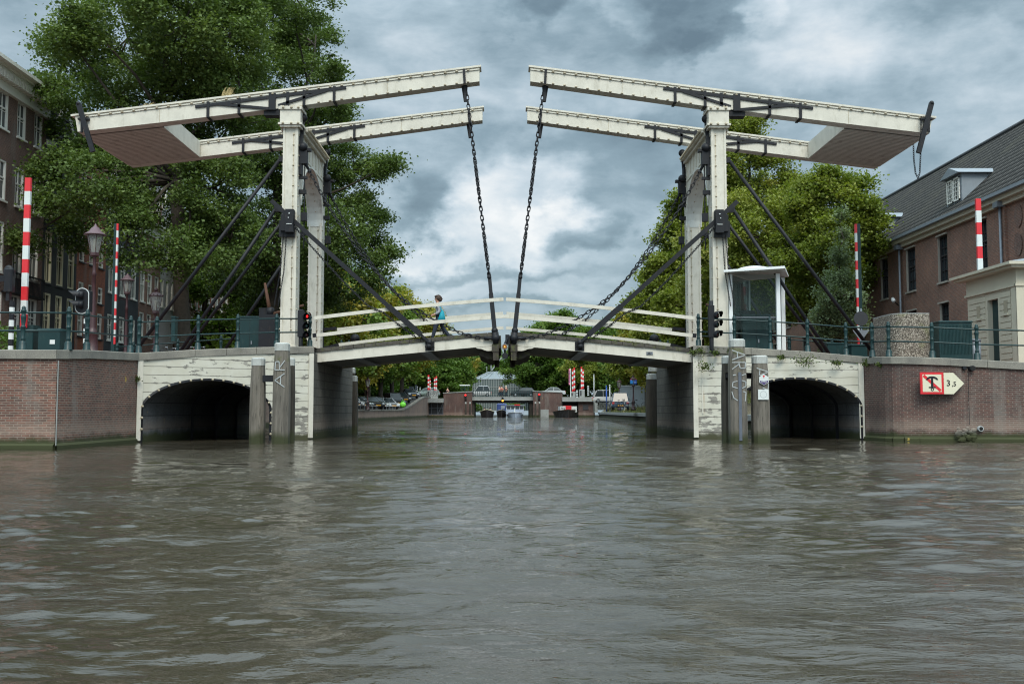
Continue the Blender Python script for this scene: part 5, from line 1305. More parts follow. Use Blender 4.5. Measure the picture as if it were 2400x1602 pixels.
m=MB(); a0,a1,b0,b1=XK-.44,XK+3.9,yk0-.43,yk1+.43; m.add([(a0,b0,zt+.045),(a1,b0,zt+.045),(a1,b1,zt+.045),(a0,b1,zt+.045),(XK+1.6,yk0+1.5,zt+.5),(XK+1.9,yk1-1.5,zt+.5)],[(0,1,4),(1,2,5,4),(2,3,5),(3,0,4,5)]); m.build('roof',M['lead'],t)
m=MB(); kb(m,dA,dB,zb,zd,-.24,-.18); kb(m,dA+.12,dB-.12,zb+1.4,zd-.15,-.18,-.165); m.build('door',M['green'],t)
nich=paint('niche_beige',(.34,.30,.22),.7,var=.05)
for u in (36.02,34.05): m=MB(); kb(m,u-.13,u+.13,4.35,4.80,.024,.03); m.build('blind_niche',nich,t); m=MB(); kb(m,u-.2,u+.2,4.27,4.35,.0,.08); m.build('niche_sill',M['beige'],t)
# ---- bicycles
def bicycle(label,col,grp='parked bicycles'):
    t=thing('bicycle',label,'bicycle',(0,0,0),grp); fr=paint('bike_frame',col,.4,var=.05)
    for x in (-.52,.52):
        m=MB().smooth(); n=18; r=.34
        pts=[(x+r*math.cos(2*PI*k/n),0,.35+r*math.sin(2*PI*k/n)) for k in range(n+1)]; m.tube(pts,.02,5,cap=False); w_=m.build('wheel',M['tyre'],t)
        m=MB()
        for k in range(8): a=2*PI*k/8; m.bar((x,0,.35),(x+r*math.cos(a),0,.35+r*math.sin(a)),.006,.006)
        m.build('spokes',M['chrome'],w_)
    m=MB().smooth()
    for a,b in (((-.52,0,.35),(-.14,0,.32)),((-.14,0,.32),(-.24,0,.80)),((-.24,0,.80),(-.52,0,.35)),((-.14,0,.32),(.36,0,.78)),((-.23,0,.76),(.34,0,.86)),((.52,0,.35),(.33,0,1.0))): m.tube([a,b],.018,6)
    m.build('frame',fr,t)
    m=MB().smooth(); m.tube([(.33,0,1.0),(.30,.0,1.05)],.015,5); m.tube([(.18,-.28,1.03),(.30,-.2,1.06),(.34,0,1.06),(.30,.2,1.06),(.18,.28,1.03)],.014,5); m.build('handlebar',M['chrome'],t)
    m=MB().smooth(); m.ball((-.27,0,.90),.13,8,5,(1,.6,.35)); m.build('saddle',M['black'],t)
    return t
B0=bicycle('black bicycle parked by the elm trunk',(.02,.02,.02)); B0.location=(P(375,800,44).x,44,2.75); B0.rotation_euler=(0,0,.5)
for i,(px,D,z,rz,lab,cc) in enumerate(((395,45,2.75,.2,'dark bicycle right of the crown lantern post',(.02,.03,.06)),(412,44.2,2.75,1.1,'bicycle nearest the elm trunk, half turned away',(.05,.05,.05)),(440,45,2.8,-.3,'bicycle with pinkish red frame left of the middle raking stay',(.35,.04,.07)),(462,44.6,2.8,.6,'bicycle leaning right of the middle raking stay',(.05,.02,.08)),(620,43,3.0,.1,'black bicycle between the two green approach cabinets',(.02,.02,.02)))):
    f=paint('bike_frame',cc,.4,var=.05); dup(B0,(P(px,800,D).x,D,z),rz,lab,recolor={'frame':f})
# ---- pedestrian on the left leaf
def skin(name,vs,es,rad,mat,parent,sub=2,root=0):
    me=bpy.data.meshes.new(name); off=root_loc(parent) if parent else Vector((0,0,0))
    me.from_pydata([tuple(Vector(v)-off) for v in vs],es,[]); o=bpy.data.objects.new(name+'_t',me); COL.objects.link(o)
    sk=o.modifiers.new('s','SKIN'); sk.use_smooth_shade=True
    for i,sv in enumerate(me.skin_vertices[0].data):
        r_=rad[i]; sv.radius=(r_,r_) if not hasattr(r_,'__len__') else r_; sv.use_root=(i==root)
    ss=o.modifiers.new('u','SUBSURF'); ss.levels=sub; ss.render_levels=sub
    dg=bpy.context.evaluated_depsgraph_get(); m2=bpy.data.meshes.new_from_object(o.evaluated_get(dg)); bpy.data.objects.remove(o)
    m2.materials.clear(); m2.materials.append(mat); 
    for p_ in m2.polygons: p_.use_smooth=True; p_.material_index=0
    n=bpy.data.objects.new(name,m2); COL.objects.link(n)
    if parent is not None: n.parent=parent; CH.setdefault(parent.name,[]).append(n)
    return n
Yp_=38.2; ft=P(1031,801,Yp_); gx=P(1029,700,Yp_).x
g0=3.20+.58*((gx+7.42)/7.22)+.07
t=thing('person','person in grey jacket and dark trousers walking left across the bridge','person',(gx,Yp_,g0))
def Wp(x,y,z): return (gx+x,Yp_+y,g0+z)
# x: negative = walking direction (left). height 1.72
body=[Wp(.02,0,.93),Wp(.0,0,1.10),Wp(-.01,0,1.28),Wp(-.02,0,1.42),Wp(-.045,0,1.50),Wp(-.075,0,1.58),Wp(-.085,0,1.65),
 Wp(.02,-.09,.90),Wp(-.13,-.10,.50),Wp(-.25,-.10,.10),Wp(-.36,-.10,.05),
 Wp(.03,.09,.90),Wp(.15,.09,.50),Wp(.44,.09,.16),Wp(.36,.09,.06),
 Wp(-.01,-.17,1.38),Wp(.05,-.21,1.12),Wp(-.13,-.20,1.02),Wp(-.20,-.19,1.0),
 Wp(-.01,.17,1.38),Wp(.02,.21,1.12),Wp(-.15,.18,1.04),Wp(-.22,.16,1.03)]
es=[(0,1),(1,2),(2,3),(3,4),(4,5),(5,6),(0,7),(7,8),(8,9),(9,10),(0,11),(11,12),(12,13),(13,14),(3,15),(15,16),(16,17),(17,18),(3,19),(19,20),(20,21),(21,22)]
rd=[.115,.105,.12,.085,.048,.085,.088,.085,.06,.04,.035,.085,.06,.04,.035,.055,.045,.035,.03,.055,.045,.035,.03]
skin('body',body,es,rd,M['skin'],t)
skin('jacket',[body[i] for i in (0,1,2,3,15,16,17,19,20,21)]+[Wp(-.03,0,1.47)],[(0,1),(1,2),(2,3),(3,4),(4,5),(5,6),(3,7),(7,8),(8,9),(3,10)],[(.15,.15),.14,.145,.115,.08,.068,.055,.08,.068,.055,.07],M['grey_cloth'],t)
skin('trousers',[body[i] for i in (0,7,8,9,11,12,13)],[(0,1),(1,2),(2,3),(0,4),(4,5),(5,6)],[.135,.105,.085,.065,.105,.085,.065],M['dark_cloth'],t)
for fx in ((-.30,-.10,.06,0),(.40,.09,.11,.9)):
    m=MB().smooth(); c=Vector(Wp(*fx[:3])); m.ball(c+Vector((-.05,0,-.01)),.075,8,6,(1.7,.6,.65)); m.build('shoe',M['black'],t)
m=MB().smooth(); hc=Vector(Wp(-.06,0,1.635)); m.ball(hc+Vector((.035,0,.03)),.125,12,8,(1.05,.85,1.0)); m.ball(hc+Vector((.10,0,-.03)),.085,10,7); m.ball(hc+Vector((-.02,0,.095)),.085,10,6,(1.2,1,.6))
rr_=random.Random(9)
for k in range(40): a=rr_.uniform(-.4,2.6); b_=rr_.uniform(-1,1); d=Vector((math.cos(a)*1.0,b_*.7,math.sin(a))).normalized(); m.tube([hc+Vector((.035,0,.02))+d*.10,hc+Vector((.045,0,.01))+d*rr_.uniform(.14,.18)],[.018,.003],4)
m.build('hair',M['hair'],t)
m=MB().smooth(); m.ball(hc+Vector((-.10,0,-.005)),.018,6,4,(1.3,1,1)); m.ball(hc+Vector((-.045,-.085,.0)),.02,6,4); m.build('face_detail',M['skin'],t)
for dy_,yy_ in ((-.035,0),(.035,0)): m=MB().smooth(); m.ball(hc+Vector((-.085,dy_,.022)),.009,5,4); m.build('eye',M['black'],t)
for (cx2,cy2,cz2) in ((-.22,-.19,.99),(-.25,.16,1.02)):
    c=Vector(Wp(cx2,cy2,cz2)); m=MB().smooth(); m.ball(c,.04,8,6,(1.2,.6,1))
    for k in range(4): m.tube([c+Vector((-.02,0,.025-.017*k)),c+Vector((-.065,.004,.02-.018*k)),c+Vector((-.075,.012,-.005-.016*k))],[.011,.010,.007],5)
    m.tube([c+Vector((0,-.01,.03)),c+Vector((-.035,-.03,.045))],[.012,.008],5); m.build('hand',M['skin'],t)
# bag: strap over the near shoulder, slouching tote
t2=thing('shoulder_bag','teal cloth shoulder bag carried by the walking person','bag',Wp(.1,-.26,.95))
m=MB(); yb_=-.30
vs=[Wp(.13,yb_+.05,1.20),Wp(.05,yb_,1.02),Wp(-.02,yb_,.82),Wp(-.01,yb_,.72),Wp(.16,yb_,.70),Wp(.27,yb_,.79),Wp(.24,yb_,.95),Wp(.19,yb_+.02,1.14)]
vb=[(x,y+.12,z) for x,y,z in vs]; n=len(vs)
m.smooth().add(vs+vb+[Wp(.13,yb_-.06,.88)],[(i,(i+1)%n,2*n) for i in range(n)]+[tuple(range(2*n-1,n-1,-1))]+[(i,i+n,(i+1)%n+n,(i+1)%n) for i in range(n)]); m.build('tote',M['teal'],t2)
m=MB(); m.bar(Wp(-.01,-.22,1.46),Wp(.12,-.27,1.16),.02,.035,(1,0,0)); m.bar(Wp(.02,-.10,1.48),Wp(-.01,-.22,1.46),.02,.035,(0,0,1)); m.build('strap',M['teal'],t2)
# ================================================================ buildings
def facade(m,mp,u0,u1,v0,v1,ops,dep=.16):
    """wall with real openings. ops: (ua,ub,va,vb). mp(u,v,n)->xyz"""
    us=sorted(set([u0,u1]+[o[0] for o in ops]+[o[1] for o in ops])); vs=sorted(set([v0,v1]+[o[2] for o in ops]+[o[3] for o in ops]))
    for i in range(len(us)-1):
        for j in range(len(vs)-1):
            a,b,c,d=us[i],us[i+1],vs[j],vs[j+1]; cu,cv=(a+b)/2,(c+d)/2
            if any(o[0]<cu<o[1] and o[2]<cv<o[3] for o in ops): continue
            m.add([mp(a,c,0),mp(b,c,0),mp(b,d,0),mp(a,d,0)],[(0,1,2,3)])
    for (a,b,c,d) in ops:
        for (p,q) in (((a,c),(b,c)),((b,c),(b,d)),((b,d),(a,d)),((a,d),(a,c))):
            m.add([mp(*p,0),mp(*q,0),mp(*q,-dep),mp(*p,-dep)],[(0,1,2,3)])
def mbar(m,mp,ua,ub,va,vb,na,nb):
    vs=[mp(u,v,n) for n in (na,nb) for (u,v) in ((ua,va),(ub,va),(ub,vb),(ua,vb))]
    m.add(vs,[(0,1,2,3),(7,6,5,4),(0,4,5,1),(1,5,6,2),(2,6,7,3),(3,7,4,0)])
def window(t,mp,o,fmat,pmat,fw=.09,sill=True,bars=(1,1),sash=True,sillmat=None,dep=.13,lintel=None):
    a,b,c,d=o; m=MB(); n0,n1=-dep,-dep+.07
    mbar(m,mp,a,a+fw,c,d,n0,n1+.04); mbar(m,mp,b-fw,b,c,d,n0,n1+.04); mbar(m,mp,a+fw,b-fw,d-fw,d,n0,n1+.04); mbar(m,mp,a+fw,b-fw,c,c+fw,n0,n1+.04)
    if sash:
        s=c+(d-c)*.58; mbar(m,mp,a+fw,b-fw,s-.035,s+.035,n0,n1)
    for k in range(1,bars[0]+1): u=a+(b-a)*k/(bars[0]+1); mbar(m,mp,u-.018,u+.018,c+fw,(d-fw),n0,n1-.02)
    for k in range(1,bars[1]+1): v=c+(d-c)*k/(bars[1]+1); mbar(m,mp,a+fw,b-fw,v-.015,v+.015,n0,n1-.02)
    w=m.build('window',fmat,t)
    m=MB(); m.add([mp(a,c,-dep-.005),mp(b,c,-dep-.005),mp(b,d,-dep-.005),mp(a,d,-dep-.005)],[(0,1,2,3)]); m.build('pane',pmat,w)
    if sill: m=MB(); mbar(m,mp,a-.06,b+.06,c-.09,c,-.02,.09); m.build('sill',sillmat or fmat,w)
    if lintel: m=MB(); mbar(m,mp,a-.07,b+.07,d,d+.08,-.02,.09); m.build('lintel',lintel,w)
XH=-25.0
def house(label,u0,u1,ztop,wall,fm,cols,floors,top='cornice',zbase=1.2,bars=(1,2),X=XH,wfrac=.62,pane=None,cor=None,sillmat=None,fw=.09):
    mp=lambda u,v,n:(X+n,u,v)
    t=thing('canal_house',label,'house',(X-5,(u0+u1)/2,zbase),'canal houses in the left row')
    ops=[]; cw=(u1-u0)/cols
    for (vb,vt) in floors:
        for k in range(cols):
            c=u0+cw*(k+.5); ops.append((c-cw*wfrac/2,c+cw*wfrac/2,vb,vt))
    m=MB(); facade(m,mp,u0,u1,zbase-2,ztop,ops)
    m.box(X-10,X-.30,u0+.01,u1-.01,zbase-2,ztop-.05); m.build('wall',wall,t)
    for o in ops: window(t,mp,o,fm,pane or (M['pane'] if random.random()<.6 else M['curtain']),bars=bars,sillmat=sillmat,fw=fw)
    if top=='cornice':
        m=MB(); mbar(m,mp,u0-.05,u1+.05,ztop-.75,ztop-.15,0,.16); mbar(m,mp,u0-.1,u1+.1,ztop-.15,ztop,0,.45); mbar(m,mp,u0-.15,u1+.15,ztop,ztop+.12,-.2,.6); m.build('cornice',cor or M['white2'],t)
        m=MB(); m.add([(X+.1,u0,ztop+.1),(X+.1,u1,ztop+.1),(X-4,u1,ztop+2.8),(X-4,u0,ztop+2.8),(X-9.8,u1,ztop+.1),(X-9.8,u0,ztop+.1)],[(0,1,2,3),(3,2,4,5),(0,3,5),(1,4,2)]); m.build('roof',M['slate'],t)
    else:
        cu=(u0+u1)/2; hw=(u1-u0)/2
        m=MB(); prof=[(-hw,0),(hw,0),(hw,.4),(hw*.62,.6),(hw*.5,1.9),(hw*.3,2.1),(hw*.22,2.7),(-hw*.22,2.7),(-hw*.3,2.1),(-hw*.5,1.9),(-hw*.62,.6),(-hw,.4)]
        m.prism([(cu+a,ztop+b) for a,b in prof],X-.4,X+.01,axis='x'); m.build('gable',wall,t)
        m=MB(); 
        for i in range(1,len(prof)-1): a,b=prof[i],prof[i+1]; m.bar((X+.02,cu+a[0],ztop+a[1]),(X+.02,cu+b[0],ztop+b[1]),.3,.14,(1,0,0))
        m.bar((X+.02,cu-hw*.25,ztop+2.75),(X+.02,cu+hw*.25,ztop+2.75),.5,.2,(1,0,0)); m.build('gable_trim',cor or M['white2'],t)
        m=MB(); m.add([(X-.3,u0,ztop),(X-.3,u1,ztop),(X-.3,cu,ztop+2.3),(X-9.9,u0,ztop),(X-9.9,u1,ztop),(X-9.9,cu,ztop+2.3)],[(0,2,5,3),(2,1,4,5)]); m.build('roof',M['slate'],t)
    return t,mp
def U(px): return XH/((px-1183)/F)    # distance where the facade plane is seen at column px
def VZ(px,py): return PX(px,py,XH).z
# brown brick corner house with a big white cornice
uA,uB=U(-190),U(94)
z=lambda py,px: VZ(px,py)
fl=[(z(300,5),z(212,5)),(z(470,8),z(375,8)),(z(645,30),z(528,30)),(z(800,50),z(695,50))]
zc=VZ(72,246)
t,mp=house('brown brick corner house with heavy bracketed white cornice at the far left',uA,uB,zc+.72,M['brownbrick'],M['white2'],6,fl,bars=(1,1),wfrac=.50,pane=M['pane'])
m=MB()
for k in range(40): u=lerp(uA,uB,(k+.5)/40); mbar(m,mp,u-.08,u+.08,zc+.22,zc+.55,.1,.55)
m.build('bracket_row',M['white2'],t)
m=MB(); mbar(m,mp,uA,uB+.1,zc-.25,zc-.05,0,.22); mbar(m,mp,uA,uB+.25,zc+.80,zc+.98,-.3,.95); m.build('frieze',M['white2'],t)
m=MB(); cu=(U(20)+U(50))/2+1; m.add([(XH-1.2,cu-3,zc+1.0),(XH-1.2,cu+2,zc+1.0),(XH-5.5,cu+2,zc+1.0),(XH-5.5,cu-3,zc+1.0),(XH-3,cu-1.2,zc+3.0),(XH-3,cu+.2,zc+3.0)],[(0,1,5,4),(1,2,5),(2,3,4,5),(3,0,4)]); m.build('skylight',M['lead'],t)
m=MB(); zb_=VZ(40,690); 
for k in range(30): u=lerp(U(0),U(86),k/29); mbar(m,mp,u-.015,u+.015,zb_,zb_+1.0,.33,.36)
mbar(m,mp,U(0),U(86),zb_+.97,zb_+1.03,.30,.38); mbar(m,mp,U(0),U(86),zb_-.05,zb_+.03,-.0,.4); m.build('balcony_rail',M['black'],t)
for (lab,a,b,zt,wall,fm,cols,fl,top,kw) in (
 ('black painted house with tall cream sash windows beside the brown corner house',94,175,15.2,M['darkstuc'],M['cream'],3,[(z(667,125),z(545,125)),(z(815,125),z(690,125)),(z(520,125),z(420,125)),(z(380,125),z(300,125)),(z(262,125),z(200,125))],'neck',dict(bars=(1,1),wfrac=.60,sillmat=M['slate'],fw=.11)),
 ('orange red brick house with white windows and green outer frames, behind the big lamp',175,243,14.2,M['redbrick'],M['white2'],3,[(z(618,205),z(530,205)),(z(705,205),z(665,205)),(z(790,205),z(728,205)),(z(470,205),z(400,205)),(z(350,205),z(290,205))],'cornice',dict(bars=(0,0),wfrac=.5,sillmat=M['slate'])),
 ('charcoal grey house with white shop front behind the thin barrier arm',243,322,15.0,M['greystuc'],M['white2'],3,[(z(690,275),z(572,275)),(z(800,275),z(740,275)),(z(540,275),z(470,275)),(z(430,275),z(370,275)),(z(330,275),z(280,275))],'neck',dict(bars=(1,1),wfrac=.48)),
 ('brown brick house with pairs of tall white windows left of the elm trunk',322,372,14.0,M['barrackbrick'],M['white2'],3,[(z(710,345),z(640,345)),(z(790,345),z(735,345)),(z(600,345),z(540,345)),(z(500,345),z(440,345))],'cornice',dict(bars=(1,1),wfrac=.6)),
 ('pale plastered house glimpsed through the elm crown',372,405,15.3,M['palestuc'],M['white2'],3,[(z(720,385),z(655,385)),(z(620,385),z(560,385)),(z(520,385),z(460,385)),(z(420,385),z(370,385))],'neck',dict(bars=(1,1),wfrac=.5)),
 ('tan brick house right of the elm trunk with slim white windows',405,455,13.4,M['tanbrick'],M['white2'],4,[(z(790,430),z(735,430)),(z(715,430),z(655,430)),(z(630,430),z(575,430)),(z(540,430),z(490,430))],'cornice',dict(bars=(1,1),wfrac=.52)),
 ('reddish brick house with round-topped white shop windows behind the parked bicycles',455,500,13.0,M['redbrick'],M['white2'],5,[(z(805,480),z(755,480)),(z(735,480),z(680,480)),(z(660,480),z(610,480))],'cornice',dict(bars=(1,0),wfrac=.6)),
 ('narrow brown brick house two doors right of the elm trunk',500,545,13.6,M['tanbrick'],M['white2'],4,[(z(800,520),z(750,520)),(z(735,520),z(685,520)),(z(670,520),z(620,520))],'neck',dict(bars=(1,1),wfrac=.5)),
 ('brown brick house behind the left windlass',545,600,13.2,M['brownbrick'],M['white2'],5,[(z(800,570),z(752,570)),(z(740,570),z(690,570)),(z(675,570),z(630,570))],'cornice',dict(bars=(1,1),wfrac=.5))):
    house(lab,U(a)+.0,U(b)-.0,zt+.0,wall,fm,cols,fl,top,**kw)
# plainer stretch of the row towards the distant bridge
uu=U(600)
for k,(w,wall,zt,lab) in enumerate(((12,M['tanbrick'],13,'tan brick house hidden among the elms behind the left gateway'),(14,M['barrackbrick'],12.5,'wide dark brick house behind the left gateway post'),(16,M['redbrick'],13.5,'red brick house at the far end of the left row'),(20,M['tanbrick'],13,'last tan brick house of the left row, beside the parked cars'),(14,M['palestuc'],12,'pale rendered house beyond the parked cars'))):
    house(lab,uu,uu+w,zt,wall,M['white2'],5,[(2.2,4.4),(5.4,7.4),(8.3,10.2)],'cornice',bars=(1,1)); uu+=w
# ---- long brick barracks on the right
XB=22.0
def UB(px): return XB/((px-1183)/F)
def BZ(px,py): return PX(px,py,XB).z
mpb=lambda u,v,n:(XB-n,u,v)
t=thing('brick_barracks','long dark red brick building with steep black pantile roof and dormers','building',(XB+6,60,2.5))
ze=BZ(2200,525); u0,u1=UB(2640),UB(1620)
ops=[]; upper=[]
for (pa,pb,yt,yb) in ((2306,2328,510,636),(2210,2233,547,657),(2134,2156,578,680),(2073,2090,602,697),(2020,2034,622,710)):
    ops.append((UB(pb),UB(pa),BZ((pa+pb)/2,yb),BZ((pa+pb)/2,yt)))
zl0,zl1=ops[1][2],ops[1][3]; ops=[(a,b,zl0,zl1) for a,b,_,_ in ops]
sp=3.95; last=ops[-1][0]
while last+sp<u1-2: last+=sp; ops.append((last,last+1.05,zl0,zl1))
zg1=BZ(2222,708); 
low=[(a+.05,b-.05,max(2.6,zg1-2.3),zg1) for a,b,_,_ in ops[1:]]
allops=ops+low
m=MB(); facade(m,mpb,u0,u1,1.0,ze-.2,allops,.22); m.box(XB+.35,XB+11,u0+.02,u1-.02,1,ze-.3); m.build('wall',M['barrackbrick'],t)
grey=paint('weathered_frame',(.33,.30,.26),.7,var=.1)
dk=paint('dark_sash',(.03,.028,.03),.5,var=.1)
for o in allops:
    window(t,mpb,o,dk,M['pane'],fw=.06,bars=(2,3),sash=True,dep=.2,sillmat=grey,lintel=grey)
    m=MB(); mbar(m,mpb,o[1]-.05,o[1]-.004,o[2],o[3],-.2,.01); m.build('window_jamb',grey,t)
# eaves: gutter, boxed moulding
m=MB(); mbar(m,mpb,u0,u1,ze-.45,ze-.25,0,.18); mbar(m,mpb,u0,u1,ze-.25,ze-.05,0,.38); m.build('eaves_moulding',M['beige'],t)
m=MB(); mbar(m,mpb,u0,u1,ze-.05,ze+.10,.30,.58); m.build('gutter',M['lead'],t)
# roof: steep slope, hipped at the far end
zr=ze+6.2; xr=XB+6.2
pr=PX(2075,476,xr)
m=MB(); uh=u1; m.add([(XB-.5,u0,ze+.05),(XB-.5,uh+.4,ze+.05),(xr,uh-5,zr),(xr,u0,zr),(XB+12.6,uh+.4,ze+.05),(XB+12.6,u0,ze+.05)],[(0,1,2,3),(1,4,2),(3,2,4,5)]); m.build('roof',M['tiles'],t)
m=MB().smooth(); m.tube([(xr,u0,zr+.02),(xr,uh-5,zr+.02)],.14,6); m.build('ridge_tiles',M['slate'],t)
def dormer(px,py_sill,wid=1.7):
    c=PX(px,py_sill,XB+.5); u=c.y; z0=ze+.75; h=1.42; slope=(zr-ze)/(xr-XB+.5); xf=XB-.5+(z0-ze)/slope
    d=MB(); xb_=xf+(h+.3)/slope
    # cheeks and front
    d.add([(xf,u-wid/2,z0),(xf,u+wid/2,z0),(xf,u+wid/2,z0+h),(xf,u-wid/2,z0+h),(xf+h/slope,u-wid/2,z0+h),(xf+h/slope,u+wid/2,z0+h)],[(0,1,2,3),(0,3,4),(1,5,2)])
    o=d.build('dormer',M['lead'],t)
    r_=MB(); hw=wid/2+.22; r_.add([(xf-.25,u-hw,z0+h-.02),(xf-.25,u+hw,z0+h-.02),(xf-.25,u,z0+h+.42),(xf+(h-.1)/slope,u-hw,z0+h-.02),(xf+(h-.1)/slope,u+hw,z0+h-.02),(xf+(h+.5)/slope,u,z0+h+.42)],[(0,1,2),(0,2,5,3),(1,4,5,2),(0,3,4,1)]); r_.build('dormer_roof',M['lead'],o)
    mp=lambda a,b,n:(xf-.02-n,a,b)
    m=MB(); 
    for k in (0,1):
        ua=u-wid*.40+k*wid*.42; ub=ua+wid*.38
        for (x_,y_,p_,q_) in ((ua,ua+.05,z0+.12,z0+h-.15),(ub-.05,ub,z0+.12,z0+h-.15),(ua,ub,z0+.12,z0+.18),(ua,ub,z0+h-.21,z0+h-.15)): mbar(m,mp,x_,y_,p_,q_,0,.06)
        for j in range(1,5): v=lerp(z0+.15,z0+h-.18,j/5); mbar(m,mp,ua,ub,v-.012,v+.012,0,.04)
        for j in (1,2): w_=lerp(ua,ub,j/3); mbar(m,mp,w_-.012,w_+.012,z0+.15,z0+h-.18,0,.04)
    wn_=m.build('dormer_window',M['white2'],o)
    m=MB(); m.add([mp(u-wid*.40,z0+.12,.005),mp(u+wid*.42,z0+.12,.005),mp(u+wid*.42,z0+h-.15,.005),mp(u-wid*.40,z0+h-.15,.005)],[(0,1,2,3)]); m.build('pane',M['pane'],wn_)
dormer(2246,478); dormer(2050,560)
for px,py in ((2340,480),(2105,580)):
    c=PX(px,py,XB-.25); m=MB(); m.box(XB-.42,XB-.06,c.y-.2,c.y+.2,c.z-.12,c.z+.12); m.smooth().tube([(XB-.2,c.y,c.z-.1),(XB-.2,c.y,2.6)],.06,8); m.tube([(XB-.3,c.y-.1,c.z+.1),(XB-.3,c.y-.1,c.z+.45)],.04,6); m.build('downpipe',M['zinc'],t)
c=PX(2377,480,XB); m=MB(); mbar(m,mpb,UB(2376)-.05,UB(2366),2,ze-.5,0,.12); m.build('pilaster',M['barrackbrick'],t)
for py in (505,572):
    c=PX(2388,py,XB); m=MB().smooth(); vs=[(XB-.04,c.y+.33*math.cos(a),c.z+.5*math.sin(a)) for a in np.linspace(0,2*PI,17)[:-1]]; m.smooth(False).add(vs,[tuple(range(16))]); m.build('oval_niche',M['brownbrick'],t)
t=thing('security_camera','small white security camera on the brick barracks beside the downpipe','camera',PX(2094,702,XB-.4))
c=PX(2094,702,XB-.4); m=MB().smooth(); m.tube([c+Vector((-.1,-.3,-.1)),c+Vector((0,.1,.05))],.11,8); m.build('camera_body',M['alum'],t); m=MB(); m.bar(c+Vector((0,0,-.05)),(XB,c.y+.3,c.z-.3),.05,.05); m.build('bracket',M['black'],t)
# buildings further down the right bank
for (lab,x,u0_,u1_,zt,wall,low) in (('low orange rendered building with a peach base, framed under the right leaf',24,118,132,8.5,M['orange'],M['peach']),('tan brick building behind the piles under the right leaf',20,96,112,11,M['tanbrick'],None)):
    t=thing('canal_house',lab,'house',(x+4,(u0_+u1_)/2,1),'buildings on the right bank'); mp=lambda u,v,n,x=x:(x-n,u,v)
    ops=[(u0_+2+k*3,u0_+3.2+k*3,v,v+1.7) for k in range(int((u1_-u0_-3)/3)) for v in (5.2,)]
    m=MB(); facade(m,mp,u0_,u1_,(4.2 if low else 0),zt,ops); m.box(x+.3,x+8,u0_+.01,u1_-.01,0,zt-.1); m.build('wall',wall,t)
    if low: m=MB(); facade(m,mp,u0_,u1_,0,4.2,[]); m.build('lower_wall',low,t)
    for o in ops: window(t,mp,o,M['white2'],M['pane'])
    m=MB(); m.add([(x-.3,u0_,zt),(x-.3,u1_,zt),(x+4,u1_,zt+3),(x+4,u0_,zt+3),(x+8.3,u1_,zt),(x+8.3,u0_,zt)],[(0,1,2,3),(3,2,4,5),(0,3,5),(1,4,2)]); m.build('roof',M['slate'],t)
    if low: m=MB(); m.box(x-.02,x+8,u0_-.02,u0_,0,4.2); m.build('end_wall',low,t); m=MB(); m.box(x-.02,x+8,u0_-.02,u0_,4.2,zt); m.build('end_wall',wall,t)
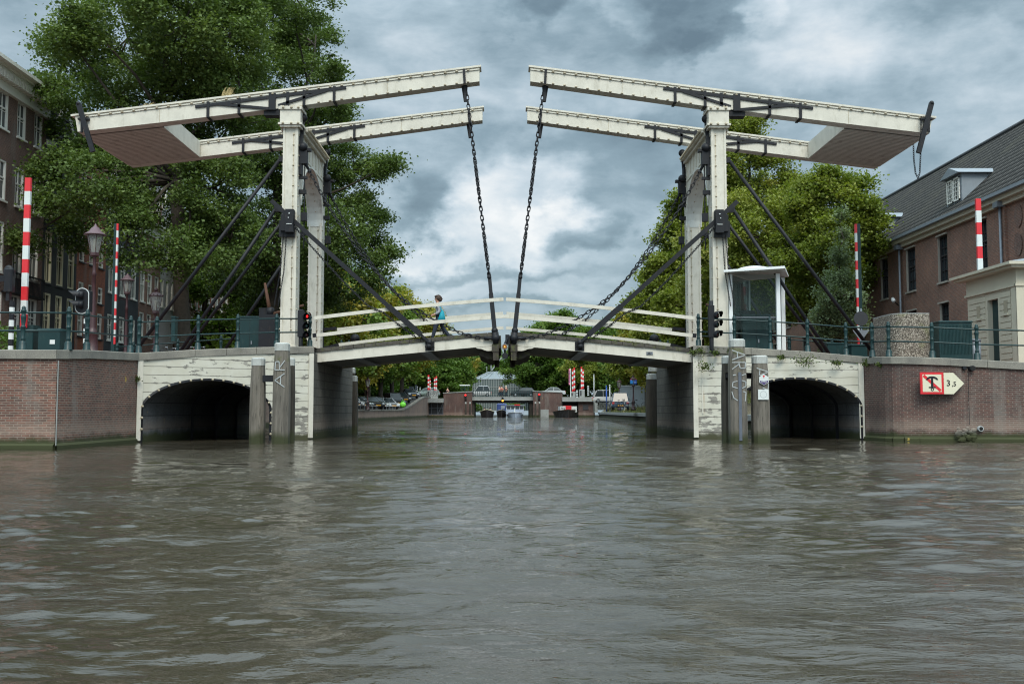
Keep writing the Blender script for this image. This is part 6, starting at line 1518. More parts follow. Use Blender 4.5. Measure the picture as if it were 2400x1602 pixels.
# ================================================================ trees
def grow(t,lobes,base,rt,seed,fork=.28,sub=3,leaf='leaf_dark',n=60000,size=.17,tone=.42,cr=(.55,1.0),dens=1,flat=.85,cl=9):
    """trunk + limbs to every lobe + leaf clumps spread through the crown"""
    rng=np.random.default_rng(seed); rnd=random.Random(seed)
    base=Vector(base); C=[Vector(l[:3]) for l in lobes]; Rr=[l[3] for l in lobes]
    low=min(c.z-r*.5 for c,r in zip(C,Rr)); top=max(c.z for c in C); cen=sum((c for c in C),Vector())/len(C)
    fz=max(base.z+1.8,min(low+ (top-low)*fork, base.z+(top-base.z)*.45)); f=Vector((lerp(base.x,cen.x,.25),lerp(base.y,cen.y,.25),fz))
    m=MB().smooth(); m.tube([base-Vector((0,0,.8)),base+Vector((0,0,.1)),base.lerp(f,.3)+Vector((rnd.uniform(-.1,.1),0,0)),base.lerp(f,.7)+Vector((rnd.uniform(-.15,.15),0,0)),f],[rt*1.7,rt*1.25,rt,rt*.92,rt*.8],12)
    tips=[]
    tp=Vector((cen.x,cen.y,min(top,f.z+(top-f.z)*.85))); H=tp.z-f.z
    K=6; ld=[f.lerp(tp,k/K)+Vector((rnd.uniform(-.05,.05)*H*(0<k<K),rnd.uniform(-.05,.05)*H*(0<k<K),0)) for k in range(K+1)]
    m.tube([f-Vector((0,0,.2))]+ld[1:],[rt*.8]+[rt*.75*(1-k/K*.85) for k in range(1,K+1)],9)
    for c,r in zip(C,Rr):
        hd=math.hypot(c.x-f.x,c.y-f.y); zs=min(max(f.z-.1,c.z-hd*rnd.uniform(.7,1.1)),tp.z-.5); k=(zs-f.z)/max(H,.1)*K; i=max(0,min(K-1,int(k))); q0=ld[i].lerp(ld[i+1],max(0,min(1,k-i)))
        d=(c-q0).length; mid=q0.lerp(c,.5)+Vector((rnd.uniform(-.1,.1)*d,rnd.uniform(-.1,.1)*d,.04*d)); r0=rt*min(.42,.10+d/30)*(1-.4*max(0,min(1,k/K)))
        m.tube([q0,q0.lerp(mid,.5)+Vector((0,0,.03*d)),mid,c],[r0,r0*.8,r0*.55,r0*.2],7)
    tm=m
    # clumps on and in the lobes
    cc=[];tt=[];rr=[]
    for c,r in zip(C,Rr):
        k=int(cl*r*r*dens)+4
        for _ in range(k):
            d=rng.normal(size=3); d/=np.linalg.norm(d); q=np.array(c)+d*r*rng.uniform(.25,1.0)**.5*np.array([1,1,.9]); cr_=rng.uniform(*cr); cc.append(q); rr.append(cr_); tt.append(rng.normal(0,.10))
    cc=np.array(cc); rr=np.array(rr); tt=np.array(tt)
    m=tm; sel=rng.choice(len(cc),min(len(cc),int(len(lobes)*sub*2)),replace=False)
    for i in sel:
        q=Vector(cc[i]); c=min(C,key=lambda c:(c-q).length); m.tube([c,c.lerp(q,.5)+Vector((0,0,-.1)),q],[.06,.04,.015],5)
    trunk=m.build('trunk',M['bark'],t)
    w=rr**2; idx=rng.choice(len(cc),n,p=w/w.sum())
    g=rng.normal(size=(n,3))*.46; pos=cc[idx]+g*rr[idx][:,None]*np.array([1.05,1.05,flat*.75])
    a=rng.normal(size=(n,3)); a[:,2]=a[:,2]*.5-.25; a/=np.linalg.norm(a,axis=1)[:,None]
    nb=rng.normal(size=(n,3))+np.array([0,0,1.1]); b=np.cross(a,nb); b/=np.linalg.norm(b,axis=1)[:,None]+1e-9
    s=size*rng.uniform(.6,1.35,n)[:,None]; tipd=np.cross(a,b)
    co=np.stack([pos-a*s*.5,pos-b*s*.36+tipd*s*.08,pos+a*s*.5,pos+b*s*.36+tipd*s*.08],1).reshape(-1,3)
    tn=np.clip(tone+tt[idx]+rng.normal(0,.09,n)+.0*g[:,2],0,1)
    off=np.array(root_loc(t)); npmesh('crown',co-off,np.arange(4*n).reshape(-1,4),M[leaf],t,tn)
def lobes_px(L,D,seed,spread=3.5):
    r=random.Random(seed); o=[]
    for (px,py,rp) in L:
        d=D+r.uniform(-spread,spread); p=P(px,py,d); s=d/F; o.append((p.x,d,p.z,rp*s))
    return o
b=P(434,800,52); t=thing('elm_tree','huge dark green elm filling the upper left, thick grey trunk behind the raking stays','tree',(b.x,52,2.6))
grow(t,lobes_px([(430,60,140),(300,90,120),(190,130,85),(540,90,120),(120,215,45),(250,270,115),(400,250,140),(540,290,120),(125,400,60),(250,430,105),(390,440,120),(500,440,110),(170,540,55),(300,560,75),(540,560,95),(100,310,45),(430,-80,160),(290,-60,120),(570,-60,120),(165,95,60),(200,50,60),(470,170,110),(360,360,100),(560,200,90),(440,590,70),(230,350,80),(110,480,38),(60,560,28)],52,1,4.5),(b.x,52,2.4),.40,5,n=210000,size=.165,cr=(.45,1.05),cl=7,tone=.50)
b=P(622,800,65); t=thing('elm_tree','tall dark green elm behind the left gateway and its stays','tree',(b.x,65,1.9))
grow(t,lobes_px([(640,50,115),(720,110,85),(690,-10,95),(765,165,45),(650,220,120),(745,300,80),(830,400,72),(905,392,30),(700,410,125),(845,520,80),(885,585,45),(760,560,105),(640,560,105),(872,640,48),(800,680,62),(700,690,85),(600,690,70),(640,340,115),(560,620,80),(790,250,40)],65,2,4),(b.x,65,1.7),.38,6,n=165000,size=.18,cr=(.5,1.1),cl=5,tone=.46)
b=P(1806,800,64); t=thing('linden_tree','olive yellow tree with dark forked trunk right behind the right gateway','tree',(b.x,64,2.0))
grow(t,lobes_px([(1765,290,38),(1725,325,45),(1700,390,60),(1800,430,80),(1720,470,75),(1870,480,58),(1760,550,105),(1850,590,80),(1700,620,80),(1760,690,75),(1860,690,60),(1650,560,60),(1660,690,70),(1790,355,30)],64,3,3),(b.x,64,1.8),.36,7,leaf='leaf_yellow',n=110000,size=.175,cr=(.45,.95),cl=7,tone=.45)
b=P(1968,800,57); t=thing('linden_tree','bright green broad tree between the right gateway and the brick barracks','tree',(b.x,57,2.3))
grow(t,lobes_px([(1945,432,45),(2000,470,58),(1895,480,60),(2035,530,42),(1950,560,80),(1870,600,65),(2030,590,38),(1985,650,55),(1880,700,55),(2050,575,22)],57,4,2.6),(b.x,57,2.0),.30,8,leaf='leaf_yellow',n=80000,size=.17,cr=(.45,.9),cl=9,tone=.30)
b=P(1648,800,84); t=thing('linden_tree','yellow green tree seen through the right gateway and left of it','tree',(b.x,84,1.2))
grow(t,lobes_px([(1655,430,40),(1615,480,50),(1590,560,55),(1650,590,80),(1560,640,55),(1530,720,55),(1600,720,80),(1680,720,80),(1575,520,28),(1690,500,60)],84,5,3),(b.x,84,1.0),.33,9,leaf='leaf_yellow',n=60000,size=.26,cr=(.55,1.1),cl=5,tone=.38)
b=P(1966,800,43.5); t=thing('poplar_tree','slender young grey-leaved tree standing in front of the brick barracks','tree',(b.x,43.5,2.7))
grow(t,lobes_px([(1972,500,9),(1970,545,16),(1968,600,26),(1975,650,36),(1955,690,42),(1990,700,40),(1965,750,58),(2005,745,34),(1930,740,34),(1960,790,50)],43.5,6,.8),(b.x,43.5,2.4),.09,10,leaf='leaf_grey',n=20000,size=.11,cr=(.2,.45),cl=30,tone=.45,flat=1.2)
# generic street trees, copied
G=[]
for k,(leaf,tn,lb) in enumerate((('leaf_yellow',.42,'yellow green street tree in the canal row beyond the left elms'),('leaf_mid',.55,'mid green street tree in the left canal row above the parked cars'),('leaf_gold',.55,'golden olive street tree in the left canal row'))):
    r=random.Random(20+k); t=thing('street_tree',lb,'tree',(0,0,0),'street trees along the far canal')
    L=[]
    for i in range(13):
        a=r.uniform(0,2*PI); d=r.uniform(.6,3.0); z=r.uniform(4.6,12); L.append((d*math.cos(a),d*math.sin(a),z,r.uniform(1.5,2.5)*(1.0 if z<10 else .75)))
    L.append((0,0,12.8,1.4)); grow(t,L,(0,0,0),.26,30+k,leaf=leaf,n=17000,size=.36,cr=(.6,1.3),cl=1.8,tone=tn); G.append(t)
def TZ(x,y): return lz(y) if x<0 else rz_(y)
place=[]  # kind, x, y, scale, label
left=[(0,-16.6,78,1.0),(2,-16.8,88,1.05),(1,-16.4,98,1.0),(0,-16.3,108,1.02),(2,-16.2,118,1.05),(1,-15.9,128,1.1),(0,-15.6,138,1.12),(2,-15.3,148,1.15),(1,-22.5,92,1.05),(0,-22,106,1.0),(1,-22.5,120,1.1),(2,-21.5,134,1.1),(0,-20.5,148,1.1),(1,-22.8,76,1.1)]
right=[(0,17.3,97,1.05),(0,17.0,109,1.0),(2,17.3,121,1.0),(0,17.5,133,.98),(1,18,145,1.0),(0,24,104,1.1),(1,24,126,1.1)]
far=[(2,-14.5,176,1.15),(0,-11.5,186,.95),(2,-8.5,192,.75),(1,5.2,186,.92),(1,10.2,182,1.18),(1,15.0,186,1.05),(0,13.2,174,.8),(1,8.3,196,1.2),(1,19.5,180,1.05),(1,-17.5,190,1.1),(1,3.3,184,.80),(1,24,176,1.0),(0,-22,178,1.1),(1,-26,186,1.1),(1,28,190,1.1)]
wr={0:'yellow green',1:'mid green',2:'golden olive'}
first=[True]*3
for grp,lst,txt in (('l',left,'%s street tree, number %d of the left bank rows'),('r',right,'%s street tree, number %d of the right bank rows'),('f',far,'%s tree behind the distant flat bridge')):
    for i,(k,x,y,s) in enumerate(lst):
        if grp=='f': z=3.0; lab='%s tree rising behind the distant flat bridge, %s of the glasshouse'%(wr[k],'left' if x<-3 else 'right')
        else:
            z=TZ(x,y); side='left' if grp=='l' else 'right'; inner=abs(x)<20
            lab='%s street tree %s, %s bank, %s'%(wr[k],'at the water side' if inner else 'near the houses',side,'close behind the drawbridge' if y<100 else ('midway to the flat bridge' if y<128 else 'near the flat bridge'))
        rz=random.uniform(0,6.28)
        if first[k]: o=G[k]; o.location=(x,y,z); o.rotation_euler=(0,0,rz); o.scale=(s,s,s); o['label']=lab; first[k]=False
        else: dup(G[k],(x,y,z),rz,lab,scale=(s,s,s*random.uniform(.94,1.06)))
# dense low wood closing the view at the end of the canal
r=random.Random(77); t=thing('broad_tree','','tree',(0,0,0),'trees closing the end of the canal')
L=[(r.uniform(-3,3),r.uniform(-2,2),r.uniform(2.0,8.5),r.uniform(1.8,2.8)) for i in range(15)]; grow(t,L,(0,0,0),.25,99,leaf='leaf_mid',n=15000,size=.42,cr=(.7,1.4),cl=1.6,tone=.42)
spots=[(-33,172),(-27,176),(-21.5,171),(-17,175),(-13,181),(-9.5,184),(-30,186),(7,184),(12,181),(16.5,178),(21,175),(26,172),(31,171),(36,173),(-38,172),(24,150),(28,140),(32,156),(-21,160),(-26,158)]
for i,(x,y) in enumerate(spots):
    lab='low bushy tree closing the far canal end, '+('left' if x<0 else 'right')+' of the flat bridge'
    if y<165: lab='low bushy tree near the '+('left' if x<0 else 'right')+' end of the flat bridge, behind the street trees'
    if i==0: t.location=(x,y,2.9); t['label']=lab
    else: dup(t,(x,y,2.9 if y>165 else 1.3),r.uniform(0,6),lab,scale=(r.uniform(.9,1.2),1,r.uniform(.85,1.15)))
for (x,k) in ((-13,1.3),(-7,1.2),(-1,1.25),(5,1.35),(11,1.3)):
    dup(t,(x,228,3),r.uniform(0,6),'low bushy tree showing above the far glasshouse roof',scale=k)
# low bushes in front of the glasshouse
for (x,y,w,lab) in ((-6.2,176,3.0,'dark clipped bush under the distant flat bridge at the left'),(1.5,178,2.5,'green bush behind the pale blue boat under the distant flat bridge')):
    t=thing('bush',lab,'bush',(x,y,1.0),'bushes beyond the flat bridge'); leafball('foliage',t,[(x+d,y,1.6+.2*math.sin(d*3),.9) for d in np.linspace(-w/2,w/2,5)],2500,.25,'leaf_mid',rng)
# ================================================================ distant flat bridge and what stands near it
YB=160.0
Q=lambda px,py,Y=YB:P(px,py,Y)
def bx(m,px0,px1,py0,py1,Y0,dep,Y=None):
    a,b=P(px0,py1,Y0),P(px1,py0,Y0); return m.box(a.x,b.x,Y0,Y0+dep,a.z,b.z)
t=thing('flat_bridge','distant flat grey road bridge between two brick towers, dark gap below','bridge',(0,YB,0))
m=MB(); bx(m,1106,1250,929.5,938,YB+.5,.4); m.build('fascia',M['concrete'],t)
m=MB(); bx(m,1100,1256,938,943,YB+.9,7); bx(m,1100,1256,929,931,YB+.95,8); m.build('deck_slab',M['asphalt'],t)
m=MB(); bx(m,1106,1112,938,990,YB+1,8); bx(m,1241,1250,938,990,YB+1,8); m.build('pier',M['darkpile'],t)
for (a,b,lab) in ((1039,1106,0),(1250,1318,1)):
    m=MB(); A=P(a,990,YB-1); B=P(b,920,YB-1); z1,z2=(P(0,921,YB-1).z,P(0,917.5,YB-1).z) if lab==0 else (P(0,916.5,YB-1).z,P(0,919.5,YB-1).z)
    m.prism([(A.x,-1),(B.x,-1),(B.x,z2),(A.x,z1)],YB-1,YB+9); tw=m.build('brick_tower',M['farbrick'],t)
    m=MB(); m.prism([(A.x-.08,z1-.02),(B.x+.08,z2-.02),(B.x+.08,z2+.1),(A.x-.08,z1+.1)],YB-1.1,YB+9.1); m.build('coping',M['concrete'],tw)
m=MB(); bx(m,997,1039,933,943,YB-3,12); m.build('side_span_beam',M['concrete'],t)
m=MB(); bx(m,1318,1394,930,940.5,YB-2,12); bx(m,1392,1401,930,966,YB-2,12); m.build('side_span_beam',M['concrete'],t)
m=MB(); bx(m,997,1039,943,972,YB-1.5,.3); m.build('gate_panel',M['slate'],t)
m=MB(); 
for px in (998,1011.5,1025.5,1038): bx(m,px-.5,px+.5,943,971,YB-1.6,.1)
bx(m,998,1038,955.5,956.3,YB-1.6,.1); bx(m,998,1038,970,971.5,YB-1.6,.1)
a,b=P(1026,971,YB-1.65),P(1038,944,YB-1.65); m.bar(a,b,.05,.07); m.split('gate_bar',M['zinc'],t)
m=MB(); bx(m,997,1110,971.5,990,YB-3.5,3); m.build('ledge',M['palequay'],t)
m=MB(); bx(m,1318,1357,940,985,YB+.5,1); m.build('gate_panel',M['slate'],t); m=MB(); bx(m,1356,1394,940.5,985,YB-1.5,3); m.build('side_pier',M['farbrick'],t)
m=MB(); bx(m,1366,1379,948,960,YB-1.56,.05); m.build('cabinet_door',M['slate'],t)
m=MB(); bx(m,1267,1286,959,990,YB-1.06,.05); m.build('concrete_patch',M['concrete'],t)
for (px,py,lab,mat) in ((1091,925.6,'red shipping lamp lit on the left brick tower of the flat bridge','redlamp'),(1264,924,'red shipping lamp lit on the right brick tower of the flat bridge','redlamp'),(1178,938.5,'amber lamp lit under the middle of the distant flat bridge','amberlamp')):
    Yq=YB-1.4 if mat=='redlamp' else YB+.2; c=P(px,py,Yq); l=thing('signal_lamp',lab,'signal lamp',c,'lamps of the flat bridge')
    m=MB(); m.box(c.x-.16,c.x+.16,c.y,c.y+.35,c.z-(.75 if mat=='redlamp' else .1),c.z+(.16 if mat=='redlamp' else .55)); m.build('housing',M['black'],l); m=MB().smooth(); m.ball(c,.15,10,6,(1,.5,1)); m.build('lens',M[mat],l)
# railings of that bridge
t=thing('bridge_railing','thin green railing along the distant flat bridge','railing',(0,YB,3.3))
a,b=P(1106,929.5,YB+.6),P(1250,929.5,YB+.6); m=MB(); n=34
for k in range(n): x=lerp(a.x,b.x,k/(n-1)); m.box(x-.04,x+.04,YB+.55,YB+.63,a.z,a.z+1.0)
m.split('post',M['green'],t)
for h in (1.0,.55): m=MB(); m.box(a.x,b.x,YB+.56,YB+.62,a.z+h-.03,a.z+h+.03); m.build('rail',M['green'],t)
for i,(px0,py0,py1,w) in enumerate(((1004.3,878,913,.26),(1008.2,888,913,.20),(1018.6,884,915,.22),(1022.6,881,917,.22),(1342.3,865,917,.20),(1346.2,861,915,.24),(1363.0,859,912,.22),(1366.6,865,910,.26))):
    Yq=YB+2.5+(i%2)*.3
    side='left' if i<4 else 'right'; which=('tallest, outermost','short second','third','innermost of four')[i%4] if i<4 else ('outermost','tall second','tallest third','last, thickest')[i%4]
    barrier('small distant red and white barrier arm, %s of the flat bridge, %s'%(side,which),px0,py0,py1,Yq,w,9 if i>=4 else 7)
for (p0,p1,y0,y1,lab) in ((1337.5,1349,917.5,930,'grey concrete barrier housing beside the pink banner'),(1358,1370.5,912,930,'taller grey concrete barrier housing right of the pink banner'),(1001,1026,914,933,'grey concrete block scrawled with red, left side of the flat bridge')):
    t=thing('barrier_housing',lab,'housing',P((p0+p1)/2,y1,YB+1.6),'concrete barrier housings'); m=MB(); a,b=P(p0,y1,YB+1.6),P(p1,y0,YB+1.6); m.bbox(a.x,b.x,YB+1.6,YB+2.4,a.z,b.z,.05); m.build('block',M['concrete'],t); m=MB(); m.box(a.x+.1,a.x+.35,YB+1.57,YB+1.6,a.z+.2,b.z-.2); m.build('door_plate',M['slate'],t)
for i,(px,y0,y1) in enumerate(((905.0+72,905,926),(1352.3,914,930),(1378.5,904,926),(984.5,907,922))):
    z0=P(0,y1,YB).z; p=P(px,y1,YB+1); t=thing('striped_post','distant black and white striped post %s'%('beside the left bicycles','between the two barrier housings','right of the barrier housings','thin one, left side of the flat bridge')[i],'post',p,'black and white striped posts')
    m=MB(); stripepole(m,p.x,YB+1,p.z,P(px,y0,YB+1).z,.16 if i!=3 else .11,9); m.build('striped_pole',[M['offwhite'],M['black']],t)
t=thing('banner','narrow pink vertical banner on a white mast reading Amsterdam, by the right barriers','banner',P(1338,930,YB+1))
a,b=P(1336.6,930,YB+1),P(1338.2,863,YB+1); m=MB(); m.box(a.x,b.x,YB+1,YB+1.1,a.z,b.z); m.build('mast',M['offwhite'],t)
a,b=P(1333.3,901,YB+1),P(1337.0,864,YB+1); m=MB(); m.box(a.x,b.x,YB+1.02,YB+1.06,a.z,b.z); m.build('cloth',M['pink'],t); text('lettering',"Amsterdam",.42,((a.x+b.x)/2,YB+.99,(a.z+b.z)/2),(PI/2,PI/2*-1,0),M['purple'],t)
# control booth on the left tower
t=thing('control_booth','tiny glazed bridge booth with a flat white roof on the left brick tower','booth',P(1089,918,YB+2))
m=MB(); bx(m,1077,1101,901,903,YB+1.5,3); m.build('roof',M['alum'],t)
for px in (1080,1088,1098): m=MB(); bx(m,px,px+1,903,920,YB+1.6,.1); m.build('post',M['green'],t)
m=MB(); bx(m,1080,1099,903.5,918,YB+1.9,.05); m.build('glass_pane',M['clear'],t)
# glasshouse behind
t=thing('glasshouse','pale glasshouse with many thin white bars and a faceted glass roof behind the flat bridge','glasshouse',(-3.5,200,2))
Yg=205; a=P(1108,960,Yg); b=P(1240,888,Yg); frame=paint('glasshouse_bar',(.30,.33,.33),.5)
m=MB(); m.box(a.x,b.x,Yg+.1,Yg+14,1.0,b.z); m.build('glazing',glass('greenhouse_glass',(.10,.13,.13),None,.25),t)
m=MB(); 
for k in range(34): x=lerp(a.x,b.x,k/33); m.box(x-.045,x+.045,Yg-.02,Yg+.1,1,b.z)
for z in np.linspace(a.z,b.z,5): m.box(a.x,b.x,Yg-.04,Yg+.1,z-.05,z+.05)
m.build('glazing_bar',frame,t)
rg=paint('roof_glazing',(.20,.23,.25),.3,var=.15,scale=.3); zt=b.z; cx_=P(1160,880,Yg).x; zp=P(1160,868,Yg).z
m=MB(); m.add([(a.x-.2,Yg,zt),(b.x+.2,Yg,zt),(b.x+.2,Yg+14,zt),(a.x-.2,Yg+14,zt),(cx_-1.5,Yg+6,zp),(cx_+1.5,Yg+6,zp)],[(0,1,5,4),(1,2,5),(2,3,4,5),(3,0,4)]); m.build('glass_roof',rg,t)
m=MB()
for k in range(9): x=lerp(a.x,b.x,k/8); m.bar((x,Yg-.05,zt+.05),(lerp(x,cx_,.8),Yg+5.9,zp+.05),.1,.1)
m.bar(P(1152,868,Yg+3),P(1175,838,Yg+3),.5,.25); m.tube([P(1151,866,Yg+3),P(1151,843,Yg+3)],.12,6); m.tube([P(1141,880,Yg+1),P(1141,858,Yg+1)],.08,6); m.build('roof_frame',frame,t)
# dark piles and boats
for (px,y0) in ((1091.5,942),(1101.5,942),(1255,941.5),(1264.5,941.5)):
    side='left' if px<1180 else 'right'; a=P(px-2,y0,YB-2.2)
    pile('small distant dark pile with white cap before the %s brick tower, %s of its pair'%(side,'left' if px in (1091.5,1255) else 'right'),px-2.1,px+2.1,y0,YB-2.2,mat='darkpile',grp='distant capped piles')
def hull(m,L,W,H,n=10,flare=.75,sheer=.25):
    st=[]
    for i in range(n+1):
        u=i/n; w=W/2*(math.sin(PI*min(1,.12+u*.62))**.7 if u<1 else 1)*(1-.0*u); w=W/2*min(1,(u*2.4)**.6) if u<.45 else W/2*(1-.12*(u-.45)/.55)
        if i==0: w=.03
        z=H*(1+sheer*(1-u)**2*2+sheer*.3*u*u); y=-L/2+L*u
        st.append([(-w,y,z),(-w*flare,y,-.3),(w*flare,y,-.3),(w,y,z)])
    vs=[p for s_ in st for p in s_]; fs=[]
    for i in range(n):
        for k in range(3): fs.append((i*4+k,(i+1)*4+k,(i+1)*4+k+1,i*4+k+1))
    fs.append((0,1,2,3)); fs.append((n*4+3,n*4+2,n*4+1,n*4)); m.add(vs,fs)
    top=[(x*.93,y,z-.12) for s_ in st for (x,y,z) in (s_[0],s_[3])]; b=len(m.v); m.add(top,[(i*2,i*2+1,i*2+3,i*2+2) for i in range(n)])
    return st
def boat(label,px0,px1,D,L,H,mat,rim,cat='boat',sheer=.3):
    a,b=P(px0,970,D),P(px1,970,D); cx=(a.x+b.x)/2; W=b.x-a.x; t=thing('canal_boat',label,cat,(cx,D+L/2,0),'boats on the far water')
    T=Matrix.Translation((cx,D+L/2,0)); m=MB().xf(T); st=hull(m,L,W,H,sheer=sheer); m.build('hull',mat,t)
    m=MB().xf(T)
    for i in range(len(st)-1):
        for k in (0,3): m.bar(Vector(st[i][k])+Vector((0,0,.03)),Vector(st[i+1][k])+Vector((0,0,.03)),.10,.08)
    m.build('gunwale',rim,t); return t,cx,W
def sitter(label,x,y,z,mat,h=.9,cat='person',grp='people aboard boats'):
    t=thing('person',label,'person',(x,y,z),grp)
    skin('body',[(x,y,z),(x,y,z+h*.55),(x,y,z+h*.68),(x,y,z+h*.86),(x-.24,y-.1,z+h*.2),(x+.24,y-.1,z+h*.2)],[(0,1),(1,2),(2,3),(1,4),(1,5)],[.18,.17,.07,.11,.06,.06],M['skin'],t,1)
    skin('clothing',[(x,y,z),(x,y,z+h*.55),(x-.24,y-.1,z+h*.25),(x+.24,y-.1,z+h*.25)],[(0,1),(1,2),(1,3)],[.21,.20,.08,.08],mat,t,1)
    m=MB().smooth(); m.ball((x,y+.02,z+h*.95),.12,8,6); m.build('hair',M['hair'],t)
D=150
t,cx,W=boat('small dark open boat coming under the flat bridge, two people aboard',1124,1158,D,5.5,.62,M['hull'],M['cream'],sheer=.45)
sitter('person in a yellow vest in the small dark boat',cx-.45,D+3.6,.55,M['yellow']); sitter('person in dark clothes in the small dark boat',cx+.45,D+4,.55,M['dark_cloth'])
t,cx,W=boat('dark blue boat with a blue canvas cabin behind the pale one',1163,1188,D+3,7,.72,M['hull'],M['offwhite'])
m=MB(); m.bbox(cx-.75,cx+.85,D+6,D+9,.6,2.15,.15); m.build('canvas_cabin',M['blueboat'],t); m=MB(); m.box(cx-.1,cx+.5,D+5.97,D+6,1.3,1.8); m.build('window',M['lead'],t)
t,cx,W=boat('pale blue cabin boat with red name board and dark windows on the far water',1186,1229,D-2,7.5,.62,M['paleboat'],M['alum'],sheer=.1)
m=MB(); m.box(cx-1.35,cx+1.35,D-.2,D+4,.5,1.22); m.build('cabin',M['paleboat'],t)
m=MB(); m.box(cx-1.5,cx+1.5,D-.5,D+4.3,1.75,1.86); m.build('roof',M['lead'],t)
m=MB()
for k in range(5): x=lerp(cx-1.3,cx+1.3,k/4); m.box(x-.04,x+.04,D-.22,D-.14,1.2,1.76)
m.build('window_frame',M['alum'],t); m=MB(); m.box(cx-1.28,cx+1.28,D-.1,D-.07,1.22,1.75); m.build('window',M['pane'],t)
m=MB(); m.box(cx-.1,cx+.75,D-.56,D-.5,1.78,1.95); m.build('name_board',M['red'],t)
m=MB(); m.box(cx-.15,cx+.02,D-1.2,D-1.18,.75,1.3); m.tube([(cx-.07,D-1.17,.6),(cx-.07,D-1.17,1.5)],.02,5); m.build('flag',M['offwhite'],t)
t,cx,W=boat('moored dark barge with a white and red graffiti cabin before the right brick tower',1301,1363,D-4,12,.75,M['hull'],M['rust'],sheer=.25)
zc0,zc1=.8,P(0,951.5,D-2).z
m=MB(); m.box(P(1313,960,D-2).x,P(1325.6,960,D-2).x,D-2,D+4,zc0,zc1); m.box(P(1339,960,D-2).x,P(1352,960,D-2).x,D-2,D+4,zc0,zc1); m.build('cabin',M['offwhite'],t)
m=MB(); m.box(P(1325.6,960,D-2).x,P(1339,960,D-2).x,D-2.2,D+4,zc0,zc1+.1); m.build('cabin_door',M['red'],t)
xg=P(1319,960,D-2).x; text('graffiti',"PN",.5,(xg,D-2.03,zc1-.35),(PI/2,0,0),M['black'],t); text('graffiti',"N",.4,(xg+.25,D-2.03,zc1-.85),(PI/2,0,0),M['black'],t)
xg=P(1345,960,D-2).x; text('graffiti',"o80",.45,(xg,D-2.03,zc1-.6),(PI/2,.2,0),M['black'],t)
# ---- people, cars on the flat bridge
for (px,mat,lab,hx) in ((1171,M['whitecloth'],'person in white on the flat bridge, left of the one in red',0),(1176,M['redcloth'],'person in a red jacket leaning on the flat bridge railing',0),(1186,M['dark_cloth'],'blond person in dark clothes on the flat bridge',1),(1049,M['dark_cloth'],'dark-clothed person on top of the left brick tower',0)):
    p=P(px,929,YB+1.8); z=3.27 if px>1100 else 3.0
    t=thing('person',lab,'person',(p.x,YB+1.8,z),'people on the flat bridge'); x,y=p.x,YB+1.8
    skin('body',[(x,y,z+.95),(x,y,z+1.42),(x,y,z+1.5),(x,y,z+1.66),(x-.12,y,z+.5),(x-.13,y,z+.06),(x+.12,y,z+.5),(x+.13,y,z+.06),(x-.26,y-.1,z+1.1),(x+.26,y-.1,z+1.1)],[(0,1),(1,2),(2,3),(0,4),(4,5),(0,6),(6,7),(1,8),(1,9)],[.15,.15,.06,.10,.09,.06,.09,.06,.06,.06],M['skin'],t,1)
    skin('jacket',[(x,y,z+.92),(x,y,z+1.42),(x-.27,y-.1,z+1.08),(x+.27,y-.1,z+1.08)],[(0,1),(1,2),(1,3)],[.19,.18,.08,.08],mat,t,1)
    skin('trousers',[(x,y,z+.95),(x-.12,y,z+.5),(x-.13,y,z+.1),(x+.12,y,z+.5),(x+.13,y,z+.1)],[(0,1),(1,2),(0,3),(3,4)],[.17,.11,.08,.11,.08],M['dark_cloth'],t,1)
    m=MB().smooth(); m.ball((x,y+.02,z+1.72),.115,8,6); m.build('hair',M['cream'] if hx else M['hair'],t)
def carpaint(name,c): 
    m,t=newmat(name); t.set(t.b.inputs['Base Color'],c); t.b.inputs['Roughness'].default_value=.35; t.b.inputs['Coat Weight'].default_value=.8; t.b.inputs['Coat Roughness'].default_value=.08; t.b.inputs['Metallic'].default_value=.2; return m
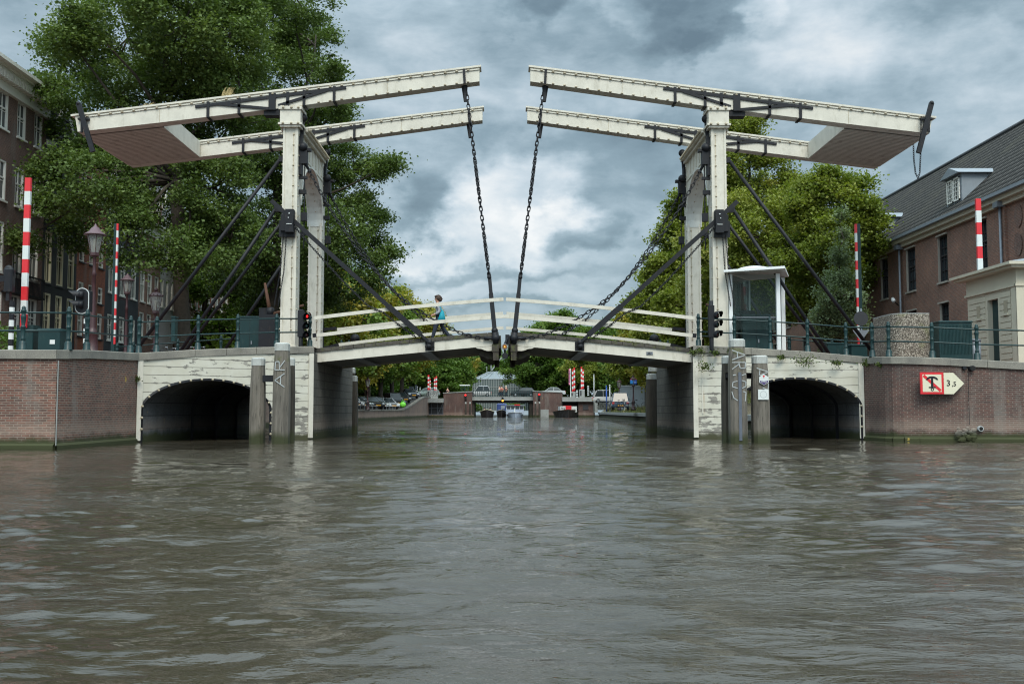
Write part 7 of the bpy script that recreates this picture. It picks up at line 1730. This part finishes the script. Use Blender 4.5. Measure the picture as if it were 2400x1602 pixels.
def car(label,col,kind='hatch',jeep=False):
    """front towards -Y"""
    t=thing('parked_car',label,'car',(0,0,0),'cars parked by the canal'); L=4.1 if kind!='sedan' else 4.5; W=1.74; pm=carpaint('car_paint',col)
    if kind=='van': prof=[(-L/2,.35),(-L/2,.9),(-L/2+.75,1.15),(-L/2+1.4,1.85),(L/2,1.85),(L/2,.35)]
    belt=.92
    lo=[(-L/2,.30),(-L/2-.04,.55),(-L/2+.05,.74),(-L/2+.35,.84),(-L/2+1.15,belt+.02),(L/2-.25 if kind!='sedan' else L/2-.1,belt+.03),(L/2,.75),(L/2+.02,.45),(L/2-.03,.30)]
    cut=[]
    m=MB(); n=len(lo)
    # lower body with tumblehome: 4 cross positions
    for (w,k) in ((W/2,1),):
        vs=[(-W/2*.96,y,z) if z<.4 else (-W/2*(1 if z<.8 else .97),y,z) for y,z in lo]; vs+=[(-x,y,z) for x,y,z in vs]
        fs=[(i,i+1,n+i+1,n+i) for i in range(n-1)]+[tuple(range(n-1,-1,-1)),tuple(range(n,2*n)),(n-1,0,n,2*n-1)]; m.smooth(False).add(vs,fs)
    for y in (-L/2+.75,L/2-.72):
        for s_ in (-1,1):
            pts=[(s_*(W/2+.012),y+.37*math.cos(a),.33+.37*math.sin(a)) for a in np.linspace(0,PI,9)]; m.tube(pts,.03,5)
    m.build('body',pm,t)
    h=1.45 if kind!='van' else 1.85; gl=[(-L/2+1.05,belt),(-L/2+1.75,h),(L/2-(.55 if kind!='sedan' else 1.25),h-.02),(L/2-(.12 if kind!='sedan' else .65),belt)]
    m=MB(); wi=W/2*.93; wt=W/2*.74; n=4; vs=[(-(wi if z<1 else wt),y,z) for y,z in gl]+[((wi if z<1 else wt),y,z) for y,z in gl]
    m.add(vs,[(0,1,5,4),(2,3,7,6),(3,2,1,0),(4,5,6,7)]); m.build('windows',M['carglass'],t)
    m=MB(); m.add([(-wt-.02,gl[1][0]-.03,h),(wt+.02,gl[1][0]-.03,h),(wt+.02,gl[2][0]+.03,h-.02),(-wt-.02,gl[2][0]+.03,h-.02),(-wt*.9,gl[1][0]+.2,h+.05),(wt*.9,gl[1][0]+.2,h+.05),(wt*.9,gl[2][0]-.2,h+.04),(-wt*.9,gl[2][0]-.2,h+.04)],[(4,5,6,7),(0,1,5,4),(1,2,6,5),(2,3,7,6),(3,0,4,7)])
    for s_ in (-1,1):
        for (a,b) in ((gl[0],gl[1]),(gl[3],gl[2])): m.bar((s_*wi,a[0],a[1]),(s_*wt,b[0],b[1]),.05,.06)
        yb_=(gl[1][0]+gl[2][0])/2; m.bar((s_*(wi+.005),yb_,belt),(s_*(wt+.005),yb_,h),.04,.07)
    m.build('roof',pm,t)
    for y in (-L/2+.75,L/2-.72):
        for s_ in (-1,1):
            m=MB().smooth(); x0_=s_*(W/2-.09); pts=[]; vs=[];n=16
            m.tube([(x0_-.09,y,.31),(x0_-.085,y,.31),(x0_+.085,y,.31),(x0_+.09,y,.31)],[.25,.31,.31,.25],16); w_=m.build('wheel',M['tyre'],t)
            m=MB(); m.tube([(x0_+s_*.085,y,.31),(x0_+s_*.10,y,.31)],[.19,.17],10); m.build('rim',M['chrome'],w_)
    for s_ in (-1,1):
        m=MB().smooth(); m.ball((s_*.66,-L/2+.06,.66),.13,8,6,(1.25,.7,.7)); m.build('headlight',M['offwhite'],t)
        m=MB(); m.box(s_*.72-.12,s_*.72+.12,L/2-.03,L/2+.04,.66,.86); m.build('tail_light',M['redcloth'],t)
        m=MB().smooth(); m.ball((s_*(W/2+.06),-L/2+1.35,.98),.10,6,5,(1,.6,.8)); m.build('mirror',pm,t)
    m=MB(); m.box(-.45,.45,-L/2-.05,-L/2+.0,.60,.72); m.build('grille',M['black'],t); m=MB(); m.box(-W/2+.1,W/2-.1,-L/2-.06,-L/2,.30,.40); m.build('bumper',M['black'],t)
    for yy in (-L/2-.085,L/2+.05): m=MB(); m.box(-.30,.30,yy-.0,yy+.025,.42,.56); m.build('number_plate',M['plate'],t)
    return t
cars=[(-16.3,97,'silver hatchback nearest on the left bank, bonnet cut by the pile',(.45,.46,.48),'hatch',.55),(-16.0,102,'silver car with bright bonnet, second from the pile',(.50,.51,.53),'hatch',.60),(-16.2,109,'dark green estate car behind the maroon one',(.02,.035,.03),'sedan',.55),(-15.4,113,'black car with a wide grille in the middle of the row',(.012,.013,.015),'sedan',.62),(-15.6,120,'grey-green car with a cross grille in the left row',(.16,.18,.18),'hatch',.60),(-15.2,128,'white hatchback at the bend of the left canal wall',(.62,.63,.64),'hatch',.62),
 (-15.0,135,'black van-like car starting up the slope to the flat bridge',(.015,.016,.018),'van',.5),(-14.8,141,'black and cream car high on the slope',(.03,.03,.03),'hatch',.5),(-14.3,148,'last dark small car near the top of the slope',(.03,.035,.05),'hatch',.5),(-19.5,106,'white delivery van behind the trees of the left row',(.65,.66,.66),'van',.3),(-18.5,116,'maroon car half hidden by a trunk in the left row',(.10,.012,.02),'hatch',.6)]
for (x,y,lab,c,k,rz) in cars:
    o=car(lab,c,k); o.location=(x,y,lz(y)); o.rotation_euler=(0,0,rz)
o=car('dark blue estate car seen from behind among the trunks on the right bank',(.02,.05,.09),'van'); p=P(1459,945,100); o.location=(p.x,102,rz_(102)); o.rotation_euler=(0,0,PI-.1); o.scale=(1,1,.95)
o=car('white car behind the trunks at the right end of the flat bridge',(.6,.6,.6),'van'); p=P(1422,925,146); o.location=(p.x,146,rz_(146)); o.rotation_euler=(0,0,PI/2)
o=car('pale car at the right edge of the gap, beside the dark pile',(.5,.55,.56),'hatch'); o.location=(17.6,86,rz_(86)); o.rotation_euler=(0,0,.3)
o=car('black hatchback driving on the flat bridge by the right brick tower',(.012,.013,.016),'hatch'); p=P(1226,929,YB+4); o.location=(p.x,YB+4,3.27); o.rotation_euler=(0,0,-PI/2)
o=car('white and black jeep on the flat bridge beside the left brick tower',(.5,.5,.5),'van'); p=P(1125,929,YB+4); o.location=(p.x,YB+4,3.27); o.rotation_euler=(0,0,-PI/2); o.scale=(1,.9,.95)
o=car('silver car whose roof shows behind the right brick tower',(.45,.47,.48),'sedan'); p=P(1297,929,YB+7); o.location=(p.x,YB+11.5,3.5); o.rotation_euler=(0,0,-PI/2)
o=car('grey-green hatchback at the left end of the flat bridge',(.25,.32,.30),'hatch'); p=P(1000,922,YB+3.5); o.location=(p.x,YB+3.5,3.27); o.rotation_euler=(0,0,-PI/2+.2)
# right bank clutter: grey fence, lamps, blue sign, cycles, rack
t=thing('site_fence','long pale grey board fence behind the trunks on the right bank','fence',(20,122,1))
m=MB(); m.box(14.5,28,126,126.15,1.0,4.1); m.box(19.6,19.75,98,126,1.0,3.4); m.build('boards',paint('fence_grey',(.36,.39,.42),.7,var=.08),t); m=MB(); m.box(14.5,28,125.9,126.2,4.1,4.2); m.build('top_rail',M['alum'],t)
for (px,yt,D,lab) in ((1451,888,108,'black lantern post between the two trunks on the right bank'),(1484,880,96,'black lamp post that carries the blue signs on the right bank'),(862,884,100,'old lantern post among the trunks on the left bank')):
    lamp(lab,px,yt,D,kind='crown',zb=1.05,sc=.95,grp='lantern posts on the far banks')
t=thing('blue_sign','two blue boards with a red top edge on a right bank lamp post','sign',P(1485,895,95.8),)
a,b=P(1477,899,95.8),P(1492,889.5,95.8); m=MB(); m.box(a.x,(a.x+b.x)/2-.03,95.8,95.85,a.z,b.z); m.build('board',paint('cyan_board',(.03,.25,.65),.5),t); m=MB(); m.box((a.x+b.x)/2+.03,b.x,95.8,95.85,a.z,b.z); m.build('board',M['bluesign'],t); m=MB(); m.box(a.x,b.x,95.79,95.86,b.z,b.z+.05); m.build('red_edge',M['red'],t); m=MB(); m.box((a.x+b.x)/2+.08,b.x-.05,95.79,95.8,a.z+.12,a.z+.17); m.build('white_mark',M['offwhite'],t)
for i,(px,D,z,rz,lab) in enumerate(((1415,112,1.1,.4,'bicycle leaning by the trunks left of the grey rack'),(1424,110,1.1,-.5,'second bicycle left of the grey rack, right bank'),(1433,108,1.1,.2,'bicycle before the dark blue estate car, left side'),(1456,97,1.1,.3,'bicycle with pale wheel in front of the dark blue estate car'),(1468,96,1.1,-.3,'bicycle beside the blue bag stand on the right bank'),(1498,94,1.1,.1,'bicycle half hidden by grass near the right pile'),(845,98,1.1,.7,'bicycle standing against the left bank fence, left one'),(851,99,1.1,-.4,'bicycle standing against the left bank fence, right one'),(1012,158,3.27,.3,'distant bicycle by the left barriers'),(1020,158,3.27,-.2,'distant bicycle before the scrawled concrete block'),(968,150,3.1,.4,'distant bicycle by the sign post on the slope'))):
    f=paint('bike_frame',[(.02,.02,.02),(.05,.06,.08),(.25,.27,.30)][i%3],.4,var=.05); dup(B0,(P(px,940,D).x,D,z),rz,lab,recolor={'frame':f})
t=thing('bicycle_rack','light metal bicycle rack above the grassy right bank','rack',P(1475,950,97)); m=MB()
a,b=P(1464,941,97),P(1486,952,97); m.tube([(a.x,97,1.05),(a.x,97,a.z),(b.x,97,a.z),(b.x,97,1.05)],.035,6); m.tube([(a.x,97,1.5),(b.x,97,1.5)],.03,6); m.build('tube_frame',M['alum'],t)
t=thing('bank_fence','low white rail fence in front of the cars on the left bank','fence',(-14.5,105,1.1))
m=MB(); ys=[62+k*2.4 for k in range(27)]
for y in ys: m.box(lx(y)-.28,lx(y)-.22,y-.03,y+.03,lz(y)-.05,lz(y)+.42)
m.split('post',M['zinc'],t); m=MB(); m.tube([(lx(y)-.25,y,lz(y)+.42) for y in ys],.03,6); m.build('rail',M['alum'],t)
t=thing('grit_bag','bright green plastic bag hanging beside the white hatchback on the left bank','bag',P(944,948,120)); c=P(944,948,118); m=MB().smooth(); m.ball(c,.38,8,6,(1,.5,.9)); m.tube([c+Vector((-.2,0,.3)),c+Vector((0,0,.55)),c+Vector((.2,0,.3))],.04,5); m.build('bag_body',paint('lime_plastic',(.18,.65,.06),.5,var=.1),t)
for (px,yt,yb_,D,w,lab) in ((964,905,938,150,.35,'pale blue parking sign on a pole on the left slope'),(975,902,935,152,.18,'slim grey sign post on the left slope')):
    a,b=P(px,yb_,D),P(px,yt,D); t=thing('sign_post',lab,'road sign',a,'signs on the left slope'); m=MB(); m.tube([(a.x,D,lz(D)-.2),(a.x,D,b.z-.2)],.05,6); m.build('pole',M['zinc'],t); m=MB(); m.box(a.x-w,a.x+w,D-.06,D-.03,b.z-.8,b.z); m.build('sign_plate',M['lead'],t)
for (px,yt,yb_,D,lab) in ((1392.3,878,918,150,'thin white flag pole left of the striped posts on the right'),(1429.5,903,945,118,'white pole between the trunks on the right bank'),(1421.5,905,940,120,'thin blue pole between the trunks on the right bank')):
    a,b=P(px,yb_,D),P(px,yt,D); t=thing('thin_pole',lab,'pole',a,'thin poles on the right bank'); m=MB().smooth(); m.tube([(a.x,D,.9),(a.x,D,b.z)],[.09,.06],6); m.ball((a.x,D,b.z),.1,6,4); m.build('pole_shaft',M['offwhite'] if 'white' in lab else M['bluesign'],t)
